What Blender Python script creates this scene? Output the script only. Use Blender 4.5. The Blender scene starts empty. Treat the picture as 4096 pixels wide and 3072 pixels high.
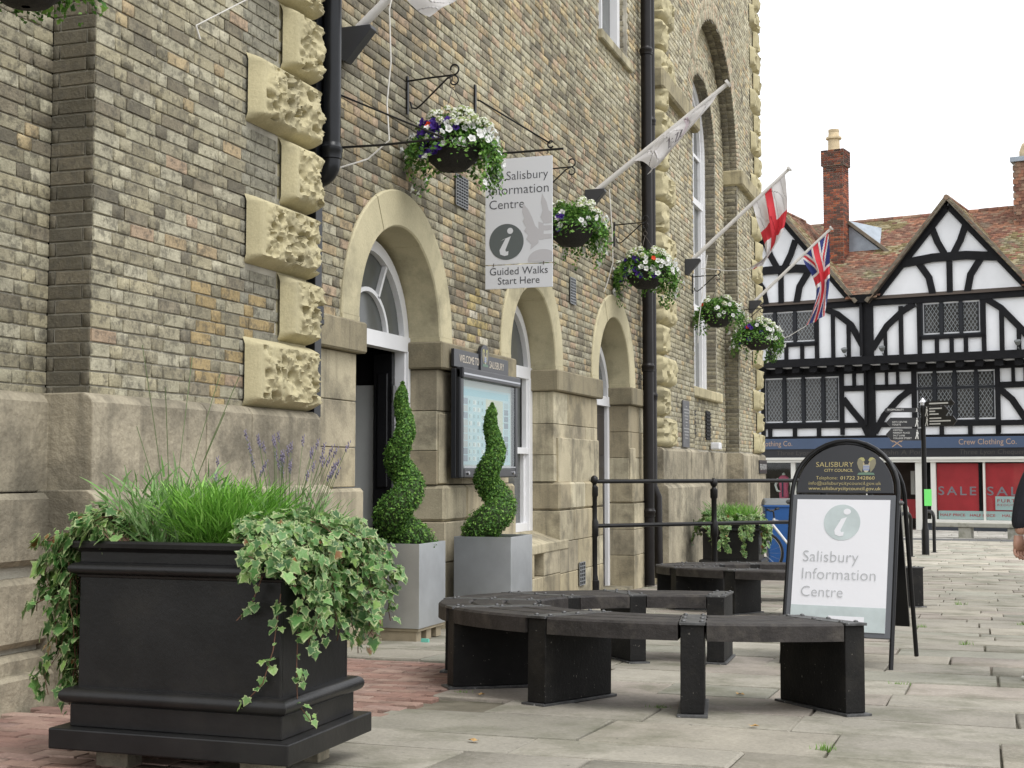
import bpy, bmesh, math, random
import numpy as np
from mathutils import Vector, Matrix, noise, Euler
R = math.radians
random.seed(7)
rng = np.random.default_rng(7)
sc = bpy.context.scene
COL = sc.collection
# ------------------------------------------------------------------ camera, sky, sun, exposure
cam = bpy.data.cameras.new('camera'); cam.sensor_width = 36.0; cam.lens = 47.99
cam.clip_start = .05; cam.clip_end = 3000
cam_ob = bpy.data.objects.new('camera', cam); COL.objects.link(cam_ob)
cam_ob.location = (0, 0, 1.0); cam_ob.rotation_euler = (R(90 + 3.6155), 0, R(18.702))
sc.camera = cam_ob
SUN_EL, SUN_AZ = 58, 118          # soft bright patch of an overcast sky, azimuth clockwise from +Y
wd = bpy.data.worlds.new('World'); sc.world = wd; wd.use_nodes = True
nt = wd.node_tree; nt.nodes.clear()
sky = nt.nodes.new('ShaderNodeTexSky'); sky.sky_type = 'NISHITA'; sky.sun_disc = False
sky.sun_elevation = R(SUN_EL); sky.sun_rotation = R(SUN_AZ)
sky.air_density = 1.0; sky.dust_density = 4.0; sky.ozone_density = 1.0
hs = nt.nodes.new('ShaderNodeHueSaturation'); hs.inputs['Saturation'].default_value = .10
mixw = nt.nodes.new('ShaderNodeMix'); mixw.data_type = 'RGBA'; mixw.inputs[0].default_value = .72
mixw.inputs[7].default_value = (9.6, 9.8, 10.2, 1)       # even cloud layer
bg = nt.nodes.new('ShaderNodeBackground'); bg.inputs['Strength'].default_value = .12
wo = nt.nodes.new('ShaderNodeOutputWorld')
nt.links.new(sky.outputs[0], hs.inputs['Color']); nt.links.new(hs.outputs[0], mixw.inputs[6])
nt.links.new(mixw.outputs[2], bg.inputs[0]); nt.links.new(bg.outputs[0], wo.inputs[0])
sl = bpy.data.lights.new('sun', 'SUN'); sl.energy = 1.1; sl.angle = R(28); sl.color = (1, .98, .95)
so = bpy.data.objects.new('sun', sl); COL.objects.link(so)
_a, _e = R(SUN_AZ), R(SUN_EL)
so.rotation_euler = (Vector((math.sin(_a) * math.cos(_e), math.cos(_a) * math.cos(_e), math.sin(_e)))).to_track_quat('Z', 'Y').to_euler()
vs = sc.view_settings; vs.view_transform = 'Standard'; vs.look = 'None'; vs.exposure = .66; vs.gamma = 1.0
try: vs.use_curve_mapping = False
except Exception: pass
sc.render.resolution_x, sc.render.resolution_y = 1024, 768
sc.cycles.max_bounces = 6; sc.cycles.diffuse_bounces = 3; sc.cycles.glossy_bounces = 3; sc.cycles.transmission_bounces = 4; sc.cycles.transparent_max_bounces = 8
sc.cycles.use_denoising = True
sc.cycles.caustics_reflective = False; sc.cycles.caustics_refractive = False

# ------------------------------------------------------------------ helpers
def lin(r, g, b):
    f = lambda c: (c / 255 / 12.92) if c / 255 <= .04045 else ((c / 255 + .055) / 1.055) ** 2.4
    return (f(r), f(g), f(b), 1.0)
def gz(y):
    if y < 15: return .045 - .037 * y
    if y < 22:
        t = y - 15; return -.51 - .037 * t + .00207 * t * t
    return -.6675 - .008 * (y - 22)
def gslope(y): return (gz(y + .1) - gz(y - .1)) / .2
def tag(o, label=None, cat=None, group=None, kind=None):
    if label: o['label'] = label
    if cat: o['category'] = cat
    if group: o['group'] = group
    if kind: o['kind'] = kind
    return o
def empty(name, loc=(0, 0, 0), rz=0, label=None, cat=None, group=None, rx=0, kind=None):
    o = bpy.data.objects.new(name, None); COL.objects.link(o)
    o.location = loc; o.rotation_euler = (rx, 0, rz); o.empty_display_size = .1
    return tag(o, label, cat, group, kind)
def link(name, me, parent=None, loc=None, mat=None, label=None):
    o = bpy.data.objects.new(name, me); COL.objects.link(o)
    if parent is not None: o.parent = parent
    if loc is not None: o.location = loc
    if label: o['label'] = label
    return o
def copy_tree(o, parent=None):
    c = o.copy(); COL.objects.link(c); c.parent = parent
    for ch in list(o.children): copy_tree(ch, c)
    return c
class MB:
    """collects faces; every face may carry its own colour"""
    def __init__(s): s.v = []; s.f = []; s.c = []; s.col = (1, 1, 1, 1)
    def add(s, vs, fs, col=None):
        n = len(s.v); s.v.extend([tuple(p) for p in vs])
        for f in fs: s.f.append(tuple(i + n for i in f)); s.c.append(col or s.col)
    def poly(s, pts, col=None): s.add(pts, [tuple(range(len(pts)))], col)
    def box(s, x0, x1, y0, y1, z0, z1, M=None, col=None, ch=0.0):
        if ch <= 0:
            p = [(x, y, z) for z in (z0, z1) for y in (y0, y1) for x in (x0, x1)]
            f = [(0, 2, 3, 1), (4, 5, 7, 6), (0, 1, 5, 4), (2, 6, 7, 3), (0, 4, 6, 2), (1, 3, 7, 5)]
        else:
            p = []; f = []
            X, Y, Z = (x0, x1), (y0, y1), (z0, z1)
            idx = {}
            for i in (0, 1):
                for j in (0, 1):
                    for k in (0, 1):
                        sx, sy, sz = (1 - 2 * i) * ch, (1 - 2 * j) * ch, (1 - 2 * k) * ch
                        for a in range(3):
                            q = [X[i] + sx, Y[j] + sy, Z[k] + sz]; q[a] = (X[i], Y[j], Z[k])[a]
                            idx[i, j, k, a] = len(p); p.append(tuple(q))
            for a in range(3):
                b, c = [q for q in range(3) if q != a]
                for s_ in (0, 1):
                    def key(u, w):
                        t = [0, 0, 0]; t[a] = s_; t[b] = u; t[c] = w; return idx[t[0], t[1], t[2], a]
                    f.append((key(0, 0), key(1, 0), key(1, 1), key(0, 1)))
            for a in range(3):
                b, c = [q for q in range(3) if q != a]
                for u in (0, 1):
                    for w in (0, 1):
                        t0 = [0, 0, 0]; t1 = [0, 0, 0]; t0[b] = t1[b] = u; t0[c] = t1[c] = w; t1[a] = 1
                        f.append((idx[(*t0, b)], idx[(*t1, b)], idx[(*t1, c)], idx[(*t0, c)]))
            for i in (0, 1):
                for j in (0, 1):
                    for k in (0, 1): f.append((idx[i, j, k, 0], idx[i, j, k, 1], idx[i, j, k, 2]))
        if M is not None: p = [M @ Vector(q) for q in p]
        s.add(p, f, col)
    def tube(s, pts, r, n=8, col=None, caps=True, closed=False):
        pts = [Vector(p) for p in pts]; m = len(pts)
        rr = r if isinstance(r, (list, tuple)) else [r] * m
        up = None; rings = []
        for i, p in enumerate(pts):
            a = pts[(i - 1) % m] if (i or closed) else p; b = pts[(i + 1) % m] if (i < m - 1 or closed) else p
            t = (b - a).normalized()
            if up is None:
                up = Vector((0, 0, 1)) if abs(t.z) < .9 else Vector((1, 0, 0))
            e = (up - t * up.dot(t))
            if e.length < 1e-6: e = t.orthogonal()
            e.normalize(); up = e; g = t.cross(e)
            rings.append([p + (e * math.cos(2 * math.pi * k / n) + g * math.sin(2 * math.pi * k / n)) * rr[i] for k in range(n)])
        vs = [q for ring in rings for q in ring]; fs = []
        for i in range(m if closed else m - 1):
            j = (i + 1) % m
            for k in range(n): fs.append((i * n + k, i * n + (k + 1) % n, j * n + (k + 1) % n, j * n + k))
        if caps and not closed:
            fs.append(tuple(range(n))[::-1]); fs.append(tuple((m - 1) * n + k for k in range(n)))
        s.add(vs, fs, col)
    def lathe(s, prof, n=16, M=None, col=None, cap=True):
        vs = [(r * math.cos(2 * math.pi * k / n), r * math.sin(2 * math.pi * k / n), z) for r, z in prof for k in range(n)]
        fs = [(i * n + k, i * n + (k + 1) % n, (i + 1) * n + (k + 1) % n, (i + 1) * n + k) for i in range(len(prof) - 1) for k in range(n)]
        if cap: fs += [tuple(range(n))[::-1], tuple((len(prof) - 1) * n + k for k in range(n))]
        if M is not None: vs = [M @ Vector(v) for v in vs]
        s.add(vs, fs, col)
    def prism(s, poly, d0, d1, M=None, col=None):
        """poly: (u, z) outline, extruded along local y from d0 to d1"""
        n = len(poly); vs = [(u, d0, z) for u, z in poly] + [(u, d1, z) for u, z in poly]
        fs = [tuple(range(n)), tuple(range(2 * n - 1, n - 1, -1))] + [(i, (i + 1) % n, (i + 1) % n + n, i + n) for i in range(n)]
        if M is not None: vs = [M @ Vector(v) for v in vs]
        s.add(vs, fs, col)
    def strip(s, line, w, d0, d1, M=None, col=None):
        """a band of width w (number or list) following a (u, z) polyline, extruded along local y"""
        m = len(line); ww = w if isinstance(w, (list, tuple)) else [w] * m
        L, Rr = [], []
        for i, (u, z) in enumerate(line):
            a = line[max(0, i - 1)]; b = line[min(m - 1, i + 1)]
            t = Vector((b[0] - a[0], b[1] - a[1])).normalized(); n = Vector((-t.y, t.x)) * ww[i] / 2
            L.append((u + n.x, z + n.y)); Rr.append((u - n.x, z - n.y))
        vs = []
        for d in (d0, d1): vs += [(u, d, z) for u, z in L] + [(u, d, z) for u, z in Rr]
        fs = []
        for i in range(m - 1):
            a, b, c, d = i, i + 1, m + i + 1, m + i; o = 2 * m
            fs += [(a, b, c, d), (a + o, d + o, c + o, b + o), (a, a + o, b + o, b), (d, c, c + o, d + o)]
        fs += [(0, m, 3 * m, 2 * m), (m - 1, 3 * m - 1, 4 * m - 1, 2 * m - 1)]
        if M is not None: vs = [M @ Vector(v) for v in vs]
        s.add(vs, fs, col)
    def build(s, name, mat=None, parent=None, loc=None, smooth=False, tint=False, bevel=0, label=None, fixn=True):
        me = bpy.data.meshes.new(name); me.from_pydata(s.v, [], s.f)
        if fixn and len(s.f) < 20000:
            b = bmesh.new(); b.from_mesh(me); bmesh.ops.recalc_face_normals(b, faces=b.faces); b.to_mesh(me); b.free()
        if tint and len(me.polygons) == len(s.c):
            at = me.attributes.new('tint', 'FLOAT_COLOR', 'FACE'); at.data.foreach_set('color', np.array(s.c, np.float32).ravel())
        if mat is not None: me.materials.append(mat)
        if smooth is True: me.polygons.foreach_set('use_smooth', [True] * len(me.polygons))
        elif smooth: me.shade_smooth() if False else me.polygons.foreach_set('use_smooth', [True] * len(me.polygons)); 
        o = link(name, me, parent, loc, label=label)
        if smooth and smooth is not True:
            me.set_sharp_from_angle(angle=R(smooth))
        if bevel:
            m = o.modifiers.new('bevel', 'BEVEL'); m.width = bevel; m.segments = 2; m.limit_method = 'ANGLE'; m.angle_limit = R(40)
            o.modifiers['bevel'].harden_normals = False
        return o
# ------------------------------------------------------------------ materials
MATS = {}
def pmat(name, col=(.5, .5, .5), rough=.7, metal=0.0, spec=.5, src=None, var=.0, vs=6.0, dark=None, dscale=3.0, dlo=.5, dhi=.62, damt=.7,
         bump=0.0, bs=40.0, space='pos', chip=None, chs=30.0, chlo=.66, streak=None, grime=0.0, gscale=.55, coat=0.0, fine=.0, fs=120.0, bdist=.01, trans=0.0, sss=0.0):
    """procedural material. src: None / 'tint' / 'obj' (where the base colour comes from), var: brightness noise, dark: blotch colour, chip: worn paint colour,
    streak: vertical stain colour"""
    m = bpy.data.materials.new(name); m.use_nodes = True; t = m.node_tree; N = t.nodes; L = t.links
    b = N['Principled BSDF']; b.inputs['Roughness'].default_value = rough; b.inputs['Metallic'].default_value = metal
    b.inputs['Specular IOR Level'].default_value = spec
    if coat: b.inputs['Coat Weight'].default_value = coat; b.inputs['Coat Roughness'].default_value = .25
    if len(col) == 3: col = (*col, 1)
    if space == 'pos': co = N.new('ShaderNodeNewGeometry').outputs['Position']
    else: co = N.new('ShaderNodeTexCoord').outputs['Object']
    if src == 'tint':
        a = N.new('ShaderNodeAttribute'); a.attribute_name = 'tint'; c = a.outputs['Color']
    elif src == 'obj':
        a = N.new('ShaderNodeObjectInfo'); c = a.outputs['Color']
    else:
        a = N.new('ShaderNodeRGB'); a.outputs[0].default_value = col; c = a.outputs[0]
    def nz(scale, detail=4.0, rough_=.6, vec=None):
        n = N.new('ShaderNodeTexNoise'); n.inputs['Scale'].default_value = scale; n.inputs['Detail'].default_value = detail; n.inputs['Roughness'].default_value = rough_
        L.new(vec or co, n.inputs['Vector']); return n.outputs['Fac']
    def ramp(fac, lo, hi):
        r = N.new('ShaderNodeMapRange'); r.inputs['From Min'].default_value = lo; r.inputs['From Max'].default_value = hi; L.new(fac, r.inputs['Value']); return r.outputs['Result']
    def mix(fac, a_, b_, mode='MIX'):
        x = N.new('ShaderNodeMix'); x.data_type = 'RGBA'; x.blend_type = mode
        if isinstance(fac, float): x.inputs[0].default_value = fac
        else: L.new(fac, x.inputs[0])
        L.new(a_, x.inputs[6])
        if isinstance(b_, tuple): x.inputs[7].default_value = b_ if len(b_) == 4 else (*b_, 1)
        else: L.new(b_, x.inputs[7])
        return x.outputs[2]
    def scaled(f, k):
        q = N.new('ShaderNodeMath'); q.operation = 'MULTIPLY'; L.new(f, q.inputs[0]); q.inputs[1].default_value = k; return q.outputs[0]
    if var:
        h = N.new('ShaderNodeHueSaturation'); L.new(c, h.inputs['Color'])
        r = N.new('ShaderNodeMapRange'); r.inputs['From Min'].default_value = .3; r.inputs['From Max'].default_value = .7
        r.inputs['To Min'].default_value = 1 - var; r.inputs['To Max'].default_value = 1 + var; L.new(nz(vs), r.inputs['Value']); L.new(r.outputs[0], h.inputs['Value']); c = h.outputs[0]
    if grime:
        h = N.new('ShaderNodeHueSaturation'); L.new(c, h.inputs['Color'])
        r = N.new('ShaderNodeMapRange'); r.inputs['From Min'].default_value = .32; r.inputs['From Max'].default_value = .68
        r.inputs['To Min'].default_value = 1 - grime; r.inputs['To Max'].default_value = 1 + grime * .6; L.new(nz(gscale, 3), r.inputs['Value']); L.new(r.outputs[0], h.inputs['Value']); c = h.outputs[0]
    if fine:
        h = N.new('ShaderNodeHueSaturation'); L.new(c, h.inputs['Color'])
        r = N.new('ShaderNodeMapRange'); r.inputs['From Min'].default_value = .3; r.inputs['From Max'].default_value = .7
        r.inputs['To Min'].default_value = 1 - fine; r.inputs['To Max'].default_value = 1 + fine; L.new(nz(fs, 3), r.inputs['Value']); L.new(r.outputs[0], h.inputs['Value']); c = h.outputs[0]
    if dark is not None: c = mix(scaled(ramp(nz(dscale, 6, .65), dlo, dhi), damt), c, dark)
    if streak is not None:
        mp = N.new('ShaderNodeMapping'); mp.inputs['Scale'].default_value = (7, 7, .55); L.new(co, mp.inputs['Vector'])
        c = mix(scaled(ramp(nz(1.0, 5, .6, mp.outputs[0]), .52, .7), .6), c, streak)
    if chip is not None:
        f = ramp(nz(chs, 5, .7), chlo, chlo + .03); c = mix(f, c, chip)
    L.new(c, b.inputs['Base Color'])
    if bump:
        bp = N.new('ShaderNodeBump'); bp.inputs['Strength'].default_value = bump; bp.inputs['Distance'].default_value = bdist
        L.new(nz(bs, 5, .65), bp.inputs['Height']); L.new(bp.outputs[0], b.inputs['Normal'])
    if sss:   # thin leaves and petals let some light through
        tr = N.new('ShaderNodeBsdfTranslucent'); L.new(c, tr.inputs['Color']); mx = N.new('ShaderNodeMixShader'); mx.inputs[0].default_value = sss
        out = N['Material Output']; L.new(b.outputs[0], mx.inputs[1]); L.new(tr.outputs[0], mx.inputs[2]); L.new(mx.outputs[0], out.inputs['Surface'])
    MATS[name] = m; return m
def glassmat(name, tintc=(.9, .93, .92), amount=.75, rough=.03):
    """window glass: see-through plus mirror reflection by Fresnel"""
    m = bpy.data.materials.new(name); m.use_nodes = True; t = m.node_tree; N = t.nodes; L = t.links; N.clear()
    o = N.new('ShaderNodeOutputMaterial'); tr = N.new('ShaderNodeBsdfTransparent'); tr.inputs[0].default_value = (*[c * amount for c in tintc], 1)
    gl = N.new('ShaderNodeBsdfGlossy'); gl.inputs['Roughness'].default_value = rough
    lw = N.new('ShaderNodeLayerWeight'); lw.inputs['Blend'].default_value = .5; pw = N.new('ShaderNodeMath'); pw.operation = 'POWER'; L.new(lw.outputs['Facing'], pw.inputs[0]); pw.inputs[1].default_value = 4.0; fr = N.new('ShaderNodeMath'); fr.operation = 'MULTIPLY_ADD'; L.new(pw.outputs[0], fr.inputs[0]); fr.inputs[1].default_value = .45; fr.inputs[2].default_value = .035; mx = N.new('ShaderNodeMixShader')
    L.new(fr.outputs[0], mx.inputs[0]); L.new(tr.outputs[0], mx.inputs[1]); L.new(gl.outputs[0], mx.inputs[2]); L.new(mx.outputs[0], o.inputs[0])
    MATS[name] = m; return m
# ------------------------------------------------------------------ laid pieces (bricks, slabs, tiles)
_UNIT = {}
def unit_mesh(kind, mat):
    """a few shared unit blocks (x, z in -.5...5, y 0..1 outwards) with worn arrises"""
    key = (kind, mat.name)
    if key in _UNIT: return _UNIT[key]
    out = []
    r = random.Random(hash(kind) % 1000)
    for q in range(5):
        ex, ez = {'brick': (.016, .045), 'slab': (.008, .012), 'tile': (.02, .02)}[kind]
        j = lambda a: r.uniform(-a, a)
        back = [(-.5, 0, -.5), (.5, 0, -.5), (.5, 0, .5), (-.5, 0, .5)]
        mid = [(x + j(ex * .7), .82 + j(.05), z + j(ez * .7)) for x, _, z in back]
        fr = [(x * (1 - 2 * ex) + j(ex * .6), 1 + j(.06), z * (1 - 2 * ez) + j(ez * .6)) for x, _, z in back]
        f = [(8, 9, 10, 11)] + [(i, (i + 1) % 4, (i + 1) % 4 + 4, i + 4) for i in range(4)] + [(i + 4, (i + 1) % 4 + 4, (i + 1) % 4 + 8, i + 8) for i in range(4)]
        me = bpy.data.meshes.new(kind); me.from_pydata(back + mid + fr, [], f); me.materials.append(mat)
        b = bmesh.new(); b.from_mesh(me); bmesh.ops.recalc_face_normals(b, faces=b.faces); b.to_mesh(me); b.free()
        out.append(me)
    _UNIT[key] = out; return out
_CI = None
def seen_size(P):
    """rough projected size at the photograph's viewpoint, 0 if out of view"""
    global _CI
    if _CI is None:
        _CI = (Matrix.Translation(cam_ob.location) @ cam_ob.rotation_euler.to_matrix().to_4x4()).inverted()
    q = _CI @ Vector(P)
    if q.z > -.5: return 0
    u = q.x / -q.z * 1365; v = q.y / -q.z * 1365
    if abs(u) > 515 or abs(v) > 388: return 0
    return 1365 / -q.z
def lay(pieces, parent, single, mass, mat_obj, mat_tint, n_single=300, kind='brick', world=None, ok=None):
    """pieces: (Matrix frame, (sx, sy, sz), colour, may_be_single). The largest in view become objects, the others one mesh of kind stuff"""
    world = world or Matrix.Identity(4)
    sc_ = []
    for i, (M, s, c, may) in enumerate(pieces):
        w = seen_size(world @ M.translation) if may else 0
        if w and ok is not None and not ok(world @ M.translation): w = 0
        sc_.append((w * max(s[0], .5 * s[2]), i))
    sc_.sort(reverse=True)
    pick = set(i for w, i in sc_[:n_single] if w > 0)
    um = unit_mesh(kind, mat_obj)
    rest = []
    for i, (M, s, c, may) in enumerate(pieces):
        if i in pick:
            o = bpy.data.objects.new(single, um[i % 5]); COL.objects.link(o); o.parent = parent
            o.matrix_local = M @ Matrix.Diagonal((*s, 1)); o.color = c
        else: rest.append(i)
    if not rest: return
    n = len(rest)
    base = {k: np.array([v.co[:] for v in um[k].vertices]) for k in range(5)}
    ex = .0
    Ms = np.array([np.array(pieces[i][0] @ Matrix.Diagonal((*pieces[i][1], 1))) for i in rest])
    B = np.array([base[i % 5] for i in rest])
    V = np.einsum('nij,nvj->nvi', Ms[:, :3, :3], B) + Ms[:, None, :3, 3]
    nv = B.shape[1]
    fq = np.array([p.vertices[:] for p in um[0].polygons]); nf = len(fq)
    Fc = (fq[None] + (np.arange(n) * nv)[:, None, None]).reshape(-1, 4)
    me = bpy.data.meshes.new(mass); me.vertices.add(n * nv); me.vertices.foreach_set('co', V.ravel().astype(np.float32))
    me.loops.add(len(Fc) * 4); me.loops.foreach_set('vertex_index', Fc.ravel().astype(np.int32))
    me.polygons.add(len(Fc)); me.polygons.foreach_set('loop_start', np.arange(0, len(Fc) * 4, 4, dtype=np.int32))
    me.update(calc_edges=True)
    cc = np.repeat(np.array([pieces[i][2] for i in rest], np.float32), nf, axis=0)
    at = me.attributes.new('tint', 'FLOAT_COLOR', 'FACE'); at.data.foreach_set('color', cc.ravel())
    me.materials.append(mat_tint)
    o = link(mass, me, parent); o['kind'] = 'stuff'
    return o
def frame(O, U, N, Z=(0, 0, 1)):
    U, N, Z = Vector(U), Vector(N), Vector(Z)
    return Matrix(((U.x, N.x, Z.x, O[0]), (U.y, N.y, Z.y, O[1]), (U.z, N.z, Z.z, O[2]), (0, 0, 0, 1)))
def jit(c, a=.12, r=random):
    k = 1 + r.uniform(-a, a); return tuple(max(0, q * k) for q in c[:3]) + (1,)
_FONT = {}
def text_mb(body, w=None, h=None, align='CENTER', size=1.0, shear=0.0, bold=0.0, space=1.0, ext=0.0):
    """lettering as a flat mesh in local x (reading direction) and y (up), fitted to width w and / or cap height h"""
    cu = bpy.data.curves.new('t', 'FONT'); cu.body = body; cu.size = size; cu.align_x = 'LEFT'; cu.shear = shear; cu.offset = bold; cu.space_character = space; cu.extrude = ext
    cu.resolution_u = 3
    ob = bpy.data.objects.new('t', cu); COL.objects.link(ob)
    dg = bpy.context.evaluated_depsgraph_get(); dg.update()
    me = bpy.data.meshes.new_from_object(ob.evaluated_get(dg))
    bpy.data.objects.remove(ob); bpy.data.curves.remove(cu)
    n = len(me.vertices); co = np.zeros(n * 3); me.vertices.foreach_get('co', co); co = co.reshape(-1, 3)
    x0, x1 = co[:, 0].min(), co[:, 0].max(); H = .70 * size
    sx = w / (x1 - x0) if w else None; sy = h / H if h else None
    if sx is None: sx = sy
    if sy is None: sy = sx
    off = {'CENTER': (x0 + x1) / 2, 'LEFT': x0, 'RIGHT': x1}[align]
    co[:, 0] = (co[:, 0] - off) * sx; co[:, 1] *= sy
    me.vertices.foreach_set('co', co.ravel()); me.update()
    return me
def text(body, M, mat, parent, name='lettering', **k):
    """M maps local x (right), y (up) and z (towards the reader)"""
    me = text_mb(body, **k); me.transform(M); me.materials.append(mat)
    return link(name, me, parent)
def face_frame(O, right, up):
    r, u = Vector(right).normalized(), Vector(up).normalized(); n = r.cross(u)
    return Matrix(((r.x, u.x, n.x, O[0]), (r.y, u.y, n.y, O[1]), (r.z, u.z, n.z, O[2]), (0, 0, 0, 1)))
# ------------------------------------------------------------------ materials used all over
brickO = pmat('brick_single', src='obj', rough=.9, spec=.2, var=.16, vs=14, dark=(.095, .088, .070), dscale=19, dlo=.49, dhi=.61, damt=.62, bump=.8, bs=60, fine=.15, fs=80, grime=.12)
brickT = pmat('brick_mass', src='tint', rough=.9, spec=.2, var=.16, vs=14, dark=(.095, .088, .070), dscale=19, dlo=.49, dhi=.61, damt=.62, bump=.8, bs=60, fine=.15, fs=80, grime=.12)
mortar = pmat('mortar', (.41, .385, .32), rough=.95, spec=.1, var=.25, vs=3, dark=(.12, .11, .09), dscale=1.6, dlo=.50, dhi=.66, damt=.65, bump=.5, bs=90)
stone = pmat('ashlar', src='tint', rough=.88, spec=.25, var=.16, vs=2.3, dark=(.11, .098, .072), dscale=2.1, dlo=.48, dhi=.66, damt=.72, streak=(.11, .098, .072), grime=.2, bump=.45, bs=45, fine=.08, fs=60)
stoneO = pmat('ashlar_single', src='obj', rough=.88, spec=.25, var=.16, vs=2.3, dark=(.11, .098, .072), dscale=2.1, dlo=.48, dhi=.66, damt=.72, streak=(.11, .098, .072), grime=.2, bump=.45, bs=45, fine=.08, fs=60)
cream = pmat('cream_stone', (.46, .41, .255), rough=.88, spec=.2, var=.12, vs=3, dark=(.27, .245, .17), dscale=2.2, dlo=.52, dhi=.70, damt=.6, bump=.5, bs=45, fine=.07, fs=70)
archst = pmat('arch_stone', (.49, .44, .29), rough=.85, spec=.25, var=.12, vs=2.0, dark=(.17, .155, .11), dscale=1.7, dlo=.51, dhi=.71, damt=.7, bump=.3, bs=40, fine=.06, fs=70)
plinthst = pmat('plinth_stone', (.345, .305, .225), rough=.9, spec=.2, var=.22, vs=1.6, dark=(.095, .086, .066), dscale=2.0, dlo=.46, dhi=.64, damt=.7, streak=(.12, .108, .082), bump=.6, bs=11, bdist=.03, fine=.14, fs=40, grime=.25)
whitep = pmat('white_paint', (.74, .74, .75), rough=.45, var=.04, vs=3, dark=(.5, .49, .46), dscale=5, dlo=.6, dhi=.75, damt=.4)
blackp = pmat('black_paint', (.0115, .0112, .0112), rough=.34, spec=.33, dark=(.024, .022, .019), dscale=3.5, dlo=.5, dhi=.72, damt=.6, var=.3, vs=4, chip=(.13, .12, .10), chs=26, chlo=.705, space='obj', bump=.1, bs=30)
blackp2 = pmat('black_wood_paint', (.009, .0085, .008), rough=.6, spec=.2, var=.4, vs=5, dark=(.03, .027, .022), dscale=4, dlo=.5, dhi=.7, damt=.6, chip=(.20, .185, .16), chs=48, chlo=.665, space='obj', bump=.3, bs=60)
iron = pmat('black_iron', (.008, .0075, .0075), rough=.42, spec=.3, var=.3, vs=8, chip=(.16, .14, .12), chs=30, chlo=.72, space='obj')
pipep = pmat('pipe_paint', (.009, .010, .012), rough=.3, spec=.3, var=.25, vs=4, space='obj')
pipeb = pmat('pipe_brown_paint', (.010, .008, .0075), rough=.4, spec=.25, var=.3, vs=4, chip=(.3, .28, .27), chs=6, chlo=.72, space='obj')
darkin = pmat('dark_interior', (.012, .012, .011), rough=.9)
glass = glassmat('window_glass', amount=1.0)
# ------------------------------------------------------------------ the ground
gnd = MB()
xs = [-160, -60, -30, -12, -5, 0, 4, 9, 30, 60, 160]; ys = [-30, -8, 0, 3, 6, 9, 12, 15, 16, 17, 18, 19, 20, 21, 22, 26, 30, 36, 44, 60, 120, 300]
for a in range(len(xs) - 1):
    for b in range(len(ys) - 1):
        gnd.poly([(x, y, gz(y) - .022) for x, y in ((xs[a], ys[b]), (xs[a + 1], ys[b]), (xs[a + 1], ys[b + 1]), (xs[a], ys[b + 1]))])
jointm = pmat('joint_sand', (.17, .155, .12), rough=.95, spec=.1, var=.3, vs=4, dark=(.05, .055, .03), dscale=2.5, dlo=.5, dhi=.62, damt=.7, bump=.6, bs=120)
tag(gnd.build('ground', jointm), kind='structure')
pav = empty('pavement', kind='structure')
slabkw = dict(rough=.82, spec=.3, var=.12, vs=2.6, dark=(.105, .108, .066), dscale=2.3, dlo=.50, dhi=.68, damt=.6, bump=.6, bs=20, bdist=.014, fine=.12, fs=50, chip=(.10, .095, .08), chs=22, chlo=.675, grime=.16, gscale=.8)
slabO = pmat('slab_single', src='obj', **slabkw); slabT = pmat('slab_mass', src='tint', **slabkw)
rs = random.Random(11)
def gfr(x, y, dz=0.0, rz=0.0, tx=0.0, ty=0.0):
    s = gslope(y); n = Vector((tx, -s + ty, 1)).normalized(); u = Vector((math.cos(rz), math.sin(rz), 0)); u = (u - n * u.dot(n)).normalized(); z = u.cross(n)
    return frame((x, y, gz(y) + dz), u, n, z)
slabs = []
pal = [lin(147, 142, 130), lin(143, 138, 127), lin(152, 146, 133), lin(141, 137, 125), lin(148, 140, 130), lin(154, 149, 137), lin(141, 139, 127)]
y = 2.0
while y < 36.5:
    far = y > 20
    dy = rs.choice([.34, .42, .5, .58, .66, .5]) if not far else rs.choice([.3, .38, .45])
    x = -4.6 - rs.random() * .8
    while x < 7.5:
        w = rs.uniform(.5, 1.25)
        xc, yc = x + w / 2, y + dy / 2
        if not (xc < -2.75 and yc < 8.45) and not (x + w < -4.75):
            x0 = x
            if yc < 8.45 and x < -2.8: x0 = -2.8
            if x0 < -4.45: x0 = -4.42
            if x + w - x0 > .1:
                c = jit(rs.choice(pal), .07, rs)
                if yc > 24: c = tuple(q * 1.35 for q in c[:3]) + (1,)  # far slabs lightened: brightening at a flat view put into the colour
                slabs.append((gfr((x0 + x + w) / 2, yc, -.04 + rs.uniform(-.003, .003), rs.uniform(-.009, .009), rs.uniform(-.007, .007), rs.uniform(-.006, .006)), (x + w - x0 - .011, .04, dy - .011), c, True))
        x += w
    y += dy
lay(slabs, pav, 'paving_slab', 'paving_slabs_beyond', slabO, slabT, 300, 'slab')
pvkw = dict(rough=.85, spec=.25, var=.16, vs=7, dark=(.10, .07, .055), dscale=6, dlo=.52, dhi=.68, damt=.5, bump=.5, bs=60, fine=.1, fs=80)
pvO = pmat('paver_single', src='obj', **pvkw); pvT = pmat('paver_mass', src='tint', **pvkw)
pv = []; row = 0; y = 3.3
ppal = [lin(138, 110, 99), lin(144, 120, 108), lin(134, 108, 98), lin(152, 130, 118), lin(142, 119, 109)]
while y < 8.44:
    x = -4.42 + (row % 2) * .1
    while x < -2.86:
        pv.append((gfr(x + .1, y + .05, -.03 + rs.uniform(-.003, .003), 0, rs.uniform(-.01, .01), 0), (.204, .03, .1), jit(rs.choice(ppal), .14, rs), True)); x += .212
    y += .108; row += 1
lay(pv, pav, 'brick_paver', 'brick_pavers_beyond', pvO, pvT, 300, 'brick')
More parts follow.
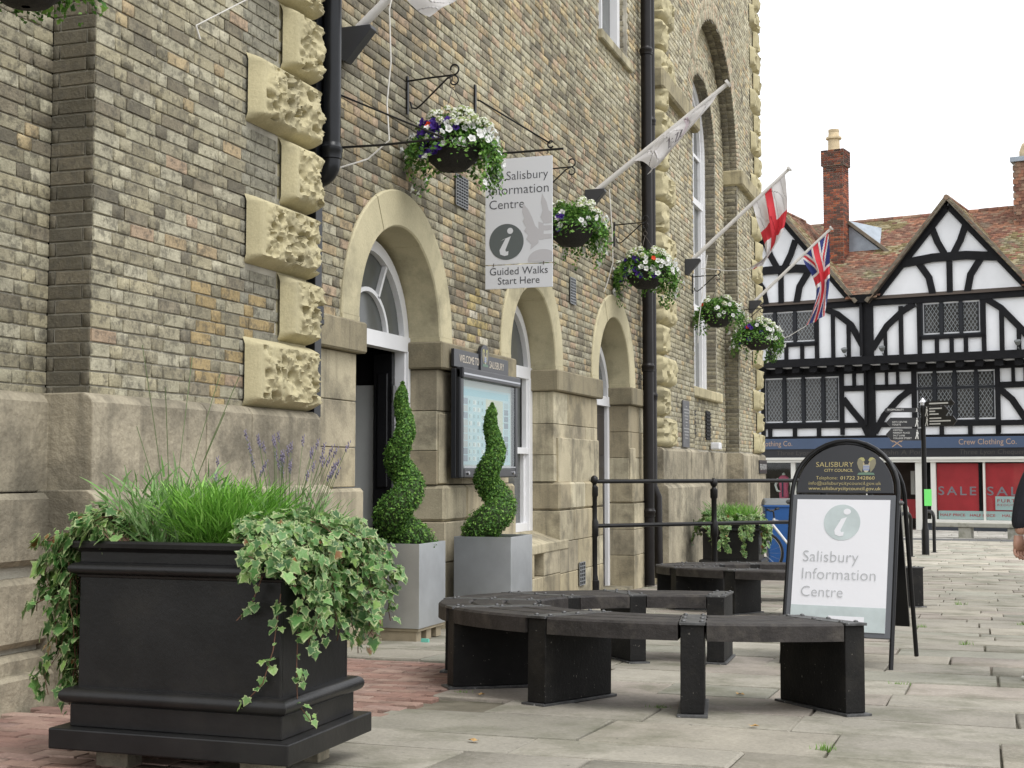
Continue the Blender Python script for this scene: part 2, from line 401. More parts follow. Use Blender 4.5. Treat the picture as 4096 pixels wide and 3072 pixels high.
# far side: gutter band and shop-front flags
gut = MB()
for i in range(40):
    x = -12 + i * .6
    gut.box(x + .005, x + .595, 36.6, 37.6, gz(37) - .02, gz(37) + .004 + .002 * (i % 3), ch=.004)
tag(gut.build('gutter', pmat('gutter_setts', (.10, .10, .098), rough=.8, var=.25, vs=3, bump=.4, bs=30)), kind='structure')
fl = []
y = 37.62
while y < 43.9:
    x = -12.0
    while x < 8:
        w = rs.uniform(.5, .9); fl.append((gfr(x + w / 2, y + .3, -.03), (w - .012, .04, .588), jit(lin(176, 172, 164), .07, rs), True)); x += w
    y += .6
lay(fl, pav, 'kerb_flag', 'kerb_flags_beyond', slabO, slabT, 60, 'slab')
# ------------------------------------------------------------------ the guildhall
hall = empty('guildhall', (-4.45, 12, gz(12)), label='old yellow-grey brick civic hall with stone arches, carved quoins and stone plinth', cat='building')
HP = Matrix.Translation(hall.location)
hall_inv = HP.inverted()
class HB(MB):
    """mesh part of the hall, given in world coordinates"""
    def build(s, name, mat, parent=None, **k):
        if parent is None: parent = hall
        s.v = [tuple(hall_inv @ Vector(p)) for p in s.v]
        return MB.build(s, name, mat, parent, **k)
W, BK, RC = -4.45, -4.35, -4.62
CH = .0758
TOPZ = 12.4
ARCH = [(10.27, .825), (13.82, .78), (17.27, .82)]; SPR = 2.17
WC, WR, WS = 24.47, 2.25, 6.9          # big recess of the far wing
IR = 1.32                              # its window
def arch_half(c, r, spr, y, z, grow=0.0):
    if z < spr: return abs(y - c) < r + grow
    return (y - c) ** 2 + (z - spr) ** 2 < (r + grow) ** 2
# brick colours
GB = [lin(145, 140, 120), lin(140, 134, 114), lin(150, 145, 125), lin(135, 129, 110), lin(129, 123, 104), lin(154, 149, 130), lin(147, 140, 117)]
TANB = [lin(154, 139, 110), lin(160, 145, 114), lin(151, 135, 108)]
PINKB = [lin(153, 135, 114), lin(147, 129, 109)]
DK = [lin(112, 106, 91), lin(104, 99, 86), lin(120, 113, 97)]
GREYN = [lin(127, 124, 111), lin(121, 118, 105), lin(133, 130, 116)]
rb = random.Random(3)
def up(c, k=1.0): return tuple(q * k for q in c[:3]) + (1,)
def patch(y, z, k=0.0): return noise.noise(Vector((y * .55, z * .75, 3.1 + k))) + .5 * noise.noise(Vector((y * 1.7, z * 2.1, 7.7 + k)))
def pick(y, z, tan, pink, dk, k=1.0):
    """old stock brick: tans and soot-darkened bricks lie in drifts, not evenly"""
    n = patch(y, z); q = rb.random(); w = 1 + .9 * patch(y, z, 11)
    if q < tan * w: c = rb.choice(TANB)
    elif q < (tan + pink) * w: c = rb.choice(PINKB)
    elif q < (tan + pink) * w + dk * (1 + 1.6 * n): c = rb.choice(DK)
    else: c = rb.choice(GB)
    return up(jit(c, .085, rb), k * (1 - .16 * n))
def col_block(y, z):
    if 7.95 > y > 7.05 and 1.4 < z < 2.15 and rb.random() < .62 - 1.2 * abs(z - 1.8): return jit(lin(166, 147, 109), .10, rb)
    if y > 7.50: return jit(rb.choice(GREYN), .07, rb)
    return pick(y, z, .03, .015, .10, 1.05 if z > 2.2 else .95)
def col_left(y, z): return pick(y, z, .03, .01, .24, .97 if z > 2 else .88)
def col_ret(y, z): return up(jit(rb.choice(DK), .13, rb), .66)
def col_main(y, z):
    if 11.9 < y < 12.3 and 2.2 < z < 2.75:
        q = rb.random()
        if q < .30: return jit(lin(204, 197, 178), .05, rb)
        if q < .65: return jit(lin(182, 165, 118), .1, rb)
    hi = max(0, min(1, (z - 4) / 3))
    return pick(y, z, .17, .08, .26 - .12 * hi, 1 + .16 * hi)  # upper bricks paler: overexposed haze put into their colour
def col_wing(y, z): return pick(y, z, .08, .03, .10, 1.05 + .28 * max(0, min(1, (z - 2.5) / 4)))  # wing grows lighter with height, bright haze painted into the bricks
for _l in (GB, TANB, PINKB, DK, GREYN):
    for _i, _c in enumerate(_l): _l[_i] = up(_c, 1.30)
bricks = []
def wall_bricks(O, U, N, L, z0, z1, colf, skip=None, phase=0.0, T=.011):
    """Flemish bond over u in 0..L on the plane O + U u; O on the mortar face"""
    U = Vector(U); N = Vector(N); k0 = round(z0 / CH)
    z = k0 * CH; row = k0
    while z < z1 - .02:
        u = -(.169 if row % 2 else 0) + phase - .34; i = row % 2
        while u < L:
            ln = .225 if i % 2 == 0 else .1125
            a, b = max(u, 0), min(u + ln, L)
            if b - a > .03:
                P = Vector(O) + U * ((a + b) / 2); zc = z + CH / 2
                if skip is None or not skip(P, zc, (b - a) / 2):
                    full = abs((b - a) - ln) < 1e-6
                    t = T + rb.uniform(-.003, .003)
                    M = frame((P.x, P.y, zc), U, N) @ Matrix.Rotation(rb.uniform(-.012, .012), 4, 'Y')
                    dd = (U * ((a + b) / 2)).length
                    bricks.append((hall_inv @ M, (b - a - rb.uniform(.007, .012), t, CH - rb.uniform(.008, .012)), colf(P.y, zc), True))
            u += ln; i += 1
        z += CH; row += 1
sheet = HB()
def wall_sheet(O, U, L, z0, z1, ex=None):
    """mortar face behind the bricks, laid in course-high strips around the openings"""
    U = Vector(U); z = z0
    while z < z1 - 1e-4:
        zt = min(z + CH, z1); iv = sorted(ex((z + zt) / 2)) if ex else []
        u = 0
        for a, b in iv + [(L, L)]:
            a = max(0, min(L, a))
            if a > u + 1e-4:
                p, q = Vector(O) + U * u, Vector(O) + U * a
                sheet.poly([(p.x, p.y, z), (q.x, q.y, z), (q.x, q.y, zt), (p.x, p.y, zt)])
            u = max(u, b)
        z = zt
MD = .006
# left recessed wall, its return, the near block
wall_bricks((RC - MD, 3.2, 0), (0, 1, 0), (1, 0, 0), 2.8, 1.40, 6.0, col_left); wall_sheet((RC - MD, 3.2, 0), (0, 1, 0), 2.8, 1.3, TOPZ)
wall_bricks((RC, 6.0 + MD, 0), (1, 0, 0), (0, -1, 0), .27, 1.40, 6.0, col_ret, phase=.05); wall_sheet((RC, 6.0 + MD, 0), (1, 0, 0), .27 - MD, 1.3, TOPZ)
def skip_block(P, z, h):
    k = int((z - 1.39) // .455); big = k % 2 == 0
    return P.y - h * .6 > (7.55 if big else 8.0)
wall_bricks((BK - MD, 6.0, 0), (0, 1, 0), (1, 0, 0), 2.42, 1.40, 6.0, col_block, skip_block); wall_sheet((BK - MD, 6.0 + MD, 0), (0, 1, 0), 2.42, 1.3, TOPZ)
# main wall
UW = (16.63, 18.11, 6.62, 9.3)
def skip_main(P, z, h):
    for c, r in ARCH:
        if arch_half(c, r, SPR, P.y, z, .17): return True
    return UW[0] - h < P.y < UW[1] + h * .2 and UW[2] < z < UW[3]
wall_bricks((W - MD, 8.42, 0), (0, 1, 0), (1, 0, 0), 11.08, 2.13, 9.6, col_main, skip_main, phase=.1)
def ex_main(z):
    o = []
    for c, r in ARCH:
        rr = r + .12
        if z < SPR: o.append((c - rr - 8.42, c + rr - 8.42))
        elif z < SPR + rr: q = math.sqrt(rr * rr - (z - SPR) ** 2); o.append((c - q - 8.42, c + q - 8.42))
    if UW[2] < z < UW[3]: o.append((UW[0] - 8.42, UW[1] - 8.42))
    return o
wall_sheet((W - MD, 8.42, 0), (0, 1, 0), 11.08, 1.9, TOPZ, ex_main)
# far wing: face with the big arched recess
def wing_zone(P, z, h, g):
    return arch_half(WC, WR, WS, P.y, z, g)
def skip_wing(P, z, h):
    if wing_zone(P, z, h, .36 if z > WS else h * .3): return True
    k = int((z - 1.33) // .455); big = k % 2 == 0; lim = .87 if big else .42
    return (P.y < 19.5 + lim or P.y > 29.3 - lim)
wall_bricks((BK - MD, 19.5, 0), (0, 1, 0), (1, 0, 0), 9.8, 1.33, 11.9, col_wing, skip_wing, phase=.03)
def ex_wing(z):
    if z < WS: return [(WC - WR - 19.5, WC + WR - 19.5)]
    if z < WS + WR: q = math.sqrt(WR * WR - (z - WS) ** 2); return [(WC - q - 19.5, WC + q - 19.5)]
    return []
wall_sheet((BK - MD, 19.5, 0), (0, 1, 0), 9.8, -.9, TOPZ, ex_wing)
def skip_rec(P, z, h):
    if z > 2.3 and arch_half(WC, IR, WS, P.y, z, .24 if z > WS else h * .3): return True
    return not wing_zone(P, z, h, .05)
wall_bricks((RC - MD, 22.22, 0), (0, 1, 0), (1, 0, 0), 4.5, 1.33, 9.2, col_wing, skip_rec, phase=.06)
def ex_rec(z):
    if 2.35 < z < WS: return [(WC - IR - 22.22, WC + IR - 22.22)]
    if WS <= z < WS + IR: q = math.sqrt(IR * IR - (z - WS) ** 2); return [(WC - q - 22.22, WC + q - 22.22)]
    return []
wall_sheet((RC - MD, 22.22, 0), (0, 1, 0), 4.5, -.9, WS + WR + .1, ex_rec)
# brick jambs and soffits of recess and window
def col_dkw(y, z): return up(jit(rb.choice(DK + GB[3:5]), .15, rb), .9)
for yj, nrm, x0, x1 in ((WC + WR, -1, RC, BK), (WC - WR, 1, RC, BK), (WC + IR, -1, RC - .25, RC), (WC - IR, 1, RC - .25, RC)):
    zb = 1.33 if x1 == BK else 2.4
    wall_bricks((x0, yj - nrm * MD, 0), (1, 0, 0), (0, nrm, 0), x1 - x0, zb, WS, col_dkw, phase=.07)
    wall_sheet((x0, yj - nrm * MD, 0), (1, 0, 0), x1 - x0, zb - .1, WS)
def ring(c, spr, r0, r1, xf, N, colf, x_in):
    """voussoir face bricks (rowlock) and soffit bricks of a semicircular brick arch"""
    n = int(math.pi * r0 / .075)
    for i in range(n):
        th = math.pi * (i + .5) / n; d = Vector((0, math.cos(th), math.sin(th))); tg = Vector((0, -math.sin(th), math.cos(th)))
        rr = [(r0, r0 + (r1 - r0) * .5), (r0 + (r1 - r0) * .5, r1)] if i % 2 else [(r0, r0 + (r1 - r0) * .66), (r0 + (r1 - r0) * .66, r1)]
        for a, b in rr:
            P = Vector((xf, c, spr)) + d * (a + b) / 2
            bricks.append((hall_inv @ frame(P, d, (1, 0, 0), tg), (b - a - .008, .012, .066), colf(0, 8), False))
        m = 2
        for k in range(m):
            xa = x_in + (xf - x_in) * (k + .5) / m
            P = Vector((xa, c, spr)) + d * (r0 + .008)
            bricks.append((hall_inv @ frame(P, (1, 0, 0), -d, tg), ((xf - x_in) / m - .008, .010, .066), col_dkw(0, 8), False))
        a0, a1 = math.pi * i / n, math.pi * (i + 1) / n
        q = [(x, c + (r0 + .01) * math.cos(a), spr + (r0 + .01) * math.sin(a)) for x, a in ((x_in, a0), (xf, a0), (xf, a1), (x_in, a1))]
        sheet.poly(q)
def col_ring(y, z): return up(jit(rb.choice(GB[:3] + [lin(186, 172, 148), lin(178, 160, 136)]), .1, rb), 1.12)
ring(WC, WS, WR, WR + .36, BK - MD, 1, col_ring, RC)
ring(WC, WS, IR, IR + .24, RC - MD, 1, col_ring, RC - .25)
wl = sheet.build('wall', mortar)
# room behind the openings, ends and roof
core = HB()
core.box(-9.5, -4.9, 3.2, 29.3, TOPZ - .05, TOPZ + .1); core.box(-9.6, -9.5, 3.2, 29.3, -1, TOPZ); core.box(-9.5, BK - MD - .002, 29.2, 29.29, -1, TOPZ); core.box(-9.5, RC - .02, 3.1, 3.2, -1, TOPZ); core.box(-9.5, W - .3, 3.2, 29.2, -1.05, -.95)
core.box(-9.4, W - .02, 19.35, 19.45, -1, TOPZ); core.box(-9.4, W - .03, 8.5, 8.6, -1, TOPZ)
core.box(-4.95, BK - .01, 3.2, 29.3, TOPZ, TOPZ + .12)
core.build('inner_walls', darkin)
lay(bricks, hall, 'brick', 'brickwork_beyond', brickO, brickT, 300, 'brick', HP, ok=lambda p: p.y < 9.5)
# ---- plinths
def sblock(name, x0, x1, y0, y1, z0, z1, mat=None, ch=.008, col=None, label=None, rough=0.0):
    b = HB(); b.box(x0, x1, y0, y1, z0, z1, ch=ch)
    o = b.build(name, mat or stoneO, label=label); o.color = col or jit(lin(186, 172, 138), .09, rb); return o
def plinth_run(x, y0, y1, z0, z1, cuts, round_end=False, back=-5.0, lip=.05):
    """plinth stones with a weathered sloping top edge"""
    ys = [y0] + cuts + [y1]
    for a, b in zip(ys, ys[1:]):
        m = HB(); j = rb.uniform(-.004, .006)
        prof = [(back, z0), (x + j, z0), (x + j, z1 - lip), (x + j - lip * .55, z1 - lip * .3), (x + j - lip * 1.2, z1), (back, z1)]
        n = len(prof); A, B = a + .003, b - .003
        vs = [(px, A, pz) for px, pz in prof] + [(px, B, pz) for px, pz in prof]
        m.add(vs, [tuple(range(n)), tuple(range(2 * n - 1, n - 1, -1))] + [(i, (i + 1) % n, (i + 1) % n + n, i + n) for i in range(n)])
        o = m.build('plinth_stone', plinthst, bevel=.008)
plinth_run(-4.27, 5.92, 8.5, .89, 1.40, [7.02, 7.55])
plinth_run(-4.19, 5.85, 8.53, -.5, .90, [6.9, 7.8])
plinth_run(-4.54, 3.2, 5.94, .89, 1.40, [4.4, 5.5], back=-4.9)
# old lower stones to the left, uneven with open joints
for (a, b, z0, z1, dx) in [(3.2, 4.95, -.4, .12, .0), (4.95, 5.9, -.4, .10, -.015), (3.2, 4.6, .14, .48, -.01), (4.62, 5.02, .13, .46, .012), (5.03, 5.45, .16, .50, -.035), (5.46, 5.9, .12, .47, -.01), (3.2, 4.7, .50, .89, .0), (4.72, 5.9, .52, .89, -.012)]:
    m = HB(); m.box(-4.9, -4.46 + dx, a + .006, b - .006, z0 + .005, z1 - .005, ch=.03); m.build('plinth_stone', plinthst)
m = HB(); m.box(-4.9, -4.53, 3.2, 5.9, -.5, .885); m.build('plinth_core', mortar)
# a stone skirt strip at the foot of the left wall
m = HB(); m.box(-4.9, -4.42, 3.2, 5.9, -.5, gz(5) + .14, ch=.02); m.build('plinth_skirt', plinthst)
# ---- piers of ashlar between the openings
SP = [lin(182, 172, 146), lin(172, 161, 135), lin(190, 181, 155), lin(162, 151, 126), lin(178, 166, 137), lin(170, 160, 137)]
def pier(y0, y1, cuts, raised=()):
    for z0, z1, k in ((.872, 1.17, 0), (1.17, 1.52, 1), (1.52, 1.885, 0)):
        ys = [y0] + ([c + (.12 if k else -.05) for c in cuts]) + [y1]
        for a, b in zip(ys, ys[1:]):
            sblock('ashlar_block', W - .45, W + rb.uniform(-.003, .004), a + .002, b - .002, z0 + .002, z1 - .002, col=jit(rb.choice(SP), .06, rb), ch=.006)
    zs = [-1.0, -.15, .2, .55, .868]
    for z0, z1 in zip(zs, zs[1:]):
        off = rb.uniform(-.15, .15); ys = [y0 - .0] + [c + off for c in cuts] + [y1 + .0]
        for a, b in zip(ys, ys[1:]):
            t = z1 > .8
            sblock('ashlar_block', W - .45, W + .075 + rb.uniform(-.004, .004), a + .003, b - .003, z0 + .002, z1 - .002, col=jit(rb.choice(SP), .07, rb), ch=.025 if t else .007)
    for a, b, z0, z1, dx in raised:
        sblock('ashlar_block', W - .1, W + dx, a, b, z0, z1, col=jit(rb.choice(SP), .06, rb), ch=.01)
    sblock('impost', W - .42, W + .07, y0 - (.0 if y0 < 9 else .05), y1 + (.05 if y1 < 19 else 0), 1.887, 2.125, col=jit(lin(142, 133, 110), .05, rb), ch=.014)
pier(8.43, 9.445, [], [])
pier(11.095, 13.04, [11.75, 12.4], [(11.12, 11.30, .88, 1.5, .02)])
pier(14.60, 16.45, [15.2, 15.8], [(14.70, 16.43, .86, 1.37, .03)])
pier(18.09, 19.45, [18.75], [(18.10, 18.40, .87, 1.30, .025)])
# below the window of the middle bay
for z0, z1, ys in ((-1.0, -.35, [13.04, 13.8, 14.6]), (-.35, -.13, [13.04, 13.67, 13.98, 14.6]), (-.13, .13, [13.04, 13.66, 14.0, 14.6])):
    for a, b in zip(ys, ys[1:]):
        if z0 == -.13 and a == 13.66:
            sblock('ashlar_block', W - .45, W - .12, a, b, z0, z1, mat=darkin); continue
        sblock('ashlar_block', W - .45, W + .075, a + .002, b - .002, z0 + .002, z1 - .002, col=jit(rb.choice(SP), .07, rb))
m = HB(); m.add([(W - .45, 13.04, .12), (W + .085, 13.04, .12), (W + .085, 13.04, .22), (W - .25, 13.04, .33), (W - .45, 13.04, .33)] + [(W - .45, 14.9, .12), (W + .085, 14.9, .12), (W + .085, 14.9, .22), (W - .25, 14.62, .33), (W - .45, 14.62, .33)],
      [(0, 1, 2, 3, 4), (9, 8, 7, 6, 5), (0, 5, 6, 1), (1, 6, 7, 2), (2, 7, 8, 3), (3, 8, 9, 4)])
o = m.build('window_sill', stoneO, bevel=.01); o.color = lin(178, 168, 142)
# arch stones
def sector(c, spr, r0, r1, a0, a1, x0, x1, n=14, ch=.012):
    m = HB(); prof = [(r0, x0), (r0, x1 - ch), (r0 + ch, x1), (r1 - ch, x1), (r1, x1 - ch), (r1, x0)]
    k = len(prof); vs = []; fs = []
    for i in range(n + 1):
        th = a0 + (a1 - a0) * i / n
        vs += [(x, c + r * math.cos(th), spr + r * math.sin(th)) for r, x in prof]
    for i in range(n):
        for j in range(k): fs.append((i * k + j, i * k + (j + 1) % k, (i + 1) * k + (j + 1) % k, (i + 1) * k + j))
    fs += [tuple(range(k)), tuple(n * k + j for j in range(k))[::-1]]
    m.add(vs, fs); return m
for c, r in ARCH:
    for a0, a1, dx in ((0, 62, 0), (62.25, 117.75, .004), (118, 180, 0)):
        sector(c, SPR, r, r + .30, R(a0), R(a1), W - .42, W + .028 + dx).build('arch_stone', archst, smooth=30)
    for s in (-1, 1):
        y0, y1 = sorted((c + s * r, c + s * (r + .30)))
        sblock('arch_stone', W - .42, W + .027, y0, y1, 2.126, SPR, mat=archst, ch=.002)
# ---- quoins, vermiculated
def quoin(ysign, yc, L, z0, z1, xf, ret=.10, step=.022, seed=0, hmax=.115, name='quoin'):
    """yc: corner; the stone runs L back from it (ysign = direction from the corner along the front)"""
    m = HB(); H = z1 - z0; nz_ = max(6, int(H / step)); ns = max(6, int(L / step)); nr = max(2, int(ret / step))
    path = []
    for i in range(nr): path.append((xf - ret + ret * i / nr, yc, 0.0, -ysign, 0.0, 9))
    for i in range(ns + 1):
        s = L * i / ns; k = math.exp(-s / .03) * .75
        n = Vector((1, -ysign * k)).normalized(); path.append((xf, yc + ysign * s, n.x, n.y, s, L - s))
    off = Vector((seed * 3.1, seed * 1.7, seed * .9)); vs = []
    sm = lambda t: 0 if t <= 0 else 1 if t >= 1 else t * t * (3 - 2 * t)
    for q, (x, y, nx, ny, s, dl) in enumerate(path):
        for j in range(nz_ + 1):
            t = H * j / nz_
            ed = max(0, min(t, H - t)); e = min(1, ed / .05) ** .7 * min(1, max(0, dl) / .06 + .10) ** .7
            P = Vector((x, y + nx * 0, z0 + t)) + off
            core_ = sm((ed - .035 - .02 * noise.noise(P * 6)) / .03) * sm((dl - .085 - .03 * noise.noise(P * 5)) / .03)
            n1 = noise.noise(P * 7); n2 = noise.noise(P * 19); n3 = noise.noise(P * 45)
            v = noise.voronoi(Vector((P.x * 8, P.y * 8, P.z * 11)) + Vector((n1, n2, n1)) * .5)[0]
            hole = sm((.40 - v[0]) / .16) * (1 if n1 > -.25 else .35); ridge = sm((.10 - (v[1] - v[0])) / .10)
            h = e * hmax + core_ * (.040 * n1 + .022 * n2 + .007 * n3 - .085 * hole + .02 * ridge)
            vs.append((x + nx * h, y + ny * h * .55, z0 + t))
    k = nz_ + 1; fs = [(i * k + j, i * k + j + 1, (i + 1) * k + j + 1, (i + 1) * k + j) for i in range(len(path) - 1) for j in range(nz_)]
    m.add(vs, fs)
    # margin strip closing towards the wall
    return m.build(name, cream, smooth=55)
z = 1.395; k = 0
while z < 4.6:
    big = k % 2 == 0
    quoin(-1, 8.42, .87 if big else .42, z + .006, z + .449, BK, seed=k, step=.0125); z += .455; k += 1
m = HB(); m.box(W - .2, BK - .004, 8.0, 8.418, 1.3, 6.0); m.build('quoin_core', cream)
z = 1.33; k = 0
while z < 11.8:
    big = k % 2 == 0
    if not (6.2 < z < 6.6 and False):
        quoin(1, 19.5, .87 if big else .42, z + .006, z + .449, BK, seed=20 + k, step=.04, ret=.14)
        quoin(-1, 29.3, .87 if big else .42, z + .006, z + .449, BK, seed=60 + k, step=.05)
    z += .455; k += 1
m = HB(); m.box(W - .2, BK - .004, 19.503, 19.92, 1.3, 11.9); m.build('quoin_core', cream)
m = HB(); m.box(W - .2, BK - .004, 28.88, 29.297, 1.3, 11.9); m.build('quoin_core', cream)
# ---- wing plinth, string course, sill
def wing_plinth(y0, y1, cuts): plinth_run(-4.26, y0, y1, .78, 1.335, cuts, back=-4.7); plinth_run(-4.18, y0 - .05, y1 + .05, -1.0, .79, cuts, back=-4.7)
wing_plinth(19.42, 22.24, [20.6, 21.5]); wing_plinth(26.68, 29.6, [27.6, 28.6])
sblock('ashlar_block', -5, RC + .03, 22.25, 23.3, -1, 1.33, mat=plinthst); sblock('ashlar_block', -5, RC + .032, 24.0, 26.67, -1, 1.33, mat=plinthst); sblock('ashlar_block', -5, RC + .028, 23.3, 24.0, .95, 1.33, mat=plinthst)
sblock('basement_opening', -5, RC - .25, 23.3, 24.0, -1, .95, mat=darkin)
for y0, y1 in ((19.38, 22.26), (26.68, 29.4)):
    sblock('string_course', -4.7, BK + .13, y0, y1, 6.62, 6.93, col=lin(168, 158, 128), ch=.03)
sblock('string_course', -4.7, BK + .10, 22.20, 22.30, 6.62, 6.93, col=lin(168, 158, 128), ch=.02)
sblock('window_sill', RC - .3, RC + .10, WC - IR - .12, WC + IR + .12, 2.27, 2.45, col=lin(182, 172, 140), ch=.02)
sblock('window_sill', W - .3, W + .07, 16.55, 18.2, 6.50, 6.63, col=lin(176, 168, 140), ch=.015)
# ------------------------------------------------------------------ hall: doors, windows, pipes
pane = pmat('pane_glass', (.10, .105, .10), rough=.12, spec=.35, var=.3, vs=1.2)  # opaque pane, its grey painted in place of reflected buildings opposite
paleblind = pmat('pale_blind', (.58, .59, .57), rough=.6, var=.08, vs=2)
brass = pmat('brass', (.55, .42, .18), rough=.35, metal=1)
blackdoor = pmat('door_black_gloss', (.011, .011, .012), rough=.22, var=.2, vs=3)
def HX(x): return frame((x, 0, 0), (0, 1, 0), (1, 0, 0))     # local (u, out, z) on a plane of constant x
def arc(c, z, r, a0, a1, n=18): return [(c + r * math.cos(R(a0 + (a1 - a0) * i / n)), z + r * math.sin(R(a0 + (a1 - a0) * i / n))) for i in range(n + 1)]
XF = W - .30
def fanlight(parent, c, r, zt, bars, ring_r):
    M = HX(XF)
    b = HB(); b.strip(arc(c, zt, r - .045, 0, 180, 24), .10, -.05, .03, M); b.build('arch_frame', whitep, parent)
    b = HB(); b.strip([(c - r, zt + .0), (c + r, zt + .0)], .13, -.06, .045, M); b.build('transom', whitep, parent)
    if ring_r:
        b = HB(); b.strip(arc(c, zt, ring_r, 0, 180, 20), .035, -.02, .02, M); b.build('glazing_bar', whitep, parent)
    for a in bars:
        b = HB(); b.strip([(c + ring_r * math.cos(R(a)), zt + ring_r * math.sin(R(a))), (c + (r - .05) * math.cos(R(a)), zt + (r - .05) * math.sin(R(a)))], .03, -.02, .02, M); b.build('glazing_bar', whitep, parent)
    b = HB(); b.prism(arc(c, zt, r - .03, 0, 180, 24), -.03, -.022, M); b.build('pane', pane, parent)
# door 1: open black doors under a fanlight
c, r = ARCH[0]
d1 = link('doorway', None, hall); d1.matrix_local = Matrix.Identity(4)
def DH(name, mat, parent, *boxes, **k):
    b = HB()
    for q in boxes: b.box(*q)
    return b.build(name, mat, parent, **k)
fanlight(d1, c, r, 2.10, (60, 120), .40)
for s in (-1, 1):
    y0, y1 = sorted((c + s * (r - .085), c + s * (r + .01)))
    DH('door_frame', whitep, d1, (XF - .07, XF + .03, y0, y1, gz(10) - .02, 2.05), bevel=.006)
    DH('door_stop', whitep, d1, (XF + .03, XF + .05, y0 + .02, y1 - .015, gz(10) - .02, 2.04))
lf = DH('door_leaf', blackdoor, d1, (XF - .24, XF - .06, c + r - .15, c + r - .10, gz(10) + .02, 2.02), bevel=.004)
for z0, z1 in ((.0, .7), (.85, 1.85)): DH('door_panel', blackdoor, d1, (XF - .20, XF - .10, c + r - .165, c + r - .149, z0, z1), bevel=.008)
for z_ in (.1, 1.6): DH('hinge', pmat('steel_hinge%g' % z_, (.4, .4, .4), rough=.4, metal=1), d1, (XF - .06, XF - .045, c + r - .16, c + r - .09, z_, z_ + .14))
lf = DH('door_leaf', blackdoor, d1, (XF - .12, XF - .06, c - r + .09, c - r + .36, gz(10) + .02, 2.02), bevel=.004)
DH('push_plate', brass, d1, (XF - .062, XF - .056, c - r + .27, c - r + .34, .62, .92))
DH('inner_screen', paleblind, d1, (XF - 1.5, XF - .24, c + r - .06, c + r - .03, -.28, 1.75))
DH('inner_frame', blackdoor, d1, (XF - 1.5, XF - .24, c + r - .065, c + r - .028, 1.751, 2.05))
DH('threshold', stoneO, d1, (W - .40, W + .05, c - r, c + r, gz(10) - .1, gz(10) + .02)).color = lin(150, 142, 120)
text('Information', face_frame(hall_inv @ Vector((XF - 1.3, c + r - .062, .62)), (1, 0, 0), (0, 0, 1)), pmat('frosted_print', (.25, .26, .25), rough=.5), d1, w=.6, align='LEFT')
# window 2: arched sash
c, r = ARCH[1]
w2 = link('sash_window', None, hall); M = HX(XF + .02)
fanlight(w2, c, r, 2.08, (), .0)
DH('blind', paleblind, w2, (XF - .14, XF - .12, c - r, c + r, .3, 2.95))
for s in (-1, 1):
    y0, y1 = sorted((c + s * (r - .11), c + s * (r + .01)))
    DH('window_frame', whitep, w2, (XF - .08, XF + .05, y0, y1, .29, 2.03), bevel=.006)
    y0, y1 = sorted((c + s * (r - .17), c + s * (r - .11)))
    DH('sash_stile', whitep, w2, (XF - .06, XF + .0, y0, y1, .40, 1.2)); DH('sash_stile', whitep, w2, (XF - .02, XF + .03, y0, y1, 1.2, 2.03))
DH('meeting_rail', whitep, w2, (XF - .06, XF + .04, c - r + .11, c + r - .11, 1.18, 1.25), bevel=.004)
DH('bottom_rail', whitep, w2, (XF - .06, XF + .03, c - r + .11, c + r - .11, .29, .42), bevel=.004)
DH('glazing_bar', whitep, w2, (XF - .02, XF + .01, c - .012, c + .012, 1.25, 2.03)); DH('glazing_bar', whitep, w2, (XF - .05, XF - .02, c - .012, c + .012, .42, 1.18))
DH('pane', pane, w2, (XF - .045, XF - .04, c - r + .12, c + r - .12, .4, 2.05))
# door 3: closed dark panelled door
c, r = ARCH[2]
d3 = link('doorway', None, hall)
fanlight(d3, c, r, 1.93, (90,), .0)
for s in (-1, 1):
    y0, y1 = sorted((c + s * (r - .08), c + s * (r + .01)))
    DH('door_frame', whitep, d3, (XF - .07, XF + .03, y0, y1, gz(17) - .02, 1.87), bevel=.006)
bd = pmat('door_dark_brown', (.03, .024, .02), rough=.45, var=.3, vs=3)
lf = DH('door_leaf', bd, d3, (XF - .06, XF - .02, c - r + .08, c + r - .08, gz(17), 1.87))
for y0, y1 in ((c - r + .17, c - .05), (c + .05, c + r - .17)):
    for z0, z1 in ((-.4, .15), (.35, 1.05), (1.2, 1.75)): DH('door_panel', bd, d3, (XF - .03, XF - .005, y0, y1, z0, z1), bevel=.01)
DH('threshold', stoneO, d3, (W - .40, W + .05, c - r, c + r, gz(17) - .1, gz(17) + .02)).color = lin(150, 142, 120)
# upper window of the main wall
uw = link('upper_window', None, hall); y0, y1, z0, z1 = UW; x = W - .16
for a, b in ((y0, y0 + .12), (y1 - .12, y1)): DH('window_frame', whitep, uw, (x - .08, x + .06, a, b, z0, z1), bevel=.006)
DH('window_frame', whitep, uw, (x - .08, x + .06, y0, y1, z0, z0 + .1)); DH('window_frame', whitep, uw, (x - .08, x + .06, y0, y1, z1 - .1, z1))
DH('glazing_bar', whitep, uw, (x - .04, x, (y0 + y1) / 2 - .02, (y0 + y1) / 2 + .02, z0, z1)); DH('meeting_rail', whitep, uw, (x - .05, x + .02, y0, y1, 7.8, 7.87))
DH('pane', pane, uw, (x - .06, x - .05, y0, y1, z0, z1))
for _a, _b in ((y1, y1 + .05), (y0 - .05, y0)): rv = HB(); rv.box(W - .3, W - .007, _a, _b, z0, z1); rv.build('window_reveal', mortar)
bricks2 = []
zz = z0
while zz < z1:
    o_ = (int(zz / CH) % 2) * .06
    bricks2.append((hall_inv @ frame((W - .15 + o_ * .3, y1 - .001 + .0, zz + CH / 2), (1, 0, 0), (0, -1, 0)), (.2 - o_, .008, CH - .01), col_dkw(0, 0), False)); zz += CH
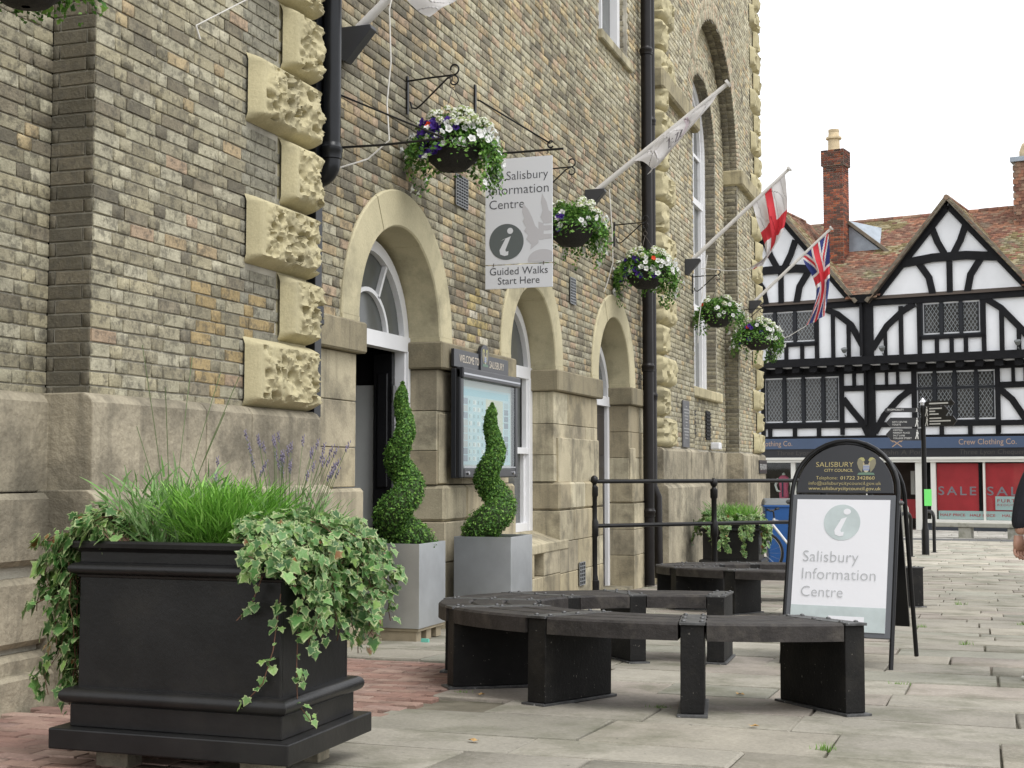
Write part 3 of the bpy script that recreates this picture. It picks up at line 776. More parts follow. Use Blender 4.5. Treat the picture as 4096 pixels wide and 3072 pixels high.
lay(bricks2, hall, 'brick', 'reveal_bricks', brickO, brickT, 0, 'brick', HP)
# tall arched window of the far wing
tw = link('tall_window', None, hall); x = RC - .25; M = HX(x)
b = HB(); b.strip([(WC + IR - .07, 2.45), (WC + IR - .07, WS)] + arc(WC, WS, IR - .07, 0, 180, 20)[1:] + [(WC - IR + .07, 2.45)], .14, -.05, .06, M); b.build('window_frame', whitep, tw)
b = HB(); b.strip([(WC + IR - .2, 2.5), (WC + IR - .2, WS)] + arc(WC, WS, IR - .2, 0, 180, 20)[1:] + [(WC - IR + .2, 2.5)], .08, -.05, .02, M); b.build('sash_frame', whitep, tw)
for z_ in (2.52, 4.0, 5.0, 6.0, 6.9): 
    b = HB(); b.strip([(WC - IR + .1, z_), (WC + IR - .1, z_)], .12 if z_ in (4.0, 6.0) else .06, -.05, .035 if z_ in (4.0, 6.0) else .0, M); b.build('glazing_bar', whitep, tw)
for u in (-.44, 0, .44):
    b = HB(); b.strip([(WC + u, 2.5), (WC + u, WS + math.sqrt((IR - .2) ** 2 - u * u))], .04, -.03, .01, M); b.build('glazing_bar', whitep, tw)
b = HB(); b.prism([(WC - IR + .05, 2.45)] + [(WC + IR - .05, 2.45)] + arc(WC, WS, IR - .05, 0, 180, 20), -.045, -.04, M); b.build('pane', pane, tw)
# rainwater pipes
def pipe(name, mat, pts, r, collars=(), n=14, sq=None, parent=hall):
    b = HB()
    if sq:
        (x0, x1, y0, y1), (z0, z1) = sq; b.box(x0, x1, y0, y1, z0, z1, ch=.006)
    else: b.tube(pts, r, n)
    o = b.build(name, mat, parent, smooth=40)
    for q in collars:
        b = HB()
        if sq: b.box(sq[0][0] - .01, sq[0][1] + .016, sq[0][2] - .016, sq[0][3] + .016, q, q + .05, ch=.01); b.box(sq[0][0] - .01, sq[0][1] + .012, sq[0][2] - .012, sq[0][3] + .012, q + .05, q + .14, ch=.006)
        else:
            P = Matrix.Translation((pts[0][0], pts[0][1], q)); b.lathe([(r, 0), (r * 1.16, .005), (r * 1.16, .05), (r * 1.24, .06), (r * 1.24, .085), (r * 1.1, .095), (r, .12)], n, P)
        b.build('pipe_collar', mat, o, smooth=40)
    return o
pipe('drainpipe', pipep, None, 0, (2.02, 3.98, 5.6), sq=((W + .01, W + .10, 8.55, 8.66), (1.37, 12.3)))
def bend(p, r, a0, a1, n=8): return [(p[0] + r * math.cos(R(a0 + (a1 - a0) * i / n)), p[1], p[2] + r * math.sin(R(a0 + (a1 - a0) * i / n))) for i in range(n + 1)]
py_, px_ = 8.655, W + .165
pipe('waste_pipe', pipep, [(px_, py_, 12.3), (px_, py_, 3.18)] + bend((px_ - .11, py_, 3.18), .11, 0, -75)[1:] + [(W - .02, py_, 3.03)], .066, (3.20, 6.4))
pipe('drainpipe', pipeb, [(W + .13, 18.72, 12.3), (W + .13, 18.72, gz(18.7) + .02)], .078, (6.9, 5.3, 3.9, 2.38, .35))
pipe('drainpipe', pipeb, [(W + .09, 19.18, 12.3), (W + .09, 19.18, .78), (W + .16, 19.16, .62), (W + .17, 19.16, gz(19) + .1)], .06, (6.0, 3.7, 2.0))
# air bricks, plaque, small fittings
vent = pmat('vent_metal', (.30, .31, .32), rough=.5, metal=.6)
def grille(y0, y1, z0, z1, x, n=9, m=4):
    o = DH('air_vent', darkin, hall, (x, x + .008, y0, y1, z0, z1))
    for i in range(n + 1): 
        zc = z0 + (z1 - z0) * i / n; DH('vent_bar', vent, o, (x + .008, x + .016, y0, y1, zc - .005, zc + .005))
    for i in range(m + 1):
        yc = y0 + (y1 - y0) * i / m; DH('vent_bar', vent, o, (x + .008, x + .017, yc - .005, yc + .005, z0, z1))
grille(11.49, 11.79, 3.42, 3.70, W + .012, 10, 5); grille(15.31, 15.54, -.33, -.07, W + .082, 6, 3); grille(15.2, 15.42, 2.95, 3.25, W + .012, 9, 4)
for y0 in (23.1, 24.55): 
    o = DH('louvre_vent', darkin, hall, (RC + .012, RC + .02, y0, y0 + .45, 1.55, 2.08))
    for i in range(8): DH('louvre', iron, o, (RC + .02, RC + .035, y0, y0 + .45, 1.56 + i * .065, 1.59 + i * .065))
DH('plaque', pmat('slate_plaque', (.10, .10, .105), rough=.5, var=.2, vs=6), hall, (BK + .012, BK + .035, 21.12, 21.62, 1.36, 2.10), bevel=.004)
plq = pmat('plaque_print', (.32, .32, .31), rough=.5)
for i in range(11): DH('plaque_line', plq, hall, (BK + .035, BK + .0362, 21.37 - .05 - .03 * ((i * 5) % 6), 21.37 + .05 + .03 * ((i * 5) % 6), 2.0 - i * .05, 2.016 - i * .05))
o = DH('lamp_box', whitep, hall, (RC + .032, RC + .20, 24.9, 25.15, 1.38, 1.51), bevel=.02)
cable = pmat('white_cord', (.62, .60, .56), rough=.8)
# ------------------------------------------------------------------ foliage helpers
def leafmat(name, **k): return pmat(name, src='tint', rough=.55, spec=.3, sss=.28, **k)
leafT = leafmat('leaf_tint', var=.12, vs=20); leafO = pmat('leaf_single', src='obj', rough=.5, spec=.35, sss=.25, var=.1, vs=30)
petalT = leafmat('petal_tint'); stemM = pmat('stem', (.10, .14, .05), rough=.7)
def leaf_cloud(name, parent, pts, size, cols, rnd, up_bias=.3, outc=None, long=1.6, mat=None, loc_parent=None):
    """pts: list of (position, outward direction); each gets one small folded leaf (two quads)"""
    n = len(pts); v = np.zeros((n, 6, 3)); c = np.zeros((n, 4), np.float32)
    for i, (p, d) in enumerate(pts):
        p = Vector(p); d = Vector(d)
        d = (d + Vector((rnd.gauss(0, .55), rnd.gauss(0, .55), rnd.gauss(0, .55) + up_bias)))
        if d.length < 1e-4: d = Vector((0, 0, 1))
        d.normalize()
        t = Vector((rnd.gauss(0, 1), rnd.gauss(0, 1), rnd.gauss(0, 1) + .2)); t = (t - d * t.dot(d)).normalized(); s = d.cross(t)
        L = size * rnd.uniform(.65, 1.3); w = L / long / 2; f = d * L * .10
        v[i] = [p - t * L / 2, p + s * w - t * L * .05 + f, p + t * L / 2, p - s * w - t * L * .05 + f, p, p]
        c[i] = cols(rnd, p)
    V = v[:, :4].reshape(-1, 3)
    me = bpy.data.meshes.new(name); me.vertices.add(n * 4); me.vertices.foreach_set('co', V.ravel().astype(np.float32))
    idx = np.arange(n)[:, None] * 4 + np.array([[0, 1, 2, 0, 2, 3]]); 
    me.loops.add(n * 6); me.loops.foreach_set('vertex_index', idx.ravel().astype(np.int32)); me.polygons.add(n * 2); me.polygons.foreach_set('loop_start', np.arange(0, n * 6, 3, dtype=np.int32))
    me.update(calc_edges=True)
    at = me.attributes.new('tint', 'FLOAT_COLOR', 'FACE'); at.data.foreach_set('color', np.repeat(c, 2, axis=0).ravel())
    me.materials.append(mat or leafT)
    o = link(name, me, parent); o['kind'] = 'stuff'; return o
def flower_mesh(name, col, eye, n=5, depth=.35, lobes=.22):
    """trumpet flower of unit diameter facing +z"""
    m = MB(); k = n * 4
    rim = [(.5 * (1 - lobes + lobes * abs(math.cos(n * math.pi * i / k))) * math.cos(2 * math.pi * i / k), .5 * (1 - lobes + lobes * abs(math.cos(n * math.pi * i / k))) * math.sin(2 * math.pi * i / k), .05 * math.sin(2 * n * math.pi * i / k)) for i in range(k)]
    mid = [(x * .45, y * .45, -.08) for x, y, _ in rim]; inn = [(x * .16, y * .16, -depth) for x, y, _ in rim]; back = [(x * .12, y * .12, -depth * 1.9) for x, y, _ in rim]
    vs = rim + mid + inn + back
    for a in range(3):
        for i in range(k):
            j = (i + 1) % k; m.add([vs[a * k + i], vs[a * k + j], vs[(a + 1) * k + j], vs[(a + 1) * k + i]], [(0, 1, 2, 3)], (col, col, eye)[a])
    me_o = m.build(name, petalT, tint=True, smooth=False); me = me_o.data; bpy.data.objects.remove(me_o)
    me.materials.clear(); me.materials.append(petalT); return me
WHT, WEYE = (.82, .82, .80, 1), (.55, .60, .25, 1)
FL_W = flower_mesh('flower', WHT, WEYE); FL_P = flower_mesh('flower', (.075, .03, .28, 1), (.03, .01, .12, 1)); FL_R = flower_mesh('flower', (.75, .06, .015, 1), (.5, .03, .01, 1), depth=.1)
def alyssum_mesh():
    m = MB(); r = random.Random(5)
    for i in range(26):
        d = Vector((r.gauss(0, 1), r.gauss(0, 1), abs(r.gauss(0, 1)))).normalized(); p = d * .42; t = d.orthogonal().normalized(); s = d.cross(t); q = .11
        a = r.random() * 3
        u, w = t * math.cos(a) + s * math.sin(a), s * math.cos(a) - t * math.sin(a)
        m.add([p + u * q, p + w * q, p - u * q, p - w * q], [(0, 1, 2, 3)], (.80, .80, .70, 1))
    m.lathe([(.05, -.1), (.36, .1), (.3, .3), (.05, .38)], 7, col=(.35, .42, .16, 1))
    o = m.build('flower_cluster', petalT, tint=True); me = o.data; bpy.data.objects.remove(o); return me
FL_A = alyssum_mesh()
def put(me, name, parent, p, d, size, rnd):
    o = bpy.data.objects.new(name, me); COL.objects.link(o); o.parent = parent
    q = Vector(d).normalized().to_track_quat('Z', 'Y') @ Euler((0, 0, rnd.random() * 6)).to_quaternion()
    o.matrix_local = Matrix.Translation(p) @ q.to_matrix().to_4x4() @ Matrix.Diagonal((size, size, size, 1)); return o
GRN = [lin(92, 136, 56), lin(108, 152, 66), lin(72, 112, 46), lin(128, 168, 82), lin(58, 94, 42)]
def gcol(r, p): return jit(r.choice(GRN), .18, r)
bowlM = pmat('basket_liner', (.016, .014, .012), rough=.85, bump=.8, bs=70, var=.4, vs=20, space='obj'); chainM = pmat('chain', (.10, .085, .07), rough=.5, metal=.6)
# ------------------------------------------------------------------ iron brackets
def scroll(c, r, a0, a1, n=14, plane='xz'):
    return [(c[0] + r * (1 - .45 * i / n) * math.cos(R(a0 + (a1 - a0) * i / n)), c[1], c[2] + r * (1 - .45 * i / n) * math.sin(R(a0 + (a1 - a0) * i / n))) for i in range(n + 1)]
def basket_bracket(y, z, x0, label, reach=.42):
    e = empty('wall_bracket', (x0, y, z), label=label, cat='bracket', group='scrolled iron brackets for the hanging baskets')
    b = MB(); b.box(.0, .012, -.016, .016, -.16, .16); b.build('back_plate', iron, e)
    b = MB(); b.tube([(.006, 0, .12), (reach * .5, 0, .13), (reach, 0, .135)] + scroll((reach, 0, .185), .05, -90, 190)[1:], .008, 6); b.build('arm', iron, e, smooth=True)
    b = MB(); b.tube([tuple(q) for q in scroll((.075, 0, -.115), .055, 170, -110)][::-1] [:0] + scroll((.075, 0, -.10), .05, 200, 330)[::-1][:0] + [(.03, 0, -.06), (.045, 0, -.11), (.085, 0, -.12), (.13, 0, -.09), (reach - .06, 0, .11), (reach, 0, .135)], .008, 6); b.build('stay', iron, e, smooth=True)
    b = MB(); b.tube(scroll((reach, 0, .085), .045, 80, -210), .007, 6); b.build('hook', iron, e, smooth=True)
    return e
def basket(y, z, x, size, seed, label, rot=0.0, trail=1.0, purple=.3, white=24, aly=16, hz=.42, dens=1.0, trail_dir=0.9, up_h=.20):
    """z: rim height"""
    r = random.Random(seed)
    e = empty('hanging_basket', (x, y, z), label=label, cat='hanging basket', group='flower baskets hanging on the hall front')
    br = .225 * size
    b = MB(); b.lathe([(.02, -br * .98), (br * .45, -br * .92), (br * .8, -br * .6), (br * .97, -br * .2), (br, 0), (br * .93, .005), (br * .9, -.04), (.01, -.05)], 24, cap=False); b.build('bowl', bowlM, e, smooth=True)
    b = MB()
    for k in range(3):
        a = 2 * math.pi * k / 3 + .4; b.tube([(br * math.cos(a), br * math.sin(a), 0), (0, 0, hz)], .003, 4)
    b.tube([(0.028 * math.cos(t * math.pi / 6), 0, hz + .025 + .028 * math.sin(t * math.pi / 6)) for t in range(12)], .003, 4, closed=True)
    b.tube([(0, 0, hz + .05), (0, 0, hz + .10)], .004, 5)
    b.build('chain', chainM, e)
    pts = []; fl = []
    N = int(2700 * dens * size)
    for i in range(N):           # crown: a dome spilling over the rim
        a = r.uniform(0, 2 * math.pi); q = math.sqrt(r.random()) * 1.45 * br * 1.05; h = up_h * size * max(0, 1 - (q / (1.5 * br)) ** 2) * r.random() ** .5 + r.uniform(-.05, .02)
        if q > br and -2.4 < (a if a < math.pi else a - 2 * math.pi) < -.5 and r.random() < .55: q = br * .9
        if q > br: h -= (q - br) * r.uniform(.3, 1.6)
        p = Vector((q * math.cos(a), q * math.sin(a), h)); pts.append((p, Vector((p.x, p.y, .25 + p.z))))
    tips = []
    for k in range(int(30 * trail)):          # trails hanging over the edge
        a = r.gauss(rot + .5, trail_dir * .62) if k % 4 else r.gauss(3.3, .35); L = r.uniform(.12, .42) * size * trail; q0 = br * r.uniform(.95, 1.5); sway = r.uniform(-.3, .3)
        m_ = int(L / .012)
        for i in range(m_):
            t = i / m_; q = q0 + .05 * math.sin(t * 3); p = Vector((q * math.cos(a + sway * t), q * math.sin(a + sway * t), -L * t + .02)) + Vector((r.gauss(0, .018), r.gauss(0, .018), 0))
            pts.append((p, Vector((math.cos(a), math.sin(a), .1))))
            if r.random() < .045: tips.append((p, Vector((math.cos(a), math.sin(a), .15))))
    leaf_cloud('foliage', e, pts, .036 * size, gcol, r)
    for i in range(aly):
        a = r.uniform(0, 6.28) if i % 3 else r.gauss(rot, .8); q = br * r.uniform(.5, 1.35); put(FL_A, 'flower_cluster', e, (q * math.cos(a), q * math.sin(a), up_h * size * max(0, 1 - (q / (1.5 * br)) ** 2) + r.uniform(.0, .05)), (math.cos(a) * .5, math.sin(a) * .5, 1), r.uniform(.07, .11) * size, r)
    cand = tips[:]; r.shuffle(cand)
    for i in range(white):
        if i < len(cand) and i % 4: p, d = cand[i]; p = p + d * .02
        else:
            a = r.gauss(rot, 1.1); q = br * r.uniform(1.0, 1.5); p = Vector((q * math.cos(a), q * math.sin(a), r.uniform(-.1, .10) * size)); d = Vector((math.cos(a), math.sin(a), .2))
        put(FL_W, 'flower', e, p + d.normalized() * .015, d + Vector((r.gauss(0, .3), r.gauss(0, .3), r.gauss(0, .3))), r.uniform(.05, .068) * size, r)
    for i in range(int(white * purple)):
        a = r.gauss(-2.0, .5); q = br * r.uniform(1.02, 1.25); p = Vector((q * math.cos(a), q * math.sin(a), r.uniform(-.13, .12) * size)); put(FL_P, 'flower', e, p, (math.cos(a), math.sin(a), .2), r.uniform(.055, .075) * size, r)
    for i in range(1):
        a = r.uniform(-2.6, 0.4); q = br * 1.2; put(FL_R, 'flower', e, (q * math.cos(a), q * math.sin(a), .08 * size), (math.cos(a), math.sin(a), .3), .055 * size, r)
    return e
for y_, z_, x0, lb in ((10.37, 4.13, W + .012, 'iron bracket left of the hanging sign, holding the largest flower basket'), (13.85, 4.1, W + .012, 'iron bracket right of the hanging sign, above the second basket'), (17.3, 4.1, W + .012, 'iron bracket beside the brown drainpipe, above the third basket'),
                       (22.05, 4.05, BK + .012, 'iron bracket on the far wing before the tall window'), (26.95, 4.05, BK + .012, 'iron bracket near the far corner of the hall')):
    basket_bracket(y_, z_, x0, lb)
basket(10.37, 3.70, W + .42, 1.12, 1, 'large basket of white and violet petunias left of the hanging sign', rot=-.05, trail=1.05, purple=.42, white=84, aly=34, hz=.46, dens=1.3)
basket(13.85, 3.62, W + .43, 1.14, 2, 'basket of green and white flowers just right of the hanging sign', rot=.4, trail=1.1, purple=.12, white=62, aly=22, hz=.44)
basket(17.3, 3.62, W + .43, 1.22, 3, 'white and violet flower basket in front of the brown drainpipe', rot=.3, trail=1.1, purple=.16, white=90, aly=30, hz=.44)
basket(22.05, 3.58, BK + .43, 1.18, 4, 'smaller far basket with white and red flowers before the tall window', rot=.2, trail=.9, purple=.0, white=52, aly=26, hz=.44)
basket(26.4, 3.62, BK + .43, 1.42, 5, 'farthest flower basket, beside the hall corner and the union flag', rot=.3, trail=1.1, purple=.12, white=90, aly=28, hz=.44)
basket(5.0, 3.30, -4.0, 1.0, 6, 'basket at the upper left, only its white flowers showing', rot=-1.6, trail=.25, purple=0, white=40, aly=4, hz=.5, trail_dir=2.0)
# ------------------------------------------------------------------ hanging sign
signW = pmat('sign_white', (.66, .67, .70), rough=.45, space='obj'); signG = pmat('sign_grey', (.105, .12, .12), rough=.5); signP = pmat('sign_pale_grey', (.50, .49, .51), rough=.5); inkD = pmat('sign_ink', (.055, .058, .07), rough=.5)
sb = empty('sign_bracket', (W + .012, 12.0, 3.98), label='long iron sign arm with scrolled stay carrying the white hanging sign', cat='bracket')
b = MB(); b.box(0, .014, -.02, .02, -.1, .68); b.build('back_plate', iron, sb)
b = MB(); b.tube([(0, 0, 0), (.88, 0, 0)], .011, 6); b.build('arm', iron, sb)
b = MB(); b.tube(scroll((.06, 0, .60), .05, 180, -90)[::-1][:0] + [(.03, 0, .53), (.06, 0, .52), (.75, 0, .06)] + scroll((.76, 0, .045), .04, 60, 330), .008, 6); b.build('stay', iron, sb, smooth=True)
for x in (.18, .72):
    b = MB(); b.tube([(x, 0, .0), (x + .012, 0, -.02), (x, 0, -.04), (x - .01, 0, -.025)], .004, 5); b.build('hook', iron, sb)
hs_ = empty('hanging_sign', (-4.0, 12.0, 2.69), label='white hanging double sign reading Salisbury Information Centre, Guided Walks Start Here', cat='sign')
b = MB(); b.box(-.325, .335, -.006, .006, .235, 1.235, ch=.001); sgp = b.build('sign_panel', signW, hs_)
b = MB(); b.box(-.325, .335, -.006, .006, .005, .225, ch=.001); sg2 = b.build('sign_panel', signW, hs_)
for x in (-.24, .25):
    b = MB(); b.tube([(x, -.008, .215), (x, -.014, .23), (x, -.008, .245)], .004, 5); b.build('link_ring', chainM, hs_)
def SF(x, z): return face_frame((x, -.0075, z), (1, 0, 0), (0, 0, 1))
text('Salisbury', SF(-.115, 1.03), inkD, hs_, w=.41, align='LEFT', bold=-.006)
text('Information', SF(-.285, .895), inkD, hs_, w=.585, align='LEFT', bold=-.006)
text('Centre', SF(-.285, .76), inkD, hs_, w=.345, align='LEFT', bold=-.006)
text('Guided Walks', SF(0.005, .135), inkD, hs_, w=.57)
text('Start Here', SF(0.005, .045), inkD, hs_, w=.41)
def info_logo(parent, x, z, r, y, disc, white):
    b = MB(); b.prism([(x + r * math.cos(R(a)), z + r * math.sin(R(a))) for a in range(0, 360, 9)], y, y + .001); b.build('logo_disc', disc, parent)
    b = MB(); q = y - .0012; S = r / 1.0
    P = lambda pts: [(x + u * S, z + v * S) for u, v in pts]
    b.prism(P([(-.20 + .0, .14), (.26, .30), (-.06, -.45), (-.02, -.55), (.12, -.52), (.10, -.74), (-.12, -.78), (-.36, -.68), (-.40, -.45), (-.05, .18), (-.33, .06)]), q, q + .0008)
    b.prism([(x + (.22 + .17 * math.cos(R(a))) * S, z + (.60 + .17 * math.sin(R(a))) * S) for a in range(0, 360, 15)], q, q + .0008)
    b.build('logo_figure', white, parent)
info_logo(hs_, -.115, .445, .17, -.0080, signG, signW); info_logo(hs_, -.215, 1.07, .065, -.0080, signG, signW)
b = MB(); q = -.0078
for pts in ([(.05, .80), (.10, .74), (.14, .66), (.17, .58), (.20, .55), (.20, .42), (.12, .36), (.13, .41), (.08, .46), (.10, .50), (.06, .54), (.08, .57), (.045, .63), (.06, .66), (.04, .72)],
            [(.235, .885), (.28, .80), (.30, .72), (.33, .70), (.33, .60), (.25, .60), (.22, .66), (.24, .72), (.225, .80)],
            [(.20, .62), (.25, .60), (.25, .45), (.20, .45)], [(.25, .58), (.33, .58), (.33, .535), (.25, .535)], [(.25, .50), (.33, .50), (.33, .455), (.25, .455)]):
    b.prism(pts, q, q + .0008)
b.prism([(.10 + .0, .245)] + [(.24 + .145 * math.cos(R(a)), .255 + .105 * math.sin(R(a))) for a in range(180, 55, -9)] + [(.333, .335), (.333, .245)], q, q + .0008)
b.build('crest', signP, hs_)
# second sign arm, empty, by the pipes
sb2 = empty('sign_bracket', (W + .012, 8.86, 3.36), label='empty iron sign arm with stay beside the black waste pipe', cat='bracket')
b = MB(); b.tube([(0, 0, -.02), (.45, 0, -.03), (.93, 0, -.02)], .009, 6); b.build('arm', iron, sb2)
b = MB(); b.tube([(0, 0, .42), (.93, 0, -.015)], .007, 6); b.build('stay', iron, sb2)
b = MB(); b.box(0, .014, -.02, .02, -.08, .5); b.build('back_plate', iron, sb2)
# ------------------------------------------------------------------ notice board
nb = empty('notice_board', (W + .01, 11.98, .93), label='black wall notice board with glass case headed Welcome to Salisbury', cat='notice board')
def nbx(name, mat, *bx, **k):
    b = MB()
    for q in bx: b.box(*q)
    return b.build(name, mat, nb, **k)
nfr = pmat('notice_frame', (.018, .019, .022), rough=.3, space='obj')
nbx('case', nfr, (.08, .13, -.78, .80, 0, .97), bevel=.006)
nbx('case_frame', nfr, (.13, .175, -.78, -.70, .0, .97), bevel=.012); nbx('case_frame', nfr, (.13, .175, .72, .80, .0, .97), bevel=.012)
nbx('case_frame', nfr, (.13, .175, -.70, .72, .0, .09), bevel=.012); nbx('case_frame', nfr, (.13, .20, -.78, .82, .88, .98), bevel=.012)
nbx('trim', pmat('aluminium', (.55, .56, .58), rough=.35, metal=1), (.176, .178, -.70, .72, .092, .105), (.2005, .202, -.77, .80, .915, .93))
ps = MB(); rp = random.Random(4)
sky1, sky2, buff = (.42, .62, .68, 1), (.62, .74, .76, 1), (.62, .60, .46, 1)
ps.box(.132, .133, -.70, .72, .09, .88, col=(.55, .58, .56, 1))
ps.box(.133, .134, -.68, .68, .12, .82, col=(.50, .66, .72, 1)); ps.box(.134, .135, -.66, .62, .74, .80, col=(.35, .60, .70, 1))
ps.box(.134, .1352, -.02, .46, .15, .73, col=buff)
for i in range(9):
    z_ = .15 + i * .064; ps.box(.134, .1354, -.66, -.50, z_, z_ + .055, col=rp.choice([(.30, .27, .25, 1), (.25, .28, .35, 1), (.5, .5, .5, 1), (.35, .2, .2, 1)]))
    ps.box(.134, .1354, .50, .62, z_, z_ + .055, col=rp.choice([(.20, .24, .30, 1), (.4, .5, .55, 1), (.3, .3, .35, 1)]))
    for j in range(4): ps.box(.134, .1356, -.47 + j * .11, -.39 + j * .11, z_ + .004, z_ + .045, col=rp.choice([sky2, sky1, (.75, .8, .8, 1)])); ps.box(.1356, .136, -.46 + j * .11, -.445 + j * .11, z_ + .01, z_ + .04, col=(.15, .15, .15, 1))
for i in range(60): 
    yy, zz_ = rp.uniform(0, .44), rp.uniform(.16, .71); ps.box(.1352, .1358, yy, yy + rp.uniform(.01, .06), zz_, zz_ + .008, col=rp.choice([(.5, .6, .4, 1), (.7, .55, .4, 1), (.5, .5, .48, 1), (.7, .7, .6, 1)]))
pr_ = ps.build('poster', pmat('poster_print', src='tint', rough=.5), nb, tint=True)
nbx('glass', glass, (.165, .167, -.70, .72, .09, .88))
for y_ in (-.60, .66):
    b = MB(); b.tube([(.176, y_, .045), (.19, y_, .045)], .016, 10); b.build('lock', pmat('lock_steel%g' % y_, (.5, .5, .52), rough=.3, metal=1), nb)
nbx('header', nfr, (.08, .11, -.78, .70, .985, 1.145), bevel=.004)
b = MB(); b.prism([(-.13, .99)] + [(.115 * math.cos(R(a)) - .015, 1.14 + .10 * math.sin(R(a))) for a in range(180, -1, -15)] + [(.10, .99)], .085, .125, frame((0, 0, 0), (0, 1, 0), (1, 0, 0))); b.build('header_crest_board', nfr, nb, bevel=.004)
goldp = pmat('pale_gold_print', (.66, .58, .47), rough=.5)
NF = lambda y_, z_, x=.1125: face_frame((x, y_, z_), (0, 1, 0), (0, 0, 1))
text('WELCOME TO', NF(-.40, 1.035), goldp, nb, w=.50, h=.068); text('SALISBURY', NF(.35, 1.035), goldp, nb, w=.42, h=.068)
def crest(parent, F, s, gold=(.45, .36, .12, 1)):
    """coat of arms: two eagles, shield with bars, green mount; F(u, v) gives the frame matrix at an offset"""
    m = MB()
    def p(pts, col, d=.0): m.add([F @ Vector((u * s, v * s, d)) for u, v in pts], [tuple(range(len(pts)))], col)
    for k in (-1, 1):
        p([(k * .12, .30), (k * .30, .46), (k * .46, .42), (k * .50, .20), (k * .42, -.05), (k * .30, -.22), (k * .22, -.30), (k * .18, .05)], (.22, .20, .13, 1)); p([(k * .08, .35), (k * .16, .50), (k * .30, .52), (k * .44, .44), (k * .30, .40), (k * .2, .30)], (.36, .34, .14, 1), .0006)
        p([(k * .10, .18), (k * .17, .26), (k * .20, .16), (k * .14, .08)], (.42, .33, .2, 1), .0008)
    p([(-.17, .12), (.17, .12), (.17, -.12), (.10, -.26), (0, -.32), (-.10, -.26), (-.17, -.12)], (.45, .42, .30, 1), .001)
    for v in (.06, -.04, -.14): p([(-.16, v), (.16, v), (.16, v - .05), (-.16, v - .05)], (.10, .18, .45, 1), .0016)
    p([(-.46, -.44), (.46, -.44), (.40, -.33), (.1, -.30), (-.1, -.30), (-.40, -.33)], (.12, .20, .14, 1), .0012)
    return m.build('crest', MATS.get('crest_print') or pmat('crest_print', src='tint', rough=.5), parent, tint=True)
crest(nb, NF(-.015, 1.11, .1265), .17)
# ------------------------------------------------------------------ flagpoles and flags
poleM = pmat('pole_white', (.66, .64, .62), rough=.35, var=.05, vs=3, space='obj'); socketM = pmat('socket_grey', (.035, .036, .04), rough=.5, space='obj')
def flagpole(y, zb, x0, label, L=2.2, ang=40, cord=None):
    e = empty('flagpole', (x0, y, zb), label=label, cat='flagpole', group='white flagpoles slanting out from the hall')
    d = Vector((math.cos(R(ang)), 0, math.sin(R(ang))))
    b = MB(); b.prism([(0, -.14), (.04, -.155), (.25, .08), (.24, .11), (0, .11)], -.05, .05); b.build('socket', socketM, e, bevel=.005)
    s = d * .16
    b = MB(); b.tube([s, s + d * (L * .5), d * L], [.034, .031, .026], 12); b.build('pole', poleM, e, smooth=40)
    b = MB(); b.tube([d * L, d * (L + .035)], .048, 14); b.build('finial', poleM, e, smooth=40)
    if cord:
        b = MB(); b.tube(cord, .006, 5); b.build('halyard', cable, e)
    return e
flagpole(9.14, 4.2, W + .02, 'flagpole at the top of the picture beside the waste pipe', L=2.3, cord=[(.42, -.03, .36), (.40, -.06, .2), (.41, -.05, -.2), (.38, -.05, -.5), (.40, -.05, -.78), (.25, -.1, -.92), (.02, -.25, -1.02)])
flagpole(15.9, 4.3, W + .02, 'flagpole with a furled white flag, tip before the tall arched window', ang=36.1, L=2.15, cord=[(.30, -.02, .1), (.34, -.05, -.4), (.34, -.02, -.8), (.26, 0, -1.05), (.22, 0, -1.15)])
flagpole(21.5, 4.27, BK + .012, 'flagpole carrying the red and white cross flag', ang=41.3, L=2.2, cord=[(.36, -.03, .16), (.30, -.05, -.3), (.22, -.05, -.9), (.20, -.05, -1.25)])
flagpole(28.1, 4.38, BK + .012, 'farthest flagpole, carrying the union flag by the hall corner', ang=42.4, L=2.25)
b = MB()
def flag(name, label, grid, colf, nu=40, nv=60, mat=None, wob=.03, seed=0, cat='flag'):
    """grid: rows of (left, right) world points from the hoist down to the fly end"""
    rows = [(Vector(a), Vector(b)) for a, b in grid]; o0 = rows[0][0].copy()
    m = MB(); n = len(rows) - 1; V = []
    def cr(p0, p1, p2, p3, t): return .5 * ((2 * p1) + (p2 - p0) * t + (2 * p0 - 5 * p1 + 4 * p2 - p3) * t * t + (3 * p1 - p0 - 3 * p2 + p3) * t ** 3)
    for j in range(nv + 1):
        s = j / nv * n; k = min(int(s), n - 1); t = s - k
        ix = [max(0, k - 1), k, k + 1, min(n, k + 2)]
        A = cr(*[rows[i][0] for i in ix], t); B = cr(*[rows[i][1] for i in ix], t)
        for i in range(nu + 1):
            u = i / nu; p = A.lerp(B, u); w = wob * min(1, j / nv * 3) * (math.sin(u * 9 + j / nv * 4 + seed) + .5 * math.sin(u * 17 - j / nv * 6))
            V.append(p + Vector((0, w, 0)) - o0)
    for j in range(nv):
        for i in range(nu):
            m.add([V[j * (nu + 1) + i], V[j * (nu + 1) + i + 1], V[(j + 1) * (nu + 1) + i + 1], V[(j + 1) * (nu + 1) + i]], [(0, 1, 2, 3)], colf((i + .5) / nu, (j + .5) / nv))
    o = m.build(name, mat or flagM, None, o0, tint=True, smooth=True)
    bm = bmesh.new(); bm.from_mesh(o.data); bmesh.ops.remove_doubles(bm, verts=bm.verts, dist=1e-5); bm.to_mesh(o.data); bm.free()
    return tag(o, label, cat, 'flags on the hall')
flagM = pmat('flag_cloth', src='tint', rough=.8, sss=.35, space='obj')
WH, RD, BL = (.72, .70, .70, 1), (.62, .045, .06, 1), (.035, .05, .20, 1)
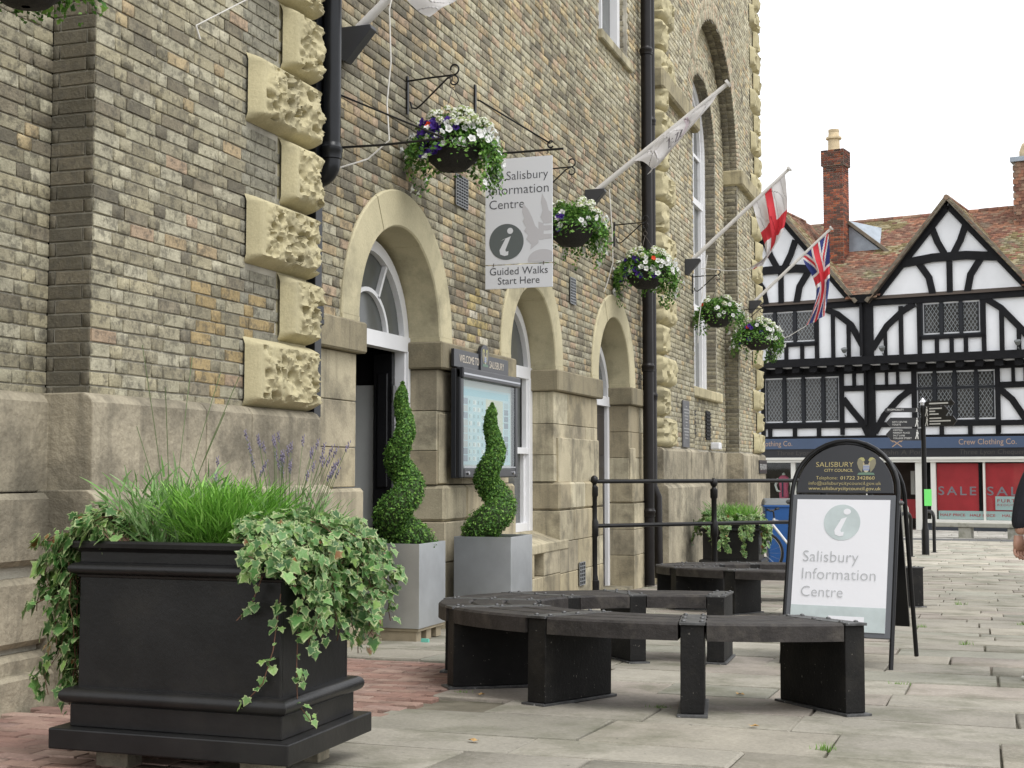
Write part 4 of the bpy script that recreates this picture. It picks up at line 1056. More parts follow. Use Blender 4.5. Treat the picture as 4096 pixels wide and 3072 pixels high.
def fpt(u, v, y):       # a point of the cloth at a given distance along the wall (photograph pixels of the survey)
    return (u, y, v)
# white banner with dark lettering, mostly out of the frame at the top
flag('banner', 'white banner hanging from the flagpole at the top of the picture', [((-3.97, 9.14, 4.60), (-3.50, 9.14, 4.98)), ((-3.93, 9.1, 4.50), (-3.40, 9.1, 4.85)), ((-3.80, 9.08, 4.36), (-3.32, 9.08, 4.72)), ((-3.70, 9.07, 4.30), (-3.28, 9.07, 4.55))], lambda u, v: WH if not (.42 < v < .62 and int(u * 11) % 2 == 0 and .3 < u < .9) else (.16, .15, .17, 1), wob=.02)
def ban(u, v): return (.25, .23, .25, 1) if .5 < v < .66 and .36 < u < .60 and (math.sin(u * 150) > .35 or abs(math.sin(u * 75 + v * 20)) < .18) else ((.58, .50, .54, 1) if .6 < u < .64 else WH)
flag('banner', 'white flag with dark lettering furled round its pole', [((-3.85, 15.9, 4.74), (-2.82, 15.9, 5.48)), ((-3.80, 15.85, 4.72), (-2.80, 15.85, 5.44)), ((-3.70, 15.83, 4.70), (-2.86, 15.83, 5.33)), ((-3.60, 15.85, 4.60), (-3.12, 15.85, 5.06)), ((-3.66, 15.88, 4.54), (-3.42, 15.88, 4.78))], ban, wob=.035)
# red cross on white
def geo(u, v): return RD if (abs(u - .47) < .10 or abs(v - .46) < .085) else WH
sg_ = flag('flag', 'white flag with a red cross hanging limp from the third pole', [((-3.25, 21.5, 5.19), (-2.74, 21.5, 5.66)), ((-3.19, 21.45, 4.97), (-2.71, 21.45, 5.40)), ((-3.12, 21.42, 4.72), (-2.70, 21.42, 5.05)), ((-3.06, 21.42, 4.5), (-2.78, 21.42, 4.70)), ((-3.07, 21.42, 4.30), (-2.95, 21.42, 4.42)), ((-3.36, 21.42, 4.15), (-3.10, 21.42, 4.20))], geo, wob=.075)
def jack(u, v):
    x, y = (v - .5) * 2, (u - .5)            # fly along v, hoist along u
    if abs(y) < .10 or abs(x) < .10: return RD
    if abs(y) < .17 or abs(x) < .17: return WH
    d = abs(abs(y) - abs(x) * .5) 
    if d < .04: return RD
    if d < .10: return WH
    return BL
uj = flag('flag', 'union flag hanging limp beyond the hall corner', [((-3.25, 28.1, 5.37), (-2.73, 28.1, 5.83)), ((-3.20, 28.05, 5.2), (-2.70, 28.05, 5.55)), ((-3.06, 28.0, 4.95), (-2.69, 28.0, 5.20)), ((-2.98, 28.0, 4.62), (-2.70, 28.0, 4.85)), ((-3.05, 28.0, 4.25), (-2.74, 28.0, 4.5)), ((-3.17, 28.0, 3.93), (-2.82, 28.0, 4.1))], jack, nu=60, nv=90, wob=.075)
b = MB(); b.tube([(0, 0, 0), (-.35, -.1, -.22), (-.95, -.15, -.42), (-1.15, -.2, -.55)], .006, 5); b.build('tie_cord', cable, uj, (.08, -.1, -1.44))
b = MB(); b.tube([(0, 0, 0), (-.28, 0, .0), (-.6, 0, .05), (-.72, .03, .06)], .006, 5); b.build('tie_cord', cable, sg_, (-.11, -.08, -1.04))
# white cord from a hook in the near block up to the top pole
b = MB(); b.tube([(BK + .03, 6.92, 3.63), (BK + .35, 7.6, 4.15), (-3.93, 8.2, 4.55), (-3.72, 8.9, 5.1)], .004, 5); b.tube([(BK + .03, 6.92, 3.63), (BK + .035, 6.96, 3.56)], .006, 5); o = b.build('stay_cord', cable); tag(o, 'taut white cord tied to a hook in the near brick wall', 'cord')
# ------------------------------------------------------------------ big black planter
def tilt(y): return math.atan(gslope(y))
soil = pmat('soil', (.035, .026, .018), rough=.95, bump=.8, bs=60, space='obj')
def planter(loc, sx, sy, label, rx=0):
    e = empty('black_planter', loc, label=label, cat='planter', rx=rx)
    hx, hy = sx / 2, sy / 2
    def ringbox(name, ox, z0, z1, bevel=.004, h=None):
        b = MB(); b.box(-hx - ox, hx + ox, -hy - ox, hy + ox, z0, z1); return b.build(name, blackp, e, bevel=bevel)
    def moulding(name, prof):
        """profile (out, z) swept round the four sides with mitred corners"""
        b = MB(); n = len(prof)
        cs = [(-1, -1), (1, -1), (1, 1), (-1, 1)]; vs = []
        for cx, cy in cs: vs += [(cx * (hx + o), cy * (hy + o), z) for o, z in prof]
        fs = [(i * n + j, ((i + 1) % 4) * n + j, ((i + 1) % 4) * n + (j + 1) % n, i * n + (j + 1) % n) for i in range(4) for j in range(n)]
        b.add(vs, fs); return b.build(name, blackp, e, smooth=35)
    ro = lambda r, z, k=10: [(0, z - r)] + [(r * math.cos(R(-90 + 180 * i / k)), z + r * math.sin(R(-90 + 180 * i / k))) for i in range(k + 1)] + [(0, z + r)]
    ringbox('base_slab', .075, .0, .078, .006)
    ringbox('skirt', .02, .078, .165)
    moulding('lower_roll', [(-.01, .165)] + [(.02 + .032 * math.cos(R(-90 + 18 * i)), .195 + .030 * math.sin(R(-90 + 18 * i))) for i in range(11)] + [(-.01, .225)])
    for (x0, x1, y0, y1) in ((-hx, hx, -hy, -hy + .02), (-hx, hx, hy - .02, hy), (-hx, -hx + .02, -hy + .02, hy - .02), (hx - .02, hx, -hy + .02, hy - .02)):
        b = MB(); b.box(x0, x1, y0, y1, .2, .74); b.build('side_panel', blackp, e, bevel=.003)
    moulding('upper_roll', [(-.005, .635), (.006, .64), (.008, .648)] + [(.006 + .028 * math.cos(R(-90 + 18 * i)), .672 + .022 * math.sin(R(-90 + 18 * i))) for i in range(11)] + [(-.005, .70)])
    moulding('rim', [(-.03, .735), (.004, .735), (.012, .745), (.024, .752), (.026, .768), (.020, .776), (-.03, .776)])
    b = MB(); b.box(-hx + .02, hx - .02, -hy + .02, hy - .02, .70, .735); b.build('soil', soil, e)
    for x in (-hx + .12, hx - .12):
        for y in (-hy + .1, hy - .1):
            b = MB(); b.box(x - .07, x + .07, y - .05, y + .05, -.09, 0); b.build('foot', plinthst, e, bevel=.004)
    return e
PX, PY, PZ = -2.82, 4.73, -.045
planter((PX, PY, PZ), .86, .56, 'large black panelled planter in the left foreground')
# ------------------------------------------------------------------ ivy
def ivy_leaf_meshes():
    out = []
    r = random.Random(2)
    for q in range(5):
        k = [(0, .0), (.18, -.14), (.40, -.10), (.36, .10), (.56, .30), (.36, .42), (.24, .60), (0, .88)]
        j = [(x * r.uniform(.85, 1.15), y * r.uniform(.9, 1.1)) for x, y in k]; j[0] = (0, 0)
        ol = [(x, y) for x, y in j] + [(-x * r.uniform(.9, 1.1), y) for x, y in j[::-1][1:-1]]
        m = MB(); cz = lambda x, y: .10 * abs(x) - .16 * max(0, y - .3) ** 2 + r.uniform(-.012, .012)
        rim = [(x, y, cz(x, y)) for x, y in ol]; inn = [(x * .72, .30 + (y - .30) * .74, cz(x * .7, y * .7) + .012) for x, y in ol]; n = len(ol); c = (0, .30, .03)
        for i in range(n):
            i2 = (i + 1) % n
            m.add([rim[i], rim[i2], inn[i2], inn[i]], [(0, 1, 2, 3)], (1.0, .97, .72, 1)); m.add([inn[i], inn[i2], c], [(0, 1, 2)], (0, 0, 0, 1))
        o = m.build('leaf', None, None, tint=True, fixn=False); out.append(o.data); bpy.data.objects.remove(o)
    return out
IVY = ivy_leaf_meshes()
def ivymat(name, src):
    """leaf colour from object or vertex, margin from the mesh: cream edge round a green blade"""
    m = bpy.data.materials.new(name); m.use_nodes = True; t = m.node_tree; N = t.nodes; L = t.links; b = N['Principled BSDF']; b.inputs['Roughness'].default_value = .42; b.inputs['Specular IOR Level'].default_value = .4
    a = N.new('ShaderNodeAttribute'); a.attribute_name = 'tint'
    if src == 'obj': c = N.new('ShaderNodeObjectInfo').outputs['Color']
    else: q = N.new('ShaderNodeAttribute'); q.attribute_name = 'leafcol'; c = q.outputs['Color']
    sp = N.new('ShaderNodeSeparateColor'); L.new(a.outputs['Color'], sp.inputs[0])
    nz = N.new('ShaderNodeTexNoise'); nz.inputs['Scale'].default_value = 45; g = N.new('ShaderNodeNewGeometry'); L.new(g.outputs['Position'], nz.inputs['Vector'])
    mr = N.new('ShaderNodeMapRange'); mr.inputs['From Min'].default_value = .38; mr.inputs['From Max'].default_value = .60; L.new(nz.outputs['Fac'], mr.inputs['Value'])
    mu = N.new('ShaderNodeMath'); mu.operation = 'MULTIPLY'; L.new(sp.outputs[0], mu.inputs[0]); L.new(mr.outputs[0], mu.inputs[1])
    mx = N.new('ShaderNodeMix'); mx.data_type = 'RGBA'; L.new(mu.outputs[0], mx.inputs[0]); L.new(c, mx.inputs[6]); mx.inputs[7].default_value = (.36, .42, .20, 1)
    n2 = N.new('ShaderNodeTexNoise'); n2.inputs['Scale'].default_value = 90; L.new(g.outputs['Position'], n2.inputs['Vector']); hs2 = N.new('ShaderNodeHueSaturation'); m2 = N.new('ShaderNodeMapRange'); m2.inputs['To Min'].default_value = .7; m2.inputs['To Max'].default_value = 1.3; L.new(n2.outputs['Fac'], m2.inputs['Value']); L.new(m2.outputs[0], hs2.inputs['Value']); L.new(mx.outputs[2], hs2.inputs['Color'])
    L.new(hs2.outputs[0], b.inputs['Base Color'])
    tr = N.new('ShaderNodeBsdfTranslucent'); L.new(hs2.outputs[0], tr.inputs['Color']); ms = N.new('ShaderNodeMixShader'); ms.inputs[0].default_value = .25
    L.new(b.outputs[0], ms.inputs[1]); L.new(tr.outputs[0], ms.inputs[2]); L.new(ms.outputs[0], N['Material Output'].inputs['Surface'])
    return m
ivyO, ivyT = ivymat('ivy_single', 'obj'), ivymat('ivy_mass', 'leafcol')
for me in IVY: me.materials.append(ivyO)
IVC = [lin(84, 124, 66), lin(102, 140, 78), lin(70, 110, 54), lin(116, 150, 88), lin(54, 92, 42), lin(128, 160, 84), lin(92, 132, 74)]
vineM = pmat('ivy_stem', (.13, .06, .035), rough=.7)
def ivy(loc, vines, rnd, label, n_single=300, size=.040, world=None, group='trailing variegated ivy'):
    """vines: polylines (local) from the soil over the rim; leaves sit along them"""
    e = empty('ivy', loc, label=label, cat='ivy', group=group)
    wm = Matrix.Translation(loc); L = []
    st = MB()
    for pts, out, dens, sz in vines:
        P = [Vector(p) for p in pts]; st.tube(P, .0022, 4, caps=False); acc = 0
        for a, b in zip(P, P[1:]):
            seg = (b - a).length; k = max(1, int(seg * dens * 1.25 + rnd.random()))
            for i in range(k):
                t = rnd.random(); p = a.lerp(b, t) + Vector((rnd.gauss(0, .012), rnd.gauss(0, .012), rnd.gauss(0, .012))) + Vector(out) * rnd.uniform(0, .03)
                n = (Vector(out) + Vector((rnd.gauss(0, .55), rnd.gauss(0, .55), rnd.gauss(.55, .5)))).normalized()
                dn = Vector((rnd.gauss(0, .5), rnd.gauss(0, .5), -1)) + (b - a).normalized() * .8; dn = (dn - n * dn.dot(n)).normalized(); x = dn.cross(n)
                s = size * sz * rnd.choice([.5, .7, .9, 1.0, 1.15, 1.4]) * rnd.uniform(.85, 1.15)
                M = frame(p, x, dn, n) @ Matrix.Diagonal((s, s, s, 1))
                L.append((M, jit(rnd.choice(IVC), .22, rnd) if rnd.random() > .02 else jit(lin(140, 100, 62), .15, rnd)))
    st.build('stem', vineM, e)
    rank = sorted(range(len(L)), key=lambda i: -seen_size(wm @ L[i][0].translation) * L[i][0].col[0].length if True else 0)
    front = sorted(range(len(L)), key=lambda i: (seen_size(wm @ L[i][0].translation) == 0, -(L[i][0].col[0].length) * (1.5 - (wm @ L[i][0].translation).y * .05)))
    single = set(front[:n_single]); rest = []
    for i, (M, c) in enumerate(L):
        if i in single:
            o = bpy.data.objects.new('leaf', IVY[i % 5]); COL.objects.link(o); o.parent = e; o.matrix_local = M; o.color = c
        else: rest.append(i)
    if rest:
        V = []; Fs = []; tc = []; lc = []
        src = [(np.array([v.co[:] for v in me.vertices]), [p.vertices[:] for p in me.polygons], np.array([d.color[:] for d in me.attributes['tint'].data])) for me in IVY]
        off = 0
        for i in rest:
            v, f, t = src[i % 5]; Mx = np.array(L[i][0]); V.append(v @ Mx[:3, :3].T + Mx[:3, 3]); Fs += [tuple(q + off for q in ff) for ff in f]; off += len(v); tc.append(t); lc.append(np.repeat([L[i][1]], len(f), 0))
        me = bpy.data.meshes.new('leaves_beneath'); me.from_pydata(np.concatenate(V).tolist(), [], Fs)
        a = me.attributes.new('tint', 'FLOAT_COLOR', 'FACE'); a.data.foreach_set('color', np.concatenate(tc).astype(np.float32).ravel()); a = me.attributes.new('leafcol', 'FLOAT_COLOR', 'FACE'); a.data.foreach_set('color', np.concatenate(lc).astype(np.float32).ravel())
        me.materials.append(ivyT); o = link('leaves_beneath', me, e); o['kind'] = 'stuff'
    return e
def hang(start, over, out, drop, rnd, steps=8, wander=.05, lift=.05):
    """a shoot: from start over the edge point, then falling"""
    P = [Vector(start), (Vector(start) + Vector(over)) / 2 + Vector((0, 0, lift)), Vector(over) + Vector((0, 0, lift * .6))]
    p = Vector(over) + Vector(out) * .03; d = Vector(out) * .5
    for i in range(steps):
        p = p + Vector((d.x * .04, d.y * .04, -drop / steps)) + Vector((rnd.gauss(0, wander * .35), rnd.gauss(0, wander * .35), 0)); d *= .7; P.append(p.copy())
    return P
ri = random.Random(21)
zt = PZ + .775
V1 = []   # right-hand corner mass
for i in range(34):
    t = ri.random()
    if t < .42: ed = Vector((.43, ri.uniform(-.28, .22), .78)); out = Vector((1, 0, 0))
    elif t < .78: ed = Vector((ri.uniform(.16, .43), -.28, .78)) if False else Vector((.44, ri.uniform(-.29, -.05), .78)); out = Vector((1, -.5, 0)).normalized()
    else: ed = Vector((ri.uniform(.32, .44), -.29, .78)); out = Vector((.5, -1, 0)).normalized()
    drop = abs(ri.gauss(.20, .14)) if out.y > -.8 else abs(ri.gauss(.03, .04)); st = Vector((ri.uniform(.15, .34), ed.y * .6, .76))
    V1.append((hang(st, ed, out, min(drop, .62), ri, lift=.07), out, 75, 1.0))
for i in range(24):     # crown of the mass
    a = ri.uniform(-2.0, 1.4); c = Vector((.29, -.05, .76)); e_ = c + Vector((math.cos(a) * ri.uniform(.08, .24), math.sin(a) * ri.uniform(.08, .25), ri.uniform(.02, .09))); V1.append(([c, (c + e_) / 2 + Vector((0, 0, .06)), e_, e_ + Vector((math.cos(a) * .08, math.sin(a) * .08, -.05))], Vector((math.cos(a) * .5, math.sin(a) * .5, .8)), 70, .95))
for k in range(3):      # far right corner, hanging wide
    for i in range(7):
        ed = Vector((.45, ri.uniform(.05, .30), .80)); V1.append((hang((.25, .1, .77), ed, Vector((1, .1, 0)), ri.uniform(.15, .42), ri, wander=.08), Vector((1, -.3, .2)), 80, 1.0))
# thin single shoots against the black front
V1.append(([(.40, -.285, .74), (.37, -.31, .66), (.33, -.315, .56), (.27, -.315, .50)], Vector((0, -1, .1)), 26, .8))
V1.append(([(.44, -.30, .60), (.42, -.315, .40), (.38, -.315, .28), (.30, -.315, .20)], Vector((.1, -1, .1)), 30, .9))
V1.append(([(.46, -.2, .5), (.475, -.24, .32), (.47, -.22, .2), (.50, -.16, .12)], Vector((1, -.4, .1)), 45, .75))
ivy((PX, PY, PZ), V1, ri, 'variegated ivy spilling over the right corner of the big black planter', 200)
V2 = []   # left side mass
for i in range(46):
    ed = Vector((-.44, ri.uniform(-.27, .2), .78)); out = Vector((-1, ri.uniform(-.5, .2), 0)).normalized(); V2.append((hang((-.3, ed.y, .77), ed, out, abs(ri.gauss(.30, .17)), ri, lift=.06), out + Vector((0, -.6, 0)), 90, 1.25))
for i in range(16):
    a = ri.uniform(2.2, 4.4); c = Vector((-.3, -.1, .76)); e_ = c + Vector((math.cos(a) * ri.uniform(.1, .26), math.sin(a) * ri.uniform(.05, .18), ri.uniform(.05, .12))); V2.append(([c, (c + e_) / 2 + Vector((0, 0, .05)), e_, e_ + Vector((math.cos(a) * .09, math.sin(a) * .06, -.04))], Vector((math.cos(a) * .5, -.5, .7)), 60, 1.05))
V2.append(([(-.44, -.2, .8), (-.56, -.24, .80), (-.66, -.26, .74)], Vector((-.4, -.6, .6)), 30, .6)); V2.append(([(-.46, -.25, .55), (-.56, -.3, .56), (-.64, -.3, .52)], Vector((-.2, -1, .3)), 20, .7))
ivy((PX, PY, PZ), V2, ri, 'variegated ivy hanging down the left side of the big black planter', 150)
# ------------------------------------------------------------------ lavender and grass-like clumps
bladeM = leafmat('blade', var=.1, vs=15)
def clump(name, loc, n, h, spread, cols, rnd, label, cat, flowers=0, lean=(0, 0), wid=.004, fh=1.5, group=None, tall=0):
    e = empty(name, loc, label=label, cat=cat, group=group)
    m = MB()
    def blade(p, d, L, w, col, k=3, curl=.3):
        p = Vector(p); d = Vector(d).normalized(); s = d.cross(Vector((rnd.gauss(0, 1), rnd.gauss(0, 1), .1))).normalized(); prev = None
        for i in range(k + 1):
            t = i / k; q = p + d * L * t + Vector((d.x, d.y, -.6)) * (curl * L * t * t * .5); ww = w * (1 - t * .9) * (.6 + 1.2 * t if t < .4 else 1)
            cur = (q - s * ww, q + s * ww)
            if prev: m.add([prev[0], prev[1], cur[1], cur[0]], [(0, 1, 2, 3)], col)
            prev = cur
    for i in range(n):
        a = rnd.uniform(0, 6.283); q = math.sqrt(rnd.random()) * spread * .45; d = Vector((math.cos(a) * q / spread * 1.3 + lean[0] + rnd.gauss(0, .22), math.sin(a) * q / spread * 1.3 + lean[1] + rnd.gauss(0, .22), 1))
        z0 = rnd.random() ** .9 * h * .72 * (.62 + .55 * abs(math.sin(a * 3.7 + q * 31)))
        base = Vector((math.cos(a) * q, math.sin(a) * q, 0)) + d.normalized() * z0
        blade(base, d + Vector((rnd.gauss(0, .35), rnd.gauss(0, .35), 0)), h * rnd.uniform(.16, .34), wid * rnd.uniform(.7, 1.3), cols(rnd, base))
    o = m.build('leaves', bladeM, e, tint=True, fixn=False); o['kind'] = 'stuff'
    for i in range(tall):
        a = rnd.uniform(0, 6.28); d = Vector((math.cos(a) * .3 + lean[0], math.sin(a) * .2, 1)).normalized(); L = h * rnd.uniform(1.3, 2.4); m = MB(); P = [d * L * t + Vector((0, 0, -.0)) + Vector((d.x, d.y, 0)) * (t * t * .12) for t in (0, .3, .6, 1)]; m.tube(P, .0018, 4)
        m.build('stalk', stemM, e)
    m2 = None
    for i in range(flowers):
        a = rnd.uniform(0, 6.28); d = Vector((math.cos(a) * .35 + lean[0], math.sin(a) * .25, 1)).normalized(); L = h * fh * rnd.uniform(.7, 1.15); p0 = Vector((math.cos(a), math.sin(a), 0)) * spread * .3 * rnd.random()
        tip = p0 + d * L; m = MB(); m.tube([p0, p0 + d * L * .5 + Vector((rnd.gauss(0, .01), 0, 0)), tip], .0013, 3)
        o = m.build('flower_stem', stemM, e); m = MB()
        for k in range(9):
            z_ = k * .0052; w_ = .0045 * (1 - abs(k - 4) / 7); aa = k * 2.4
            c = tip + d * z_; m.lathe([(.001, -.005), (w_, 0), (.001, .006)], 5, Matrix.Translation(c + Vector((math.cos(aa) * .004, math.sin(aa) * .004, 0))), col=jit((.24, .21, .29, 1), .3, rnd))
        m.build('flower_spike', petalT, e, tint=True, fixn=False)
    return e
def gr1(r, p): return jit(r.choice([lin(106, 158, 56), lin(126, 178, 72), lin(92, 142, 50), lin(146, 192, 94)]), .15, r)
def gr2(r, p): return jit(r.choice([lin(110, 150, 80), lin(130, 168, 100), lin(148, 178, 122), lin(94, 132, 70)]), .15, r)
rl = random.Random(8)
clump('lavender', (PX + .03, PY - .02, PZ + .73), 4600, .30, .28, gr1, rl, 'bright green leafy lavender clump in the middle of the big planter', 'lavender', flowers=4, lean=(.08, 0), fh=1.2)
clump('lavender', (PX - .20, PY - .02, PZ + .73), 800, .36, .30, gr2, rl, 'loose greyer-green clump with tall bare stalks at the left of the planter', 'lavender', flowers=0, lean=(.05, 0), tall=7, wid=.0055)
clump('lavender', (PX + .24, PY + .12, PZ + .73), 700, .27, .28, gr2, rl, 'purple-flowering lavender at the right of the big planter', 'lavender', flowers=40, lean=(.12, 0), fh=1.45)
# ------------------------------------------------------------------ round benches
timber = pmat('bench_timber', (.032, .028, .026), rough=.6, spec=.25, var=.4, vs=7, dark=(.085, .075, .062), dscale=9, dlo=.5, dhi=.7, damt=.6, chip=(.20, .17, .12), chs=60, chlo=.71, space='obj', bump=.5, bs=35, fine=.2, fs=140)
steel = pmat('zinc_plate', (.075, .075, .075), rough=.5, metal=.4, var=.5, vs=20, space='obj', chip=(.35, .35, .34), chs=35, chlo=.62); boltM = pmat('bolt', (.12, .12, .12), rough=.5, metal=.6)
def ring_bench(loc, a0, n_legs, label, rx, step=31.0, worn=None):
    e = empty('round_bench', loc, label=label, cat='bench', group='curved black public benches', rx=rx)
    r0, r1, H, T = .97, 1.56, .455, .088
    for k in range(n_legs):
        th = R(a0 + step * k); M = Matrix.Rotation(th, 4, 'Z')
        b = MB(); b.box(r0 - .0, r1 - .01, -.058, .058, .015, H - .012, M); b.build('leg', blackp2, e, bevel=.004)
        b = MB(); b.box(r0 - .03, r1 + .02, -.075, .075, .0, .014, M); b.build('base_plate', steel, e, bevel=.002)
        b = MB(); b.box(r0, r1 + .005, -.064, .064, H - .012, H + .002, M); pl = b.build('top_plate', steel, e, bevel=.002)
        for i in (0, 2, 4):
            for s in (-1, 1):
                b = MB(); b.lathe([(.013, 0), (.012, .005), (.006, .009), (.001, .010)], 8, M @ Matrix.Translation((r0 + .06 + i * .117, s * .045, H + .002))); b.build('bolt', boltM, pl, smooth=True)
    for k in range(n_legs - 1):
        for ra, rb_ in ((r0, 1.16), (1.168, 1.36), (1.368, r1)):
            m = MB(); prof = [(ra, H - T), (rb_, H - T), (rb_, H - .012), (rb_ - .012, H), (ra + .012, H), (ra, H - .012)]; n = 10; vs = []; kk = len(prof)
            g0 = math.asin(.062 / ra); t0, t1 = R(a0 + step * k) + g0, R(a0 + step * (k + 1)) - g0
            for i in range(n + 1):
                t = t0 + (t1 - t0) * i / n; vs += [(r * math.cos(t), r * math.sin(t), z) for r, z in prof]
            fs = [(i * kk + j, i * kk + (j + 1) % kk, (i + 1) * kk + (j + 1) % kk, (i + 1) * kk + j) for i in range(n) for j in range(kk)] + [tuple(range(kk)), tuple(n * kk + j for j in range(kk))]
            m.add(vs, fs); m.build('seat_plank', timber, e, smooth=30)
    return e
ring_bench((-1.6, 8.2, gz(8.2)), 94, 8, 'near curved black bench, open towards the right, in front of the metal planters', tilt(8.2))
ring_bench((-1.9, 15.5, gz(15.5)), 34, 9, 'far curved black bench behind the standing sign, near the railing', tilt(15.5))
# ------------------------------------------------------------------ pavement sign
af = pmat('sign_frame', (.010, .010, .011), rough=.3, spec=.3, space='obj'); clip = pmat('poster_frame', (.10, .105, .115), rough=.4, space='obj'); ppr = pmat('poster_paper', (.74, .74, .77), rough=.5, space='obj', bump=.12, bs=2.2, bdist=.03)
ptx = pmat('poster_text_grey', (.42, .43, .44), rough=.5); pgr = pmat('poster_teal', (.47, .53, .53), rough=.5, var=.12, vs=6); hdr = pmat('header_board', (.022, .023, .027), rough=.35); gold = pmat('gold_text', (.48, .40, .17), rough=.5)
a0_ = Vector((-1.274, 9.43)); a1_ = Vector((-.538, 9.309)); mid_ = (a0_ + a1_) / 2; rz_ = math.atan2(a1_.y - a0_.y, a1_.x - a0_.x)
ab = empty('pavement_sign', (mid_.x, mid_.y, gz(9.4)), rz=rz_, label='arched black A-board with white Salisbury Information Centre poster', cat='sign')
LEAN = math.atan2(.40, 1.5)     # the board leans back
AL = Matrix.Rotation(-LEAN, 4, 'X')          # local: x right, z up the board, -y towards the reader
HT, HW = 1.56, .365
def outline(w, h, n=16): return [(-w, 0, .0), (-w, 0, h - w)] + [(w * math.cos(R(180 - 180 * i / n)), 0, h - w + w * math.sin(R(180 - 180 * i / n))) for i in range(1, n)] + [(w, 0, h - w), (w, 0, 0)]
b = MB(); b.tube([AL @ Vector(p) for p in outline(HW, HT)], .016, 10); b.build('front_frame', af, ab, smooth=40)
BL_ = Matrix.Translation((0, .80, 0)) @ Matrix.Rotation(LEAN, 4, 'X')
b = MB(); b.tube([BL_ @ Vector(p) for p in outline(HW, HT - .02)], .016, 10); b.build('rear_frame', af, ab, smooth=40)
b = MB(); b.box(-.335, .335, -.012, .012, .22, 1.14, BL_); b.build('rear_panel', af, ab)
b = MB(); b.box(-HW + .01, HW - .01, -.014, .01, .20, 1.17, AL, ch=.004); b.build('poster_frame', clip, ab)
b = MB(); b.box(-HW + .045, HW - .045, -.0185, -.0145, .235, 1.135, AL); b.build('poster', ppr, ab)
b = MB(); b.box(-HW + .045, HW - .045, -.0205, -.019, .235, .40, AL); b.build('poster_band', pgr, ab)
b = MB(); b.box(-.06, .18, -.0215, -.0206, .30, .335, AL); b.build('poster_slip', ppr, ab)
b = MB(); pts = [(HW - .03, HT - HW)] ; w = HW - .03
pts = [(-w, 1.185), (w, 1.185), (w, HT - HW)] + [(w * math.cos(R(a)), HT - HW + w * math.sin(R(a))) for a in range(10, 180, 10)] + [(-w, HT - HW)]
b.prism(pts, -.008, .008, AL); b.build('header_board', hdr, ab, bevel=.002)
for s in (-1, 1):
    b = MB(); b.lathe([(.018, 0), (.016, .02), (.004, .03)], 10, AL @ Matrix.Translation((s * (HW + .012), 0, 1.12)) @ Matrix.Rotation(R(90) * s, 4, 'Y')); b.build('bolt', boltM, ab)
def AF(x, z, d=.0225): return AL @ face_frame((x, -d, z), (1, 0, 0), (0, 0, 1))
info = AF(0, 0)
class _L: pass
def logo2(x, z, r):
    b = MB(); b.prism([(x + r * math.cos(R(a)), z + r * math.sin(R(a))) for a in range(0, 360, 9)], -.0205, -.019, AL); b.build('logo_disc', pgr, ab)
    b = MB(); P = lambda pts: [(x + u * r, z + v * r) for u, v in pts]
    b.prism(P([(-.20, .14), (.26, .30), (-.06, -.45), (-.02, -.55), (.12, -.52), (.10, -.74), (-.12, -.78), (-.36, -.68), (-.40, -.45), (-.05, .18), (-.55, .06)]), -.0222, -.0212, AL)
    b.prism([(x + (.26 + .20 * math.cos(R(a))) * r, z + (.60 + .17 * math.sin(R(a))) * r) for a in range(0, 360, 15)], -.0222, -.0212, AL); b.build('logo_figure', ppr, ab)
logo2(.0, .975, .125)
text('Salisbury', AF(-.255, .70), ptx, ab, w=.38, align='LEFT', bold=-.012); text('Information', AF(-.255, .58), ptx, ab, w=.50, align='LEFT', bold=-.012); text('Centre', AF(-.255, .46), ptx, ab, w=.285, align='LEFT', bold=-.012)
hd = .0095
text('SALISBURY', AF(.055, 1.37, hd), gold, ab, w=.26, h=.036, align='RIGHT', bold=-.012); text('CITY COUNCIL', AF(.055, 1.335, hd), gold, ab, w=.20, h=.021, align='RIGHT')
text('Telephone:', AF(-.20, 1.28, hd), gold, ab, w=.15, h=.024, align='LEFT', bold=-.012); text('01722 342860', AF(.205, 1.28, hd), gold, ab, w=.235, h=.024, align='RIGHT')
text('info@salisburycitycouncil.gov.uk', AF(0, 1.242, hd), gold, ab, w=.50, h=.024, bold=-.012); text('www.salisburycitycouncil.gov.uk', AF(0, 1.205, hd), gold, ab, w=.50, h=.024)
crest(ab, AF(.145, 1.37, hd), .13)
# ------------------------------------------------------------------ metal planters with box spirals
zinc = pmat('brushed_zinc', (.52, .54, .56), rough=.38, metal=.85, var=.12, vs=3, space='obj', bump=.06, bs=90, fine=.05, fs=200); pallet = pmat('pallet_wood', (.30, .25, .17), rough=.85, var=.2, vs=8, space='obj')
def metal_planter(x0, x1, y0, y1, ztop, label):
    zg = gz((y0 + y1) / 2); e = empty('metal_planter', ((x0 + x1) / 2, (y0 + y1) / 2, zg), label=label, cat='planter', group='tall square metal planters'); hx, hy, H = (x1 - x0) / 2, (y1 - y0) / 2, ztop - zg
    for i in range(3):
        b = MB(); b.box(-hx + .03, hx - .03, -hy + .02 + i * (hy * 2 - .14) / 2, -hy + .12 + i * (hy * 2 - .14) / 2, .0, .085); b.build('bearer', pallet, e, bevel=.003)
    b = MB(); b.box(-hx + .01, hx - .01, -hy + .01, hy - .01, .085, .105); b.build('pallet_board', pallet, e)
    for (a, b_, c, d) in ((-hx, hx, -hy, -hy + .015), (-hx, hx, hy - .015, hy), (-hx, -hx + .015, -hy + .015, hy - .015), (hx - .015, hx, -hy + .015, hy - .015)):
        q = MB(); q.box(a, b_, c, d, .107, H); q.build('side', zinc, e, bevel=.002)
    q = MB(); q.box(-hx + .015, hx - .015, -hy + .015, hy - .015, H - .06, H - .05); q.build('soil', soil, e)
    return e
